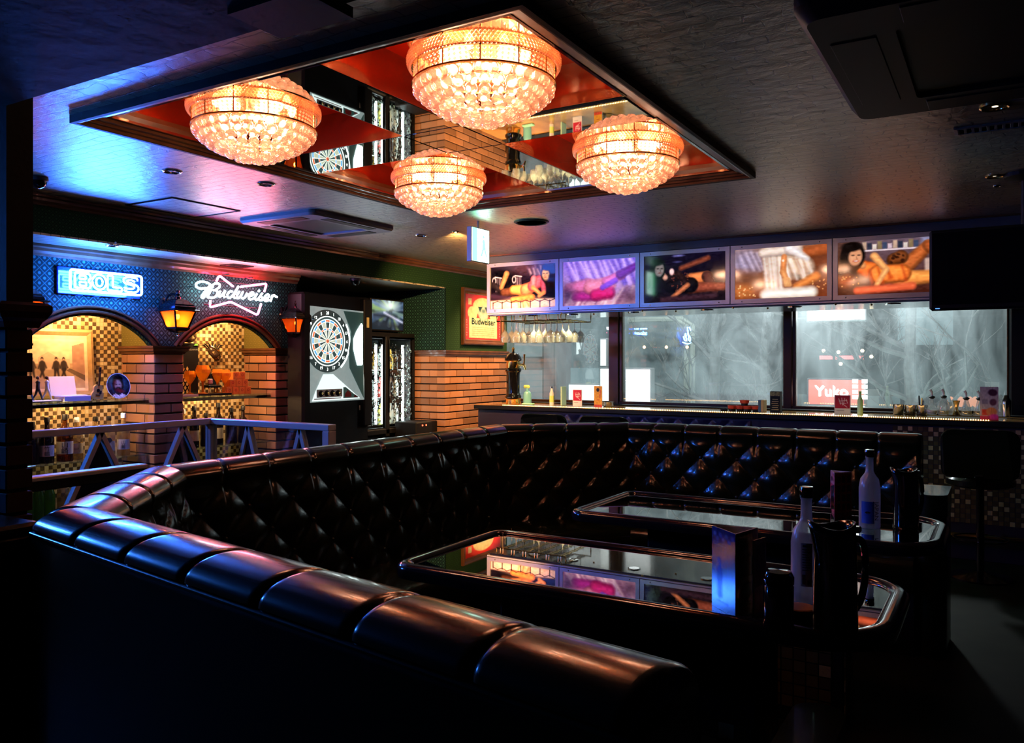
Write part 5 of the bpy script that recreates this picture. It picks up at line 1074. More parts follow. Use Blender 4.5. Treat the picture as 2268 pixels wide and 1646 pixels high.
t = thing('control_box', (-5.12, 6.62, .80), 'small black control box with red lights below the cooler', 'box'); MB().cbox(-5.30, -5.02, 6.50, 6.86, .72, .90, .01).build('box_body', M_black, t)
for yy in (6.60, 6.66): MB().sphere((-5.018, yy, .865), .008, 8, 6).build('indicator_light', M_redled, t)
# ------------------------------------------------------------------ framed beer poster
t = thing('framed_poster', (XS, 7.55, 1.68), 'framed red and cream beer label poster above the brick wall', 'picture')
a, b, zt, zb = 7.155, 7.985, 2.300, 1.690
fp = [(a, zb), (b, zb), (b, zt), (a, zt)]; mb = MB(); pr = [(0, 0), (0, .028), (.012, .036), (.03, .032), (.036, .022), (.052, .024), (.064, .012), (.064, 0)]; n = len(pr); vv = []; ff = []
for (yy, zz), (sy, sz) in zip(fp, ((1, 1), (-1, 1), (-1, -1), (1, -1))):
    for (w_, h) in pr: vv.append((XS + h, yy + sy * w_, zz + sz * w_))
for i in range(4):
    for k in range(n): j = (i + 1) % 4; ff.append((i * n + k, i * n + (k + 1) % n, j * n + (k + 1) % n, j * n + k))
mb.add(vv, ff).build('frame', M_wood, t)
im = Img(120, 110, (.80, .12, .06), 1.28); C = (.80, .74, .58)
im.ell(.64, .26, .38, .20, 0, C, .01); im.ell(.25, .42, .17, .15, .3, C, .01); im.ell(1.03, .42, .17, .15, -.3, C, .01); im.rect(.10, .22, .10, .24, C); im.rect(.13, 1.15, .52, .965, (.82, .78, .64)); im.ell(.64, .40, .20, .17, 0, (.55, .62, .60), .02); im.poly([(.44, .26), (.60, .26), (.52, .40)], (.05, .14, .17)); im.poly([(.84, .26), (.68, .26), (.76, .40)], (.05, .14, .17)); im.ell(.64, .42, .11, .13, 0, (.74, .72, .66), .02); im.ell(.64, .36, .08, .05, 0, (.35, .45, .46), .03)
for r in range(5): im.rect(.22, 1.04, .72 + r * .045, .735 + r * .045, (.48, .50, .40), .004, .6)
im.noise(.05, 30)
rect_print('print', im, V(XS + .014, a + .06, zt - .06), V(XS + .014, b - .06, zt - .06), V(XS + .014, a + .06, zb + .06), M_print, t)
lettering('Budweiser', (XS + .0165, (a + b) / 2, zb + .06 + (zt - zb - .12) * .335), (0, 1, 0), (0, 0, 1), .098, M_inkgreen, t, 'lettering', 'CENTER', .003, sx=1.15)
for (yy, st) in ((a + .085, 'GENUINE'), (b - .085, 'GENUINE')):
    for i, ch in enumerate(st): lettering(ch, (XS + .0165, yy, zb + .07 + .19 * (1 - i / 7)), (0, 1, 0), (0, 0, 1), .022, M_inkw, t, 'lettering', 'CENTER')
MB().box(XS + .024, XS + .026, a + .058, b - .058, zb + .058, zt - .058).build('glazing', M_glass, t)
# ------------------------------------------------------------------ bar bulkhead with the poster band
YP = 6.46; PX0 = -4.153; PW = .766; PZ0, PZ1 = 1.962, 2.425
bh = struct('ceiling_bar_bulkhead')
MB().box(PX0, 3.1, YP + .02, YP + .75, 1.955, ZC).build('bulkhead_box', M_dark, bh)
MB().box(PX0 - .01, 3.1, YP + .004, YP + .02, PZ1 + .004, ZC).build('fascia', mat('grey_blue_fascia', (.05, .06, .075), .35), bh)
MB().cbox(PX0, 3.1, YP + .03, YP + .74, 1.935, 1.955, .003).build('underside_panel', mat('grey_gloss_underside', (.16, .16, .15), .15, coat=.5), bh)
MB().cbox(PX0, 3.1, YP - .004, YP + .02, 1.945, 1.960, .003).build('lower_edge_rail', M_alu, bh)
MB().cbox(PX0, 3.1, YP - .03, YP + .004, ZC - .012, ZC + .002, .003).build('ceiling_edge_strip', M_wood, bh)
M_gled = emis('green_led', (.04, 1., .28), 7.0)
for k, x in enumerate((-3.75, -3.35, -2.75, -2.1, -1.4, -.7)):
    p = V(x, YP + .18, 1.935); t = thing('bulkhead_downlight', p, '%s downlight under the bar bulkhead, number %s from the left' % ('warm' if k < 2 else 'green', ('one', 'two', 'three', 'four', 'five', 'six')[k]), 'downlight', 'downlights under the bar bulkhead')
    MB().lathe([(.055, 0), (.055, -.006), (.046, -.008)], 18, p).build('trim_ring', M_chrome, t); MB().lathe([(0, -.004), (.046, -.004), (.046, 0)], 18, p).build('lamp', M_gled if k > 1 else M_lampglow, t)
    light('lamp_light', 'SPOT', (x, YP + .18, 1.925), (4.0 if k > 1 else 50.0), ((.08, 1., .35) if k > 1 else (1., .80, .40)), parent=t, shadow_soft_size=.02, spot_size=1.9, spot_blend=.6)
M_pframe = mat('riveted_metal_frame', (.42, .42, .46), .32, .55, bump=(90, .15, .001))
SK, SK2, SK3 = (.84, .50, .29), (.58, .28, .13), (.95, .70, .50)
NX_, NY_ = 190, 112
def sh(im, x0, y0, r0, x1, y1, r1, c, soft=.02, lift=.28):
    # a rounded form: dark rim, body colour, lit upper side
    d = tuple(.55 * v for v in c); l = tuple(min(1, v * 1.18 + .04) for v in c)
    im.limb(x0, y0, r0, x1, y1, r1, d, soft); im.limb(x0, y0 - r0 * .10, r0 * .80, x1, y1 - r1 * .10, r1 * .80, c, soft * 1.6); im.limb(x0, y0 - r0 * lift, r0 * .42, x1, y1 - r1 * lift, r1 * .42, l, soft * 2.2)
def face(im, x, y, s, f, hair, skin=SK3, smile=False):
    im.ell(x - f * .01, y, .17 * s, .22 * s, f * .15, hair, .02); im.ell(x - f * .07 * s, y + .16 * s, .13 * s, .17 * s, f * .3, hair, .03); im.ell(x + f * .03 * s, y + .01 * s, .095 * s, .135 * s, f * .12, tuple(.8 * v for v in skin), .02); im.ell(x + f * .04 * s, y, .078 * s, .115 * s, f * .12, skin, .025)
    for dx in (-.035, .045): im.ell(x + f * (.035 + dx) * s, y - .02 * s, .020 * s, .010 * s, 0, tuple(.32 * v for v in skin), .012)
    im.limb(x + f * .045 * s, y, .006 * s, x + f * .055 * s, y + .035 * s, .010 * s, tuple(.75 * v for v in skin), .008); im.ell(x + f * .04 * s, y + .068 * s, (.040 if smile else .026) * s, (.014 if smile else .010) * s, 0, tuple(v * m for v, m in zip(skin, (.75, .42, .42))), .010)
    if smile: im.ell(x + f * .04 * s, y + .066 * s, .028 * s, .007 * s, 0, (.97, .94, .90), .004)
    im.ell(x - f * .02 * s, y - .15 * s, .14 * s, .07 * s, 0, hair, .02)
def folds(im, n, c0, c1, x0, x1, y0, y1, sl, w=.02, seed=1):
    q = random.Random(seed)
    for k in range(n):
        x = x0 + (x1 - x0) * (k + q.random()) / n; c = c0 if k % 2 else c1; im.limb(x, y0 + q.uniform(0, .1), w * q.uniform(.4, 1), x + sl * q.uniform(.6, 1.3), y1 - q.uniform(0, .1), w * q.uniform(.6, 1.6), c, .035)
imgs = []; A_ = 1.72
# 1: woman in pink lying across cafe chairs
im = Img(NX_, NY_, (.05, .05, .08), A_); im.grad((.10, .05, .12), (.05, .04, .06)); im.ell(.30, .30, .34, .34, 0, (.025, .02, .035), .15); im.ell(1.05, .06, .3, .1, 0, (.32, .18, .16), .12)
for (x, y) in ((.10, .33), (.64, .32)):
    im.ell(x, y, .055, .085, 0, (.80, .72, .76), .012); im.ell(x, y, .036, .060, 0, (.07, .05, .08), .012); im.limb(x + .03, y - .09, .014, x + .20, y - .06, .012, (.80, .72, .76), .012)
    for k in range(4): im.limb(x + .06 + k * .04, y - .04, .006, x + .05 + k * .045, y + .26, .006, (.60, .52, .58), .01)
folds(im, 8, (.78, .66, .70), (.45, .34, .40), 1.00, 1.36, .02, .30, .06, .012, 3); im.rect(0, A_, .80, 1, (.86, .66, .60), .02); im.ell(.9, .9, .5, .1, 0, (1., .80, .66), .1)
sh(im, .08, .42, .06, .36, .62, .09, (.10, .07, .08)); sh(im, .30, .50, .05, .44, .18, .07, (.62, .40, .24)); sh(im, .36, .62, .09, .62, .60, .11, (.30, .16, .10)); sh(im, .62, .56, .10, .98, .60, .15, (.93, .52, .26)); sh(im, .95, .58, .15, 1.16, .50, .12, (.92, .46, .30))
sh(im, 1.12, .50, .12, 1.30, .40, .15, (.80, .30, .36)); sh(im, 1.16, .34, .08, 1.14, .54, .06, (.86, .40, .44)); sh(im, 1.14, .54, .045, 1.34, .70, .032, SK); sh(im, 1.40, .42, .07, 1.42, .66, .05, (.74, .26, .34)); sh(im, 1.42, .66, .04, 1.30, .74, .03, SK); face(im, 1.50, .24, 1.0, -1, (.10, .05, .05)); im.limb(1.60, .30, .05, 1.62, .56, .03, (.09, .04, .05), .03)
sh(im, .60, .80, .06, 1.12, .76, .07, (.96, .44, .20)); folds(im, 5, (.90, .34, .16), (1., .58, .34), .70, 1.10, .78, .98, .04, .014, 9)
for k in range(7): im.limb(.07 + k * .25, .84, .011, .07 + k * .25, 1, .011, (.14, .07, .07), .008); im.limb(.07 + k * .25, .86, .008, .19 + k * .25, .815, .008, (.14, .07, .07), .008); im.limb(.19 + k * .25, .815, .008, .31 + k * .25, .86, .008, (.14, .07, .07), .008)
imgs.append(im.noise(.05, 30))
# 2: purple satin sheets
im = Img(NX_, NY_, (.6, .4, .7), A_); im.grad((.46, .36, .80), (.84, .62, .66)); folds(im, 22, (.80, .66, .94), (.40, .28, .70), 0, 1.6, -.05, .55, .25, .035, 2); folds(im, 16, (.96, .80, .80), (.62, .40, .52), .2, 1.7, .6, 1.05, -.2, .035, 5)
sh(im, .16, .62, .12, .62, .56, .15, (.74, .34, .52), .04); sh(im, .30, .80, .08, .84, .80, .10, (.60, .12, .44), .04); sh(im, .66, .60, .15, 1.10, .56, .16, (.88, .44, .54), .04); sh(im, .78, .78, .11, 1.10, .74, .14, (.74, .10, .38), .04); sh(im, 1.04, .50, .10, 1.40, .36, .09, (.80, .36, .62), .03); sh(im, 1.36, .36, .09, 1.74, .18, .06, (.34, .10, .50), .03); sh(im, .95, .62, .04, 1.25, .48, .05, (.44, .22, .78), .03)
im.ell(.10, .74, .16, .20, 0, (.30, .20, .34), .14); im.ell(1.58, .84, .20, .18, 0, (.36, .22, .30), .16); im.ell(.7, .25, .5, .2, .1, (.86, .70, .98), .3, .35); imgs.append(im.noise(.05, 34))
# 3: woman in a black lace dress
im = Img(NX_, NY_, (.03, .03, .07), A_); im.grad((.05, .03, .11), (.07, .04, .06)); im.ell(.12, .55, .12, .60, .2, (.08, .08, .18), .06); sh(im, .80, .30, .03, 1.36, .12, .035, (.46, .20, .12), .03); im.ell(.74, .03, .09, .02, 0, (.5, .5, .78), .02); im.ell(.72, .16, .06, .015, 0, (.3, .3, .5), .02)
sh(im, 1.02, .56, .15, 1.34, .50, .11, (.82, .44, .22)); sh(im, 1.34, .50, .11, 1.50, .80, .07, (.26, .12, .10)); sh(im, 1.0, .72, .12, 1.66, .72, .08, (.50, .22, .14)); sh(im, .60, .62, .19, 1.00, .66, .16, (.05, .03, .04)); sh(im, .48, .52, .10, .66, .46, .13, (.07, .04, .05))
for k in range(40): im.ell(.60 + R.random() * .36, .40 + R.random() * .40, .016, .010, R.random() * 3, (.42, .20, .15), .010)
sh(im, .74, .40, .05, .94, .66, .05, (.12, .06, .06)); sh(im, .94, .66, .045, .62, .90, .035, (.70, .38, .22)); sh(im, .46, .48, .05, .40, .40, .045, (.78, .56, .46)); face(im, .30, .30, 1.05, 1, (.03, .06, .06), (.50, .46, .44)); im.ell(.60, .36, .052, .070, 0, (.90, .74, .70), .015); im.ell(.60, .36, .026, .036, 0, (.98, .86, .80), .015)
sh(im, .40, .95, .04, 1.5, .90, .05, (.18, .09, .12), .03); imgs.append(im.noise(.06, 34))
# 4: figure wrapped in white sheets
im = Img(NX_, NY_, (.5, .3, .2), A_); im.grad((.56, .40, .32), (.46, .20, .09)); im.ell(.16, .26, .30, .26, 0, (.62, .56, .66), .16); folds(im, 8, (.75, .68, .74), (.48, .40, .46), 0, .45, .05, .5, .15, .02, 4); im.ell(.25, .60, .3, .12, .2, (.34, .18, .10), .12)
sh(im, 1.12, .18, .10, 1.70, .10, .14, (.60, .28, .12), .04); sh(im, 1.34, .40, .10, 1.70, .34, .10, (.40, .17, .07), .05); sh(im, .84, .34, .20, 1.28, .44, .22, (.86, .72, .60), .04); folds(im, 12, (.99, .92, .84), (.70, .52, .40), .80, 1.36, .20, .66, .12, .018, 8)
sh(im, .66, .06, .09, .74, .92, .17, (.96, .86, .76), .03); folds(im, 12, (1., .95, .88), (.72, .58, .48), .52, .84, .05, .95, .08, .018, 6); sh(im, .54, .10, .08, 1.18, .06, .10, (.88, .76, .68), .03); sh(im, 1.04, .04, .10, 1.36, .26, .03, (.96, .86, .80), .03)
sh(im, .94, .20, .045, .92, .50, .050, (.84, .48, .25)); sh(im, .92, .50, .05, .98, .66, .045, (.88, .54, .30)); [sh(im, .94 + k * .03, .64, .013, .96 + k * .032, .76, .010, (.92, .60, .36)) for k in range(4)]; im.ell(.92, .27, .02, .02, 0, (1., .9, .8), .015)
sh(im, 1.16, .80, .05, 1.52, .62, .08, (.82, .46, .20), .03); sh(im, .58, .94, .09, 1.44, .92, .10, (1., .90, .78), .04); im.ell(.16, .84, .20, .14, 0, (.72, .40, .18), .06); [im.ell(.06 + R.random() * .36, .72 + R.random() * .24, .012, .012, 0, (1., .82, .55), .012) for k in range(16)]; [im.ell(1.46 + R.random() * .24, .66 + R.random() * .2, .010, .010, 0, (1., .7, .4), .012) for k in range(12)]  # gold dots at lower left: chandelier reflections painted into the print
imgs.append(im.noise(.05, 28))
# 5: smiling woman in an orange dress before a shelf
im = Img(NX_, NY_, (.3, .2, .2), A_); im.grad((.40, .32, .36), (.26, .10, .06)); im.ell(.12, .5, .24, .6, 0, (.30, .15, .07), .2); im.rect(.38, 1.42, .165, .20, (.84, .76, .76)); [im.rect(.42 + k * .085, .49 + k * .085, .02 + .025 * (k % 3), .165, [(.74, .62, .52), (.16, .18, .24), (.86, .80, .74), (.52, .44, .30), (.24, .28, .38), (.8, .7, .72)][k % 6], .012) for k in range(11)]; im.rect(1.4, A_, 0, .3, (.56, .58, .72), .05); im.rect(1.44, A_, .38, .70, (.74, .62, .56), .02)
sh(im, 1.10, .56, .14, 1.50, .16, .10, (.66, .32, .13), .025); sh(im, 1.50, .16, .09, 1.70, .42, .06, (.58, .27, .11), .025); sh(im, 1.06, .74, .15, 1.70, .72, .10, (.90, .52, .22), .025); sh(im, .94, .38, .11, 1.06, .34, .12, (.42, .20, .07), .02); [im.ell(.88 + R.random() * .26, .26 + R.random() * .2, .022, .016, R.random(), (.20, .08, .03), .012) for k in range(16)]
sh(im, .46, .52, .15, .72, .62, .18, (.94, .40, .13), .02); sh(im, .70, .64, .18, 1.06, .64, .17, (.96, .46, .16), .02); folds(im, 7, (1., .56, .24), (.72, .24, .08), .5, 1.1, .48, .8, .06, .014, 12); sh(im, .62, .30, .07, .82, .56, .045, (.92, .58, .32)); sh(im, .82, .56, .042, .66, .84, .032, (.94, .60, .34)); sh(im, .42, .46, .06, .36, .40, .05, (.88, .54, .30)); face(im, .26, .28, 1.25, 1, (.05, .025, .02), (.90, .62, .44), True)
sh(im, .34, .93, .06, 1.24, .88, .055, (.96, .36, .20), .03); im.ell(.14, .72, .14, .12, 0, (.66, .32, .16), .06); [im.ell(.04 + R.random() * .32, .62 + R.random() * .22, .010, .010, 0, (1., .75, .45), .012) for k in range(12)]; imgs.append(im.noise(.05, 30))  # last dots, lower left: glints of the chandeliers painted into the picture
plab = ('poster of a woman in pink lying across cafe chairs, leftmost over the bar', 'purple poster of draped bed sheets, second from the left over the bar', 'dark poster of a woman in black, middle one over the bar', 'amber poster of a figure in white sheets, fourth over the bar', 'poster of a smiling woman in orange before a shelf, beside the television')
for i, im in enumerate(imgs):
    x0 = PX0 + i * PW; x1 = x0 + PW - .004; fw = .036; t = thing('bar_poster', ((x0 + x1) / 2, YP, PZ0), plab[i], 'poster', 'framed posters above the bar')
    MB().sweep([(0, 0), (0, .012), (-.002, .014), (-fw, .014), (-fw, 0)], [(x0, YP + .006, PZ0), (x1, YP + .006, PZ0), (x1, YP + .006, PZ1), (x0, YP + .006, PZ1)], upv=(0, -1, 0), closed=True).build('frame', M_pframe, t)
    rect_print('print', im, V(x0 + fw, YP + .001, PZ1 - fw), V(x1 - fw, YP + .001, PZ1 - fw), V(x0 + fw, YP + .001, PZ0 + fw), M_backlit, t)
    for (sx, sz) in ((.12, .018), (.88, .018), (.12, -.018), (.88, -.018)): MB().sphere((x0 + PW * sx, YP - .009, (PZ0 if sz > 0 else PZ1) + sz), .006, 8, 6).build('screw', M_chrome, t, True)
# little bulbs on the lower edge
for i in range(6):
    for dy, dx in ((0, 0), (.20, .17)):
        x = PX0 + i * PW + dx * 1.3 + .02
        if x < -.3: tag(MB().sphere((x, YP + dy, 1.935), .009, 10, 8).build('ball_stud', M_gold, smooth=True), 'brass ball stud under the bar bulkhead edge, %s, number %s from the left' % ('front row' if dy == 0 else 'rear row', ('one', 'two', 'three', 'four', 'five', 'six')[i]), 'stud', 'brass ball studs under the bulkhead')
# ------------------------------------------------------------------ glass rack and hanging wine glasses
t = thing('glass_rack', (-3.80, 6.80, 1.90), 'gold wire glass rack hanging under the bar bulkhead', 'rack'); rx0, rx1, ry0, ry1, rz = -4.09, -3.36, 6.53, 7.05, 1.885
for yy in (ry0, ry1): MB().tube([(rx0, yy, 1.935), (rx0, yy, rz), (rx1, yy, rz), (rx1, yy, 1.935)], .006, 6).build('side_wire', M_gold, t)
RUNS = 6
for k in range(RUNS):
    x = rx0 + .06 + k * .122
    for s in (-.014, .014): MB().tube([(x + s, ry0 - .01, 1.935), (x + s, ry0 - .01, rz + .004), (x + s, ry1, rz + .004)], .0045, 6).build('rail_wire', M_gold, t)
wg = None; lab_r = ('first', 'second', 'third', 'fourth', 'fifth', 'sixth'); lab_c = ('front', 'second', 'third', 'rear')
for k in range(RUNS):
    for j in range(4):
        if k == 2 and j == 0: continue
        x = rx0 + .06 + k * .122; y = ry0 + .05 + j * .122
        lb = 'wine glass hanging upside down, %s place in the %s run from the left' % (lab_c[j], lab_r[k])
        if wg is None:
            wg = thing('wine_glass', (x, y, rz + .008), lb, 'glass', 'wine glasses hanging in the rack')
            pr = [(.0, .004), (.034, .003), (.035, .0), (.006, -.004), (.004, -.012), (.004, -.085), (.010, -.097), (.030, -.118), (.038, -.145), (.038, -.165), (.032, -.205), (.0305, -.205), (.0365, -.165), (.0365, -.145), (.028, -.119), (.006, -.100)]
            MB().lathe(pr[:6], 16).build('stem', M_glassware, wg, True, world=False); MB().lathe(pr[5:], 18).build('bowl', M_glassware, wg, True, world=False, angle=70)
        else: dup(wg, (x, y, rz + .008), lb)
# ------------------------------------------------------------------ bar counter
BY, BZ, BX0 = 7.05, 1.065, -4.70
M_btop = mat('amber_counter_top', (.50, .26, .09), .14, coat=.5, noise=(5, (.30, .14, .05), .8)); M_bfront = mat('dark_purple_front', (.020, .014, .030), .4); M_led = emis('warm_led', (1., .55, .18), 13.0)
t = thing('bar_counter', (-2.0, BY, 0), 'long bar counter with an amber lit edge in front of the windows', 'counter')
MB().cbox(BX0 + .02, 2.0, BY + .05, BY + .62, 0, BZ - .045, .006).build('counter_body', M_bfront, t); MB().cbox(BX0, 2.0, BY, BY + .65, BZ - .045, BZ - .004, .004).build('counter_edge', M_black, t)
MB().cbox(BX0 + .004, 2.0, BY + .012, BY + .645, BZ - .004, BZ, .001).build('counter_top', M_btop, t)
MB().cbox(BX0, 2.0, BY + .55, BY + .65, BZ, BZ + .012, .003).build('rear_rubber_strip', M_black, t)
q = MB(); n = 0; x = BX0 + .35
while x < -.08: q.sphere((x, BY + .010, BZ + .003), .0042, 6, 4); x += .0165
q.build('led_strip', M_led, t, kind='stuff')
bx0, bx1 = onY(1192, 930, BY + .04).x, onY(1662, 930, BY + .04).x; nx, nz = 150, 36; vv = []; ff = []
for j in range(nz + 1):
    for i in range(nx + 1):
        u, v = i / nx, j / nz; s_ = u * (bx1 - bx0) / .16; r_ = v * .42 / .16; pf = math.sqrt(abs(math.sin(math.pi * (s_ + r_) / 1) * math.sin(math.pi * (s_ - r_)))); vv.append((bx0 + u * (bx1 - bx0), BY + .046 - .022 * pf, BZ - .07 - .42 * v))
for j in range(nz):
    for i in range(nx): a = j * (nx + 1) + i; ff.append((a, a + 1, a + nx + 2, a + nx + 1))
MB().add(vv, ff).build('tufted_panel', M_blueleather, t, True, angle=80)
for j in range(3):
    for i in range(int((bx1 - bx0) / .16) + 1):
        x = bx0 + .08 * (j % 2 == 0) + i * .16
        if bx0 + .02 < x < bx1 - .02: MB().sphere((x, BY + .042, BZ - .07 - .08 - .08 * j), .009, 8, 6, (1, .5, 1)).build('button', M_blueleather, t, True)
mosaic('front_mosaic', t, (-.75, BY + .049, .28), (1, 0, 0), (0, 0, 1), 50, 20, .036, (0, -1, 0), checker=False)
MB().cyl((-1.2, BY - .10, .21), (1.9, BY - .10, .21), .02, n=10).build('foot_rail', M_gold, t, True)
for x in (-1.0, .0, 1.0): MB().cyl((x, BY - .10, .21), (x, BY + .06, .21), .012, n=8).build('rail_bracket', M_gold, t)
# ------------------------------------------------------------------ on the counter
def at(px, y, z=BZ): y = BY + (y - 6.60); return V(onY(px, 890, y).x, y, z + .0005)
t = thing('beer_tower', at(1137, 6.86), 'black ceramic beer tower with a brass tap at the left end of the bar', 'beer tap'); p = at(1137, 6.86)
MB().lathe([(.0, 0), (.078, 0), (.080, .01), (.076, .05), (.078, .055)], 28, p).build('base', M_gold, t, smooth=True); MB().lathe([(.078, .055), (.088, .065), (.086, .085), (.074, .10), (.070, .12), (.070, .30), (.076, .335), (.086, .345), (.088, .365), (.080, .375)], 28, p).build('column', M_gblack, t, smooth=True)
MB().lathe([(.072, .375), (.074, .38), (.072, .445), (.076, .45)], 28, p).build('tap_collar', M_gold, t, smooth=True); MB().lathe([(.082, .45), (.090, .46), (.086, .475), (.074, .50), (.055, .525), (.028, .535), (.010, .54), (.012, .55), (0, .56)], 28, p).build('crown', M_gblack, t, smooth=True)
MB().lathe([(.0, .54), (.016, .548), (.010, .562), (.018, .575), (.0, .60)], 10, p).build('finial', M_gold, t, smooth=True)
MB().tube([p + V(.07, -.02, .41), p + V(.13, -.03, .41), p + V(.15, -.03, .40), p + V(.165, -.03, .36)], [.014, .014, .016, .009], 10).build('spout', M_gold, t, True); MB().tube([p + V(.145, -.03, .415), p + V(.15, -.03, .46), p + V(.152, -.03, .52)], [.010, .008, .012], 8).build('tap_handle', M_gold, t, True)
M_teal = mat('teal_plastic', (.20, .55, .55), .3, tr=.0); M_lime = mat('lime_plastic', (.60, .80, .20), .4); p = at(1168, 6.90); t = thing('spray_bottle', p, 'teal spray bottle with a lime trigger beside the beer tower', 'spray bottle')
MB().lathe([(0, 0), (.042, 0), (.044, .01), (.044, .10), (.036, .125), (.016, .14), (.016, .155)], 20, p).build('bottle', M_teal, t, smooth=True); MB().cbox(p.x - .045, p.x + .03, p.y - .014, p.y + .014, p.z + .165, p.z + .20, .012).build('spray_head', M_lime, t); MB().cyl(p + V(0, 0, .15), p + V(0, 0, .17), .014, n=10).build('collar', M_teal, t)
p = at(1170, 6.80); tag(MB().cbox(p.x - .065, p.x + .065, p.y - .03, p.y + .03, p.z, p.z + .018, .008).build('folded_cloth', mat('mint_cloth', (.25, .60, .45), .8)), 'folded mint bar cloth at the foot of the beer tower', 'cloth')
def small_bottle(px, y, h, r, mg, mcap, label, mlab=None):
    p = at(px, y); t = thing('bottle', p, label, 'bottle'); MB().lathe([(0, 0), (r, 0), (r, h * .62), (r * .5, h * .78), (r * .42, h * .92)], 16, p).build('bottle_glass', mg, t, smooth=True); MB().lathe([(r * .5, h * .90), (r * .5, h), (0, h)], 12, p).build('cap', mcap, t)
    if mlab: MB().lathe([(r * 1.02, h * .15), (r * 1.02, h * .5)], 16, p).build('label', mlab, t, smooth=True)
small_bottle(1222, 6.92, .19, .024, MATS['white_plastic'], M_steel, 'slim white bottle between the spray bottle and the green booklet', M_lime)
p = at(1248, 6.94); t = thing('booklet', p, 'pale green booklet standing on the bar', 'booklet'); MB().cbox(p.x - .008, p.x + .008, p.y - .05, p.y + .05, p.z, p.z + .19, .002).build('cover', mat('pale_green_card', (.42, .66, .45), .5), t)
def menu_stand(px, y, wd, h, label, front, base=True):
    p = at(px, y); t = thing('menu_stand', p, label, 'menu'); MB().cbox(p.x - wd / 2, p.x + wd / 2, p.y - .003, p.y + .003, p.z, p.z + h, .001).build('card', M_labw, t)
    MB().cbox(p.x - wd / 2, p.x + wd / 2, p.y - .03, p.y + .03, p.z, p.z + .004, .001).build('foot', M_glass, t); rect_print('print', front, p + V(-wd / 2, -.0045, h), p + V(wd / 2, -.0045, h), p + V(-wd / 2, -.0045, 0), M_print, t); return t, p
def red_menu():
    im = Img(40, 60, (.86, .82, .80), .66); im.rect(.03, .63, .02, .66, (.72, .08, .18))
    for (a, b, c, d) in ((.18, .18, .26, .46), (.30, .14, .34, .50), (.42, .16, .38, .44), (.48, .20, .54, .40), (.20, .30, .52, .26), (.22, .40, .48, .42), (.36, .46, .52, .60)): im.limb(a, b, .014, c, d, .014, (.95, .85, .82), .01)
    im.rect(.08, .40, .76, .78, (.5, .45, .42)); return im
menu_stand(1279, 6.82, .10, .165, 'crimson menu card with white brush strokes near the beer tower', red_menu()); menu_stand(1866, 6.74, .125, .165, 'crimson menu card with white brush strokes near the light green bottle', red_menu())
im = Img(30, 66, (.86, .58, .10), .42); im.ell(.20, .18, .08, .09, 0, (.12, .10, .05), .01); im.rect(0, .42, .88, 1, (.80, .25, .10)); im.limb(.34, .2, .02, .30, .55, .02, (.75, .20, .05)); im.rect(.12, .28, .64, .68, (.7, .3, .1)); im.noise(.06, 14); menu_stand(1325, 6.80, .085, .205, 'yellow upright menu card beside the metal bowl', im)
p = at(1347, 6.92); tag(MB().lathe([(0, 0), (.045, 0), (.055, .01), (.058, .045), (.052, .05), (.049, .012), (0, .008)], 20, p).build('metal_bowl', M_steel, smooth=True), 'small steel bowl on the bar right of the yellow menu', 'bowl')
# red ashtrays, stacked
M_redp = mat('red_plastic', (.62, .05, .03), .3); ash = None
for (px, zz, lb) in ((1622, 0, 'leftmost on the bar'), (1640, 0, 'second in the bottom row'), (1656, 0, 'third in the bottom row'), (1675, 0, 'rightmost in the bottom row'), (1649, .05, 'on top of the stack')):
    p = at(px, 6.84, BZ + zz); t = thing('ashtray', p, 'red and black ashtray, ' + lb, 'ashtray', 'stacked red ashtrays on the bar'); n = 20
    MB().lathe([(0, 0), (.030, 0), (.030, .022), (0, .022)], 16, p).build('ashtray_base', M_black, t); MB().lathe([(0, .022), (.036, .022), (.042, .05), (.036, .05), (.030, .028), (0, .028)], n, p).build('ashtray_bowl', M_redp, t)
for k, px in enumerate((1604, 1609)): p = at(px, 6.85); tag(MB().cbox(p.x - .03, p.x + .03, p.y - .02, p.y + .02, p.z, p.z + .022, .004).build('matchbox', M_black), ('black matchbox left of the ashtrays', 'black matchbox touching the ashtray stack')[k], 'box') if k == 0 else None
for k, px in enumerate((1686, 1692)):
    p = at(px, 6.86); tag(MB().cbox(p.x - .016, p.x + .012, p.y - .05, p.y + .05, p.z, p.z + .105, .003).build('menu_book', (mat('blue_book', (.05, .12, .22), .5), mat('tan_book', (.55, .36, .16), .5))[k]), ('narrow blue menu book beside the ashtrays', 'tan menu book at the right of the ashtrays')[k], 'book')
p = at(1719, 6.80); t = thing('liquor_carton', p, 'tall black carton with gold print on the bar by the window post', 'box'); MB().cbox(p.x - .043, p.x + .043, p.y - .04, p.y + .04, p.z, p.z + .185, .002).build('carton', M_black, t); M_inkgold = mat('gold_ink', (.55, .42, .18), .4, .5)
MB().box(p.x - .041, p.x + .041, p.y - .0415, p.y - .0405, p.z + .145, p.z + .182).build('gold_band', mat('gold_band', (.30, .26, .10), .5, noise=(80, (.05, .04, .02), .9)), t)
for k in range(6): MB().box(p.x - .03 + .004 * (k % 3), p.x + .03 - .006 * (k % 2), p.y - .0415, p.y - .0405, p.z + .025 + k * .018, p.z + .029 + k * .018).build('print_line', M_inkgold, t)
small_bottle(1905, 6.72, .20, .022, mat('light_green_bottle', (.60, .80, .42), .3), M_lime, 'light green bottle right of the crimson menu near the window post')
M_cup = M_steel
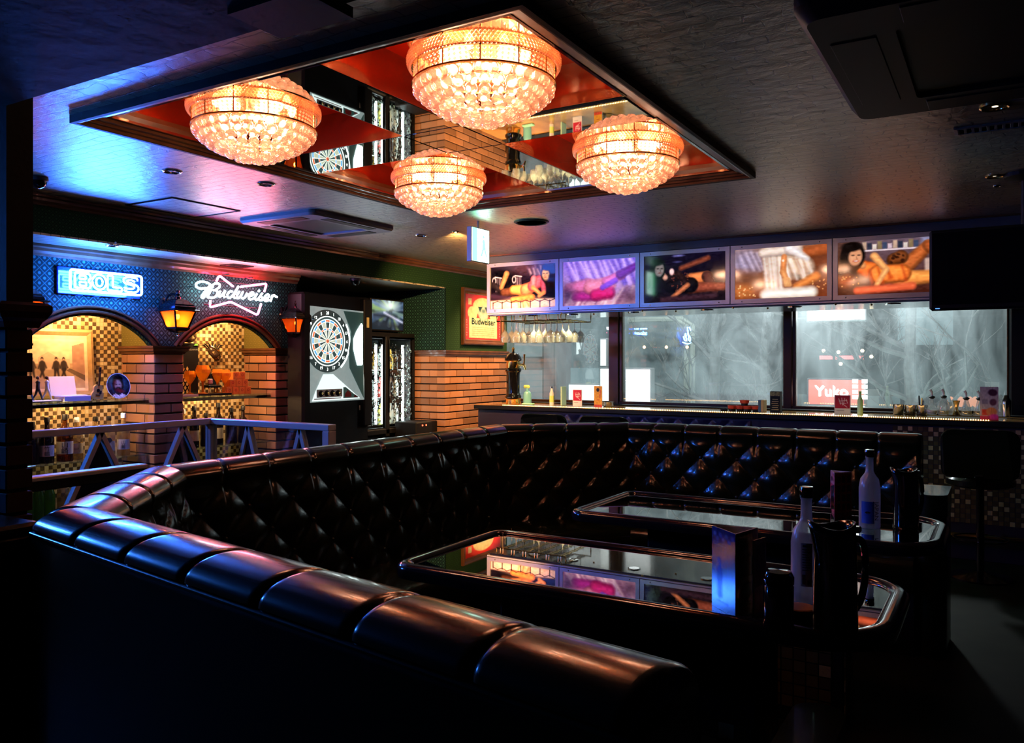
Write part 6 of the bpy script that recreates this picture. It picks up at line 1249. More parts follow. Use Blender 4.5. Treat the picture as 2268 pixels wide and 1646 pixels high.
for k, (px, h) in enumerate(((1990, .085), (2016, .082), (2042, .085))):
    p = at(px, 7.05); t = thing('steel_cup', p, 'brushed steel cup, %s of three at the right of the bar' % ('left', 'middle', 'right')[k], 'cup', 'steel cups on the bar'); MB().lathe([(0, 0), (.038, 0), (.040, .004), (.043, h), (.041, h), (.038, .006), (0, .006)], 20, p).build('cup_body', M_steel, t, smooth=True)
p = at(2039, 7.05, BZ + .012); t = thing('bar_tools', p, 'bar tools standing in the right steel cup', 'utensil')
for k, (dx, m) in enumerate(((-.012, M_black), (.010, M_gold), (.018, MATS['navy_leather']))): MB().cyl(p + V(dx * .5, 0, 0), p + V(dx, 0, .15 - .02 * k), .006, n=6).build('tool', m, t)
def pour_bottle(px, y, kind, label, mg=None):
    p = at(px, y, BZ + .0125); t = thing('bitters_bottle', p, label, 'bottle', 'pouring bottles at the right of the bar'); mg = mg or M_glassware
    pr = {'round': [(0, 0), (.035, 0), (.046, .02), (.047, .035), (.030, .065), (.017, .075), (.016, .135)], 'cone': [(0, 0), (.044, 0), (.046, .006), (.016, .115), (.015, .13)], 'jigger': [(0, 0), (.040, 0), (.042, .01), (.042, .10), (.022, .12), (.02, .14)]}[kind]
    MB().lathe(pr, 18, p).build('flask', mg, t, smooth=True, angle=60); MB().lathe([(0, .004), (pr[1][0] * .9, .004), (pr[2][0] * .9, .035), (0, .036)], 16, p).build('contents', MATS['pale_bottle_glass'] if kind != 'round' else M_white, t, smooth=True)
    h = pr[-1][1]; MB().lathe([(.012, h - .01), (.026, h + .005), (.020, h + .012), (.010, h + .016), (0, h + .018)], 14, p).build('stopper', M_black, t, smooth=True); MB().tube([p + V(0, 0, h + .012), p + V(0, 0, h + .045), p + V(-.012, 0, h + .065)], [.007, .008, .010], 8).build('pour_spout', M_white, t, True)
for px, kd, lb in ((2064, 'round', 'round-bellied'), (2090, 'jigger', 'tall straight'), (2140, 'cone', 'conical'), (2169, 'cone', 'second conical')): pour_bottle(px, 7.02, kd, lb + ' glass pouring bottle with a black stopper')
p = at(2118, 7.04, BZ + .0125); t = thing('jigger', p, 'gold double-ended jigger among the pouring bottles', 'jigger'); MB().lathe([(.026, 0), (.030, .002), (.010, .055), (.026, .115), (.028, .115), (.012, .055), (.028, .0)], 18, p).build('jigger_cups', M_gold, t, smooth=True); MB().lathe([(.010, .05), (.014, .055), (.010, .06)], 14, p).build('waist_ring', M_gold, t, smooth=True)
p = at(2106, 7.06, BZ + .0125); t = thing('tumbler', p, 'clear tumbler between the gold jigger and the tall pouring bottle', 'glass'); MB().lathe([(0, 0), (.034, 0), (.040, .10), (.037, .10), (.031, .008), (0, .008)], 18, p).build('tumbler_glass', M_glassware, t, smooth=True, angle=60)
im = Img(40, 78, (.80, .76, .72), .48); im.ell(.33, .17, .12, .10, .2, (.28, .12, .20), .02); im.rect(.05, .20, .38, .52, (.62, .58, .6)); im.ell(.34, .46, .09, .10, 0, (.45, .25, .3), .02); im.rect(.05, .22, .68, .86, (.85, .25, .15), .02); im.ell(.30, .75, .14, .13, 0, (.90, .55, .30), .02); im.rect(0, .48, .88, 1, (.85, .15, .30)); im.ell(.36, .90, .12, .08, 0, (.9, .2, .6), .03); im.noise(.06, 16); menu_stand(2191, 6.70, .12, .25, 'tall drinks menu card with fruit pictures at the far right of the bar', im)
for k, (px, m, lb) in enumerate(((2215, M_glassware, 'clear shaker glass right of the fruit menu'), (2228, M_steel, 'steel shaker at the right end of the bar'))):
    p = at(px, 7.03, BZ + .0125); tag(MB().lathe([(0, 0), (.030, 0), (.036, .09), (.036, .12), (.022, .145), (.014, .165), (0, .17)], 18, p).build('shaker', m, smooth=True), lb, 'shaker')
# ------------------------------------------------------------------ the booth: tufted sofa sections
SH = 1.10
BOOTH = [V(-.372, 1.02, 0), V(-2.20, 1.315, 0), V(-2.786, 2.026, 0), V(-2.786, 4.49, 0), V(-2.142, 5.095, 0), V(-1.75, 5.117, 0), V(-1.062, 5.117, 0), V(-.39, 5.117, 0)]
M_button = mat('leather_button', (.010, .012, .008), .3, coat=.3)
# profile (d = outwards from the roll line, z) from the outer foot over the roll to the seat
def roll_profile():
    out = [(.098, 0.0, 0), (.098, .40, 0), (.098, .80, 0), (.098, SH - .080, 0), (.100, SH - .070, 0), (.104, SH - .065, 0), (.102, SH - .059, 0), (.092, SH - .056, 0)]
    for k in range(21):
        a = math.radians(0 + 200 * k / 20); out.append((.005 + .096 * math.cos(a), SH - .052 + .052 * math.sin(a), 1))
    n = 40
    for k in range(1, n + 1): f = k / n; out.append((-.078 - .03 * f, (SH - .085) - ((SH - .085) - .42) * f, 2))
    return out
PROFILE = roll_profile()
def section(i, a, b, prev, nxt, label, n_seg, group='tufted booth sofa sections'):
    d = (b - a); Ln = d.length; d.normalize(); nrm = Vector((d.y, -d.x, 0))      # right of travel
    if nrm.dot(Vector((-1.4, 3.2, 0)) - a) > 0: nrm = -nrm                        # outwards: away from the tables
    def mit(o, p, sgn):
        if o is None: return 0.
        e = (o - p).normalized(); dd = d * sgn; h = (e - (-dd)); c = max(-1, min(1, e.dot(dd)))
        turn = math.acos(max(-1, min(1, (e).dot(dd)))); return math.tan((turn) / 2)
    t0 = mit(prev, a, -1); t1 = mit(nxt, b, 1)
    t = thing('sofa_section', a.lerp(b, .5), label, 'sofa', group)
    nc = max(24, int(Ln / .008)); P = PROFILE; m = len(P); vv = []; ff = []
    seg = Ln / n_seg
    for c in range(nc + 1):
        f = c / nc
        for (dd, z, zone) in P:
            s = f * Ln; ph = (s / seg) % 1.0; ds = min(ph, 1 - ph) * seg; g = math.exp(-(ds / .008) ** 2); puff = math.sin(math.pi * ph) ** .5 if 0 < ph < 1 else 0
            D, Z = dd, z
            if zone == 1:
                r = 1 - .13 * g + .02 * puff; D = .005 + (dd - .005) * r; Z = (SH - .052) + (z - (SH - .052)) * r
            elif zone == 2:
                v = ((SH - .085) - z) / .115; u = s / seg; A, B = u + v / 2, u - v / 2
                pf = math.sqrt(abs(math.sin(math.pi * A) * math.sin(math.pi * B)))
                fade = min(1, ((SH - .085) - z) / .05); D = dd - .034 * pf * fade - .010 * (1 - fade) + .006
                if v < 1.0: D += .016 * g * (1 - v)
            # end caps roll in slightly
            lo, hi = D * t0, Ln + D * t1; q = a + d * (lo + (hi - lo) * f) + nrm * D; vv.append((q.x, q.y, Z))
    for c in range(nc):
        for k in range(m - 1): ff.append((c * m + k, c * m + k + 1, (c + 1) * m + k + 1, (c + 1) * m + k))
    ff += [tuple(range(m))[::-1], tuple(nc * m + k for k in range(m))]
    MB().add(vv, ff).build('backrest', M_leather, t, True, angle=60)
    # buttons on the tufting lattice
    for row in range(1, 5):
        z = (SH - .085) - .115 * row
        for k in range(n_seg + 1):
            u = k + (.5 if row % 2 else 0.); f = u / n_seg
            if f < .02 or f > .98: continue
            D = -.078 - .03 * ((SH - .085) - z) / .635 + .002; lo, hi = D * t0, Ln + D * t1; q = a + d * (lo + (hi - lo) * f) + nrm * D
            mb = MB().sphere((0, 0, 0), .0095, 8, 6, (1, 1, 1)); mb.xf(Matrix.Translation((q.x, q.y, z))); mb.build('button', M_button, t, True)
    # seat cushion and plinth
    def run(prof, name, mt, n=1, smooth=False):
        mm = len(prof); v2 = []; f2 = []
        for (f) in (0, 1):
            for (D, Z) in prof: lo, hi = D * t0, Ln + D * t1; q = a + d * (lo + (hi - lo) * f) + nrm * D; v2.append((q.x, q.y, Z))
        for k in range(mm): f2.append((k, (k + 1) % mm, mm + (k + 1) % mm, mm + k))
        f2 += [tuple(range(mm))[::-1], tuple(mm + k for k in range(mm))]; return MB().add(v2, f2).build(name, mt, t, smooth, angle=40)
    run([(-.085, .33), (-.085, .49), (-.48, .50), (-.52, .49), (-.54, .46), (-.54, .37), (-.52, .33)], 'seat', M_leather, smooth=True); run([(.07, 0), (.07, .32), (-.50, .32), (-.50, 0)], 'plinth', M_black)
    return t, d, nrm
labs = ['near tufted sofa section, its long rounded back crossing the foreground', 'slanted corner tufted sofa section glowing blue and pink beside the left pillar', 'long left tufted sofa section facing away from the glass railing', 'slanted tufted sofa corner section farthest from the camera', 'short tufted sofa section between the far corner and the bar-side seams', 'middle bar-side tufted sofa section with blue glints', 'right end tufted sofa section on the bar side']
segs = [7, 4, 10, 4, 2, 3, 3]
SECT = []
for i in range(7): SECT.append(section(i, BOOTH[i], BOOTH[i + 1], BOOTH[i - 1] if i else None, BOOTH[i + 2] if i < 6 else None, labs[i], segs[i])[0])
def armrest(x0, x1, y0, y1, front, t, H=.72):
    r = (x1 - x0) / 2; cxm = (x0 + x1) / 2; pol = []
    yf, yb = (y1, y0) if front > 0 else (y0, y1)
    for k in range(13): a = math.pi * k / 12; pol.append((cxm - r * math.cos(a), yf - front * r + front * r * math.sin(a)))
    pol += [(x1, yb), (x0, yb)]
    o = MB().prism(pol, lambda u, v, k: (u, v, k * H)).build('armrest', M_leather, t, True, angle=40)
    MB().prism([(cxm + (u - cxm) * 1.06, v) for u, v in pol], lambda u, v, k: (u, v, H + k * .11)).build('arm_pad', M_leather, o, True, angle=40)
armrest(-.40, -.295, 1.12, 1.94, 1, SECT[0], .62); armrest(-.382, -.243, 4.62, 5.02, -1, SECT[6])
t = thing('booth_partition', (-2.95, 1.26, 0), 'low dark leather partition between the near sofa corner and the left edge', 'partition'); MB().cbox(-3.60, -2.345, 1.165, 1.295, .08, 1.02, .012).build('panel', M_leather, t); MB().cbox(-3.60, -2.345, 1.18, 1.285, 0, .08, .004).build('plinth', M_black, t); MB().cbox(-3.61, -2.34, 1.155, 1.302, 1.02, 1.05, .01).build('cap', M_leather, t)
# ------------------------------------------------------------------ tables
M_ttop = mat('dark_mirror_top', (.46, .42, .40), .012, 1.0); M_tframe = mat('black_lacquer_frame', (.012, .012, .012), .16, coat=.6)
TZ = .82
def table(x0, x1, y0, y1, label):
    t = thing('booth_table', ((x0 + x1) / 2, (y0 + y1) / 2, 0), label, 'table', 'booth tables'); c = [V(x0, y0, 0), V(x1, y0, 0), V(x1, y1, 0), V(x0, y1, 0)]
    path = roundpoly(c, [.08, .19, .19, .08], 8); pts = [p + V(0, 0, TZ) for p in path]
    MB().sweep([(0, -.035), (.004, -.012), (0, .002), (-.012, .011), (-.03, .013), (-.046, .008), (-.052, -.002), (-.052, -.035)], pts, closed=True).build('frame', M_tframe, t, True, angle=50)
    ins = roundpoly([V(x0 + .05, y0 + .05, 0), V(x1 - .05, y0 + .05, 0), V(x1 - .05, y1 - .05, 0), V(x0 + .05, y1 - .05, 0)], [.04, .145, .145, .04], 8)
    MB().prism([(p.x, p.y) for p in ins], lambda u, v, k: (u, v, TZ - .012 + .012 * k)).build('mirror_top', M_ttop, t); MB().prism([(p.x, p.y) for p in ins], lambda u, v, k: (u, v, TZ - .035 + .02 * k)).build('under_board', M_black, t)
    cxm, cym = (x0 + x1) / 2, (y0 + y1) / 2
    MB().cbox(x0 + .3, x1 - .36, cym - .12, cym + .12, .0, TZ - .035, .01).build('pedestal', M_black, t)
    q = MB(); mosaic('mosaic_cladding', t, (x0 + .30, cym - .1225, .06), (1, 0, 0), (0, 0, 1), int((x1 - x0 - .66) / .05), 8, .05, (0, -1, 0), checker=False)
    mosaic('mosaic_cladding', t, (x1 - .3595, cym - .12, .06), (0, 1, 0), (0, 0, 1), 4, 8, .05, (1, 0, 0), checker=False)
    return t
table(-1.76, -.234, 2.125, 2.805, 'near booth table with a dark mirror top reflecting the posters'); table(-1.70, -.191, 3.306, 3.995, 'far booth table with a dark mirror top beside the bar-side sofa')
TT = TZ + .0005
def on_table(px, py, z=TT): return onZ(px, py, z)
# frosted bottles
def frosted(p, H, label, back, turn):
    t = thing('frosted_bottle', p, label, 'bottle', 'frosted bottles on the booth tables'); s = H / .36
    MB().lathe([(0, 0), (.044 * s, 0), (.047 * s, .006 * s), (.047 * s, .185 * s), (.040 * s, .225 * s), (.022 * s, .250 * s), (.0175 * s, .262 * s), (.0165 * s, .318 * s), (.019 * s, .322 * s), (.019 * s, .328 * s)], 28, p).build('bottle_glass', M_frost, t, smooth=True, angle=50)
    MB().lathe([(.019 * s, .326 * s), (.021 * s, .330 * s), (.019 * s, .345 * s), (.022 * s, .350 * s), (.020 * s, .360 * s), (0, .361 * s)], 18, p).build('stopper', M_gblack, t, smooth=True)
    a0 = math.atan2(-p.y, -p.x); rl = .0478 * s
    def cy(u, v, e=0): q = a0 + u / rl; return V(p.x + (rl + e) * math.cos(q), p.y + (rl + e) * math.sin(q), p.z + v)
    def patch(name, u0, u1, v0, v1, m, e=.0):
        mb = MB(); n = 10; vv = []
        for k in range(n + 1): vv += [cy(u0 + (u1 - u0) * k / n, v0, e), cy(u0 + (u1 - u0) * k / n, v1, e)]
        mb.add(vv, [(2 * k, 2 * k + 2, 2 * k + 3, 2 * k + 1) for k in range(n)]).build(name, m, t, True)
    if back:
        patch('back_label', -.016 * s, .018 * s, .055 * s, .19 * s, mat('grey_label', (.34, .34, .37), .6)); rr = random.Random(3)
        for k in range(9): patch('print_line', -.012 * s, (.006 + rr.random() * .008) * s, (.105 + k * .008) * s, (.1075 + k * .008) * s, M_ink, .0006)
        patch('barcode', -.012 * s, -.002 * s, .062 * s, .092 * s, M_ink, .0006); patch('print_block', .003 * s, .013 * s, .06 * s, .076 * s, M_ink, .0006); patch('emblem', -.011 * s, .010 * s, .178 * s, .184 * s, M_ink, .0006)
    else:
        patch('blue_label', -.038 * s, .020 * s, .025 * s, .125 * s, mat('blue_film', (.03, .10, .46), .35)); vv, ff = text_geo('JAPAN', .030 * s, 0, 'LEFT')
        MB().add([cy(.022 * s + y, .125 * s - x, .0008) for (x, y, z) in vv], ff).build('lettering', M_ink, t)
        MB().add([cy(-.008 * s + .012 * s * math.cos(a), .075 * s + .0055 * s * math.sin(a), .0008) for a in [k * math.pi / 6 for k in range(12)]], [tuple(range(12))]).build('leaf_mark', M_ink, t)
        patch('side_label', -.052 * s, -.046 * s, .145 * s, .17 * s, mat('violet_label', (.35, .25, .5), .5))
    return t
frosted(on_table(1786, 1330), .325, 'frosted bottle with a grey back label on the near table', True, 0); frosted(on_table(1926, 1168), .32, 'frosted bottle with a blue label on the far table', False, 0)
# pitchers
def pitcher(p, H, label):
    t = thing('water_pitcher', p, label, 'pitcher', 'polished dark water pitchers'); s = H / .29; fx = V(.35, -.94, 0); n = 32; pr = [(.045, 0), (.052, .006), (.052, .02), (.050, .12), (.048, .20), (.047, .25)]; vv = []; ff = []
    R_ = V(.857, .515, 0)
    for (r, z) in pr + [(.0465, .27)]:
        for k in range(n):
            a = 2 * math.pi * k / n; dirv = V(math.cos(a), math.sin(a), 0); sp = max(0., dirv.dot(-R_)) ** 6; zz = z
            rr = r
            if z > .24: rr = r + .022 * sp * (1 if z > .26 else .5); zz = z + (.018 * sp + .014 * max(0, dirv.dot(R_)) if z > .26 else 0)
            vv.append((p.x + dirv.x * rr * s, p.y + dirv.y * rr * s, p.z + zz * s))
    for i in range(len(pr)):
        for k in range(n): ff.append((i * n + k, i * n + (k + 1) % n, (i + 1) * n + (k + 1) % n, (i + 1) * n + k))
    ff.append(tuple(range(n))[::-1]); o = MB().add(vv, ff).build('jug_body', M_dsteel, t, True, angle=50); md = o.modifiers.new('solid', 'SOLIDIFY'); md.thickness = .003
    h = [p + R_ * (.045 * s) + V(0, 0, .24 * s), p + R_ * (.066 * s) + V(0, 0, .235 * s), p + R_ * (.076 * s) + V(0, 0, .20 * s), p + R_ * (.075 * s) + V(0, 0, .13 * s), p + R_ * (.064 * s) + V(0, 0, .08 * s), p + R_ * (.048 * s) + V(0, 0, .055 * s)]
    MB().tube(spline(h, 5), .009 * s, 10).build('handle', M_dsteel, t, True); MB().cbox(p.x + R_.x * .05 * s - .015, p.x + R_.x * .05 * s + .015, p.y + R_.y * .05 * s - .012, p.y + R_.y * .05 * s + .012, p.z + .255 * s, p.z + .272 * s, .004).build('hinge', M_chrome, t)
    return t
pitcher(on_table(1850, 1400), .285, 'polished dark metal water pitcher on the near table'); pitcher(on_table(2006, 1172), .255, 'polished dark metal water pitcher on the far table')
p = on_table(1724, 1390); t = thing('tissue_canister', p, 'short black canister between the triangular menu and the near pitcher', 'canister'); MB().lathe([(0, 0), (.036, 0), (.038, .004), (.038, .108), (.034, .112)], 24, p).build('canister_body', M_gblack, t, True, angle=50); MB().lathe([(.036, .112), (.039, .115), (.039, .132), (.032, .145), (0, .149)], 24, p).build('canister_lid', M_gblack, t, True, angle=50)
M_tan = mat('tan_tin', (.50, .22, .10), .4)
for k in range(3): p = on_table(1772, 1352, TT + k * .011); tag(MB().lathe([(0, 0), (.039, 0), (.040, .004), (.040, .008), (.037, .0105), (0, .0105)], 24, p).build('coaster', M_tan, smooth=True, angle=40), 'round tan coaster, %s of the stack on the near table' % ('bottom', 'middle', 'top')[k], 'coaster', 'stacked coasters')
# triangular menu prisms
def tri_menu(p, H, w, rot, faces, label):
    t = thing('menu_prism', p, label, 'menu'); c = [V(p.x + w * math.cos(rot + 2 * math.pi * k / 3), p.y + w * math.sin(rot + 2 * math.pi * k / 3), 0) for k in range(3)]; mb = MB()
    mb.prism([(q.x, q.y) for q in c], lambda u, v, k: (u, v, p.z + k * H), caps=False); n = .93; ctr = V(p.x, p.y, 0); mb.prism([(ctr + (q - ctr) * n).to_tuple()[:2] for q in c], lambda u, v, k: (u, v, p.z + k * H), caps=False)
    i0 = len(mb.v); mb.add([V(q.x, q.y, p.z + H) for q in c] + [V(*(ctr + (q - ctr) * n).to_tuple()[:2], p.z + H) for q in c], [(0, 1, 4, 3), (1, 2, 5, 4), (2, 0, 3, 5)]); mb.build('card_sleeve', M_labw, t)
    for k in range(3):
        a, b = c[k], c[(k + 1) % 3]; nr = ((a + b) / 2 - ctr).normalized() * .0012; im = faces[k % len(faces)]
        # left edge as seen from outside
        A_, B_ = a + nr, b + nr
        rect_print('print', im, V(A_.x, A_.y, p.z + H), V(B_.x, B_.y, p.z + H), V(A_.x, A_.y, p.z), M_gprint, t)
    return t
bl = Img(40, 84, (.03, .07, .42), .48); bl.grad((.05, .10, .50), (.02, .05, .40)); [bl.ell(.06 + k * .06, .08 + .05 * (k % 2), .035, .03, 0, (.30, .42, .85), .015) for k in range(7)]; [bl.rect(.03, .30, .17 + k * .03, .185 + k * .03, (.35, .45, .85), .006, .6) for k in range(2)]; bl.limb(.16, .4, .05, .17, .80, .05, (.12, .36, .95), .03); bl.rect(.1, .35, .88, .91, (.35, .45, .8), .006, .5); bl.noise(.08, 16)  # blue neon light and its bright stripe are put into this face's colours
br = Img(40, 84, (.55, .36, .34), .48); br.rect(.10, .20, .08, .22, (.15, .08, .08)); br.rect(.08, .38, .32, .55, (.18, .08, .07)); br.ell(.24, .72, .12, .10, 0, (.25, .12, .09), .02); br.rect(.08, .4, .86, .9, (.25, .15, .12)); br.noise(.12, 20)
pk = Img(40, 84, (.80, .35, .42), .48); pk.rect(0, .48, 0, .30, (.85, .62, .66)); pk.limb(.30, .06, .025, .40, .20, .025, (.8, .10, .16)); pk.ell(.18, .18, .07, .06, 0, (.10, .05, .05), .01); pk.poly([(.05, .38), (.44, .30), (.44, .9), (.05, .96)], (.16, .08, .08)); pk.limb(.1, .8, .03, .4, .78, .05, (.55, .25, .15), .03); pk.noise(.08, 16)
orr = Img(40, 84, (.62, .20, .12), .48); [orr.rect(.06 + .14 * (k % 3), .16 + .14 * (k % 3), .10 + .22 * (k // 3), .26 + .22 * (k // 3), (.25, .07, .06)) for k in range(12)]; orr.rect(0, .48, 0, .04, (.8, .5, .5)); orr.noise(.1, 20)
P1 = on_table(1628, 1352); tri_menu(P1, .223, .070, math.radians(-73), [br, br, bl], 'blue triangular menu prism on the near table')
P2 = on_table(1858, 1135); tri_menu(P2, .185, .053, math.radians(-100), [orr, orr, pk], 'pink and red triangular menu prism on the far table')
p = on_table(1668, 1362); t = thing('menu_card', p, 'dark red standing menu card in a clear foot behind the blue prism', 'menu'); rc = Img(30, 60, (.62, .50, .48), .4); rc.rect(.03, .37, .06, .64, (.30, .05, .07)); rc.limb(.15, .2, .012, .25, .45, .012, (.5, .3, .3)); rc.noise(.06, 14); ax = V(.25, .97, 0).normalized() * .065
MB().add([p + V(.0, 0, 0) - V(.001, 0, 0), p + ax - V(.001, 0, 0), p + ax + V(-.001, 0, 0.20), p + V(-.001, 0, 0.20), p + V(.002, 0, 0), p + ax + V(.002, 0, 0), p + ax + V(.002, 0, 0.20), p + V(.002, 0, 0.20)], [(0, 1, 2, 3), (7, 6, 5, 4), (0, 4, 5, 1), (1, 5, 6, 2), (2, 6, 7, 3), (3, 7, 4, 0)]).build('card', M_labw, t)
rect_print('print', rc, p + V(.003, 0, 0.20), p + ax + V(.003, 0, 0.20), p + V(.003, 0, 0), M_print, t); MB().cbox(p.x - .02, p.x + .035, p.y, p.y + .065, p.z, p.z + .004, .001).build('foot', M_glass, t)
# ------------------------------------------------------------------ bar stools
def stool(x, y, label, base=None):
    t = thing('bar_stool', (x, y, 0), label, 'stool', 'bar stools along the counter'); w = .225; n = 12; pol = roundpoly([V(-w, .30, 0), V(w, .30, 0), V(w * 1.02, .62, 0), V(-w * 1.02, .62, 0)], [.05, .05, .07, .07], 4)
    mb = MB(); vv = []; m = len(pol)
    for k in (0, 1):
        for p in pol: vv.append((p.x, -.19 + .03 * k - .06 * (1 - (p.x / w) ** 2) - .05 * (p.y - .3), p.y + .42))
    ff = [(i, (i + 1) % m, m + (i + 1) % m, m + i) for i in range(m)] + [tuple(range(m))[::-1], tuple(range(m, 2 * m))]; mb.add(vv, ff).build('backrest', M_gblack if False else M_leather, t, world=False)
    MB().tube([(p.x, -.175 - .06 * (1 - (p.x / w) ** 2) - .05 * (p.y - .3), p.y + .42) for p in pol], .008, 6, closed=True).build('back_piping', M_leather, t, True, world=False)
    MB().lathe([(0, .64), (.19, .64), (.215, .655), (.215, .69), (.19, .715), (0, .725)], 24).build('seat', M_leather, t, True, world=False)
    MB().lathe([(.03, .03), (.025, .05), (.025, .64)], 14).build('pole', M_dsteel, t, True, world=False); MB().lathe([(0, 0), (.20, 0), (.20, .012), (.10, .025), (.03, .05)], 24).build('base', M_dsteel, t, True, world=False)
    MB().lathe([(.165, .27), (.175, .27), (.175, .28), (.165, .28)], 24, closed=True).build('foot_ring', M_dsteel, t, world=False); MB().cyl((-.17, 0, .275), (.17, 0, .275), .007, n=6).build('ring_strut', M_dsteel, t, world=False); MB().cbox(-.03, .03, -.22, -.02, .655, .74, .01).build('back_bracket', M_dsteel, t, world=False)
    return t
stool(onY(1212, 935, 6.40).x, 6.52, 'bar stool whose curved back just shows over the far sofa corner'); stool(onY(2170, 1000, 6.40).x, 6.55, 'dark bar stool with a rounded back at the right of the bar'); stool(onY(1345, 940, 6.40).x, 6.52, 'bar stool almost hidden behind the far sofa, right of the first')
# ------------------------------------------------------------------ television at the right
tx0, ty = onY(2058, 600, 5.04).x, 5.04; t = thing('television', (tx0 + .4, ty, ZC), 'black television hung from the ceiling at the right', 'television'); TV0, TV1 = 1.785, 2.225
MB().cbox(tx0, tx0 + .80, ty, ty + .055, TV0, TV1, .012).build('tv_case', M_black, t); MB().box(tx0 + .015, tx0 + .785, ty - .0015, ty + .001, TV0 + .03, TV1 - .015).build('tv_screen', M_gblack, t); MB().cyl((tx0 + .45, ty + .06, 2.1), (tx0 + .45, ty + .06, ZC), .02, n=12).build('ceiling_pole', M_black, t)
MB().lathe([(.10, 0), (.10, -.02), (.03, -.04)], 20, (tx0 + .45, ty + .06, ZC)).build('pole_flange', M_black, t); MB().cbox(tx0 + .03, tx0 + .052, ty - .003, ty, TV0 + .008, TV0 + .012, .0005).build('status_light', emis('blue_led', (.1, .3, 1.), 1.5), t)
# dark drape / post at the right end of the bar
t = tag(MB().cbox(.05, .42, 7.72, 7.90, 0, ZC, .01).build('end_post', M_black), 'black post closing the right end of the bar', 'post')
# ------------------------------------------------------------------ outside: street, facade, signs and bare trees
og = MB().box(-30, 25, 8.3, 40, -3.6, -3.5).build('ground_street', mat('wet_asphalt', (.03, .035, .04), .35)); og['kind'] = 'structure'
M_fac = mat('grey_facade', (.20, .24, .25), .8, noise=(1.5, (.12, .15, .16), .7)); YF = 15.5
t = thing('street_building', (-4.0, YF, -3.5), 'grey building across the street seen through the windows', 'building')
MB().box(-14, onY(1534, 800, YF).x, YF, YF + 4, -3.5, 9).build('facade', M_fac, t)
for k, (pa, pb) in enumerate(((1207, 1225), (1232, 1256))): xa, xb = onY(pa, 800, YF - .2).x, onY(pb, 800, YF - .2).x; MB().box(xa, xb, YF - .25, YF, -3.5, 6).build('pilaster', mat('pink_stone_%s' % 'ab'[k], (.42, .28, .28), .7), t)
M_wink = emis('dim_window', (.30, .42, .46), .5)
for (pa, pb, ya, yb) in ((1128, 1200, 820, 890), (1128, 1200, 690, 790), (1262, 1330, 815, 850)): p, q = onY(pa, ya, YF - .02), onY(pb, yb, YF - .02); MB().box(p.x, q.x, YF - .04, YF, q.z, p.z).build('window_pane', M_wink, t)
M_pipe = mat('pale_pipe', (.62, .62, .52), .4); p0, p1 = onY(1527, 900, YF - 1), onY(1527, 720, YF - 1)
for k, dx in enumerate((-.06, .06)): MB().tube([(p0.x + dx, YF - 1, -3.5), (p1.x + dx, YF - 1, p1.z), (p1.x + dx - .2, YF - 1, p1.z + .12), (p1.x - 1.2, YF - 1, p1.z + .12)], .05, 8).build('drain_pipe', M_pipe, t)
t2 = thing('street_building', (4.0, 26.0, -3.5), 'far dark building behind the bare trees in the right window', 'building'); MB().box(-16, 22, 26, 30, -3.5, 14).build('facade', mat('dark_teal_facade', (.10, .16, .16), .8, noise=(.5, (.04, .06, .06), .9)), t2)
for k in range(5): MB().box(-9 + k * 3.2, -7.6 + k * 3.2, 25.9, 26, 2.0 + (k % 2) * 2.5, 3.2 + (k % 2) * 2.5).build('window_pane', M_wink, t2)
def sign(name, pa, ya, pb, yb, y, col, s, label, cat='sign', up=False):
    p, q = onY(pa, ya, y), onY(pb, yb, y); t = thing(name, ((p.x + q.x) / 2, y, q.z), label, cat); MB().cbox(p.x - .02, q.x + .02, y + .001, y + .12, q.z - .02, p.z + .02, .01).build('sign_case', M_alu, t)
    MB().cyl(((p.x + q.x) / 2, y + .06, p.z if up else -3.5), ((p.x + q.x) / 2, y + .06, p.z + 2.0 if up else q.z), .04, n=8).build('post', M_alu, t); MB().box(p.x, q.x, y - .004, y, q.z, p.z).build('lit_face', emis(name + '_light_%d' % pa, col, s), t); return t, p, q
sign('lightbox', 1790, 672, 1914, 707, 9.4, (.92, 1., 1.), 7.0, 'white glowing lightbox high in the right window', up=True); sign('lightbox', 1386, 818, 1440, 897, 10.2, (.95, .98, 1.), 2.2, 'white lightbox low in the middle window beside the window post')
sign('lightbox', 1260, 852, 1330, 897, 10.2, (.95, 1., 1.), 1.8, 'wide white lightbox low in the left window'); sign('lightbox', 1330, 817, 1352, 897, 10.15, (.95, 1., 1.), 2.6, 'narrow white lightbox against the first window post'); sign('lightbox', 1330, 752, 1342, 810, 12.0, (.9, 1., 1.), 2.0, 'thin white light above the narrow lightbox')
t, p, q = sign('shop_sign', 1791, 841, 1913, 898, 10.0, (1., .22, .16), 1.5, 'red lit shop sign with white lettering across the street')
M_sw = emis('sign_white', (1., .95, .9), 5.0); lettering('Yuko', (p.x + .07, 9.99, (p.z + q.z) / 2 - .05), (1, 0, 0), (0, 0, 1), .17, M_sw, t, 'lettering', 'LEFT', .012)
for k, dx in enumerate((.48, .58)):
    for j in range(4): MB().box(p.x + dx, p.x + dx + .06, 9.988, 9.992, q.z + .07 + j * .06, q.z + .115 + j * .06).build('lettering', M_sw, t)
p, q = onY(1791, 841, 12.5), onY(1913, 898, 12.5); sb = thing('street_shop', ((p.x + q.x) / 2, 13.3, -3.5), 'small lit shop front behind the red sign', 'shop'); MB().box(p.x - .4, q.x + .4, 13.2, 13.3, -3.5, 1.0).build('shop_wall', M_fac, sb)
for (a, b) in ((1815, 1843), (1850, 1890), (1900, 1912)): pa, pb = onY(a, 788, 13.1), onY(b, 796, 13.1); MB().box(pa.x, pb.x, 13.1, 13.14, pb.z, pa.z).build('red_tube_light', emis('red_tube_%d' % a, (1., .12, .12), 3.0), sb)
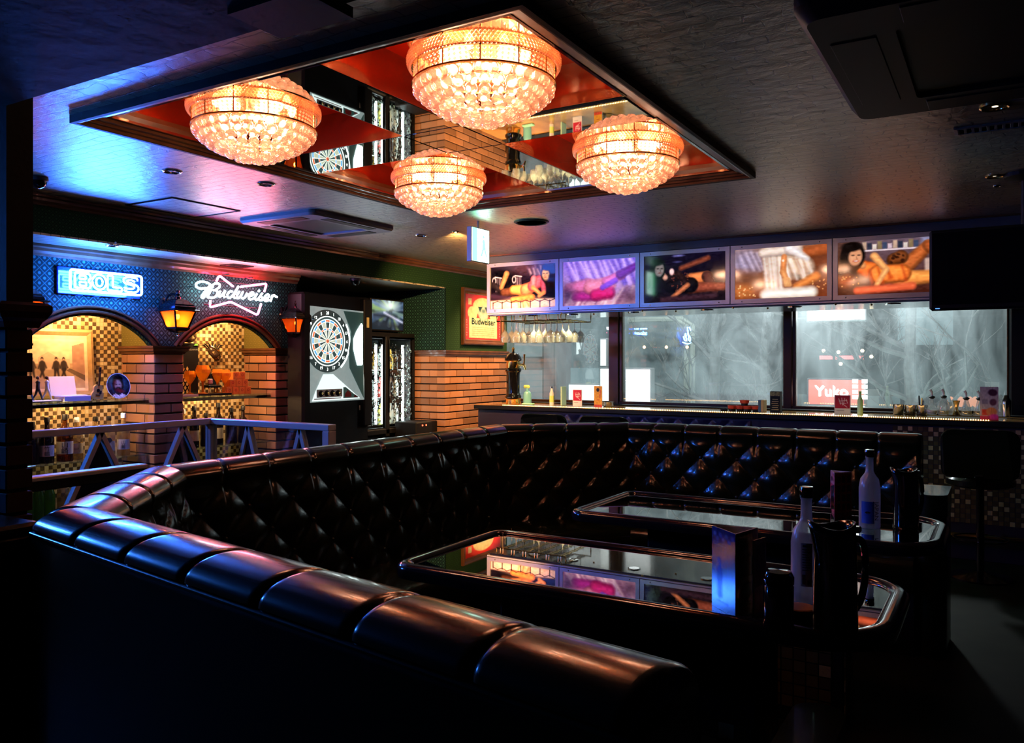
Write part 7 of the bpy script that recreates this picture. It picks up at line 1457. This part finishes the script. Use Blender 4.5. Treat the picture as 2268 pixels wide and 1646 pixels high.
for (a, y) in ((1824, 777), (1857, 780), (1910, 777), (1862, 806), (1930, 790)): c = onY(a, y, 13.0); MB().sphere(c, .026, 8, 6).build('shop_lamp', emis('shop_lamp_%d' % a, (1., .7, .4), 9.0), sb)
for k, a in enumerate((1427, 1476, 1522)): c = onY(a, 769, 12); tag(MB().sphere(c, .024, 8, 6).build('street_lantern', emis('street_lantern_%d' % k, (1., .45, .2), 8.0)), '%s small orange street light in the middle window' % ('left', 'middle', 'right')[k], 'street light', 'orange street lights')
for k, a in enumerate((2106, 2128, 2148, 2160)): c = onY(a, 890, 11.5); tag(MB().sphere(c, .05, 10, 8, (.8, .8, 1.3)).build('paper_lantern', emis('paper_lantern_%d' % k, (1., .35, .18), 1.0)), 'dim red paper lantern outside the right window, number %s from the left' % ('one', 'two', 'three', 'four')[k], 'lantern', 'paper lanterns outside')
M_bark = mat('pale_bark', (.17, .165, .16), .85, noise=(18, (.09, .085, .085), .8))
def tree(base, h, r, label, seed, lean=0.):
    rr = random.Random(seed); t = thing('bare_tree', base, label, 'tree', 'bare trees in the street'); tr = MB(); br = MB(); b0 = Vector(base); top = b0 + V(lean, 0, h); trunk = [b0.lerp(top, k / 10) + V(rr.uniform(-.05, .05), rr.uniform(-.05, .05), 0) for k in range(11)]
    tr.tube(trunk, [r * (1 - .07 * k) for k in range(11)], 8).build('trunk', M_bark, t, True)
    def grow(p, d, L, rad, lv):
        pts = [p]; q = p
        for k in range(4): d = (d + V(rr.uniform(-.22, .22), rr.uniform(-.22, .22), rr.uniform(-.1, .22))).normalized(); q = q + d * (L / 4); pts.append(q)
        br.tube(pts, [rad * (1 - .2 * k) for k in range(5)], 5, caps=False)
        if lv < 3:
            for k in range(3 if lv < 2 else 4): grow(pts[rr.randint(1, 4)], (d + V(rr.uniform(-1, 1), rr.uniform(-.8, .8), rr.uniform(-.5, .9))).normalized(), L * rr.uniform(.5, .72), rad * .5, lv + 1)
    for k in range(16):
        f = .30 + .68 * k / 16; a = rr.random() * 6.28; grow(trunk[int(f * 10)].lerp(trunk[min(10, int(f * 10) + 1)], rr.random()), V(math.cos(a), math.sin(a), rr.uniform(.1, .7)).normalized(), rr.uniform(.9, 1.7), r * .34, 0)
    br.build('branches', M_bark, t, True, kind='stuff')
pa = onY(1588, 900, 12.2); tree((pa.x, 12.2, -3.5), 8.5, .13, 'bare tree in the middle window with pale branches', 11); pb = onY(2004, 900, 11.6); tree((pb.x, 11.6, -3.5), 8.2, .12, 'bare tree in the right window left of the television', 5, .1); pc = onY(1700, 900, 13.4); tree((pc.x, 13.4, -3.5), 8.6, .12, 'bare tree behind the second window post', 23)
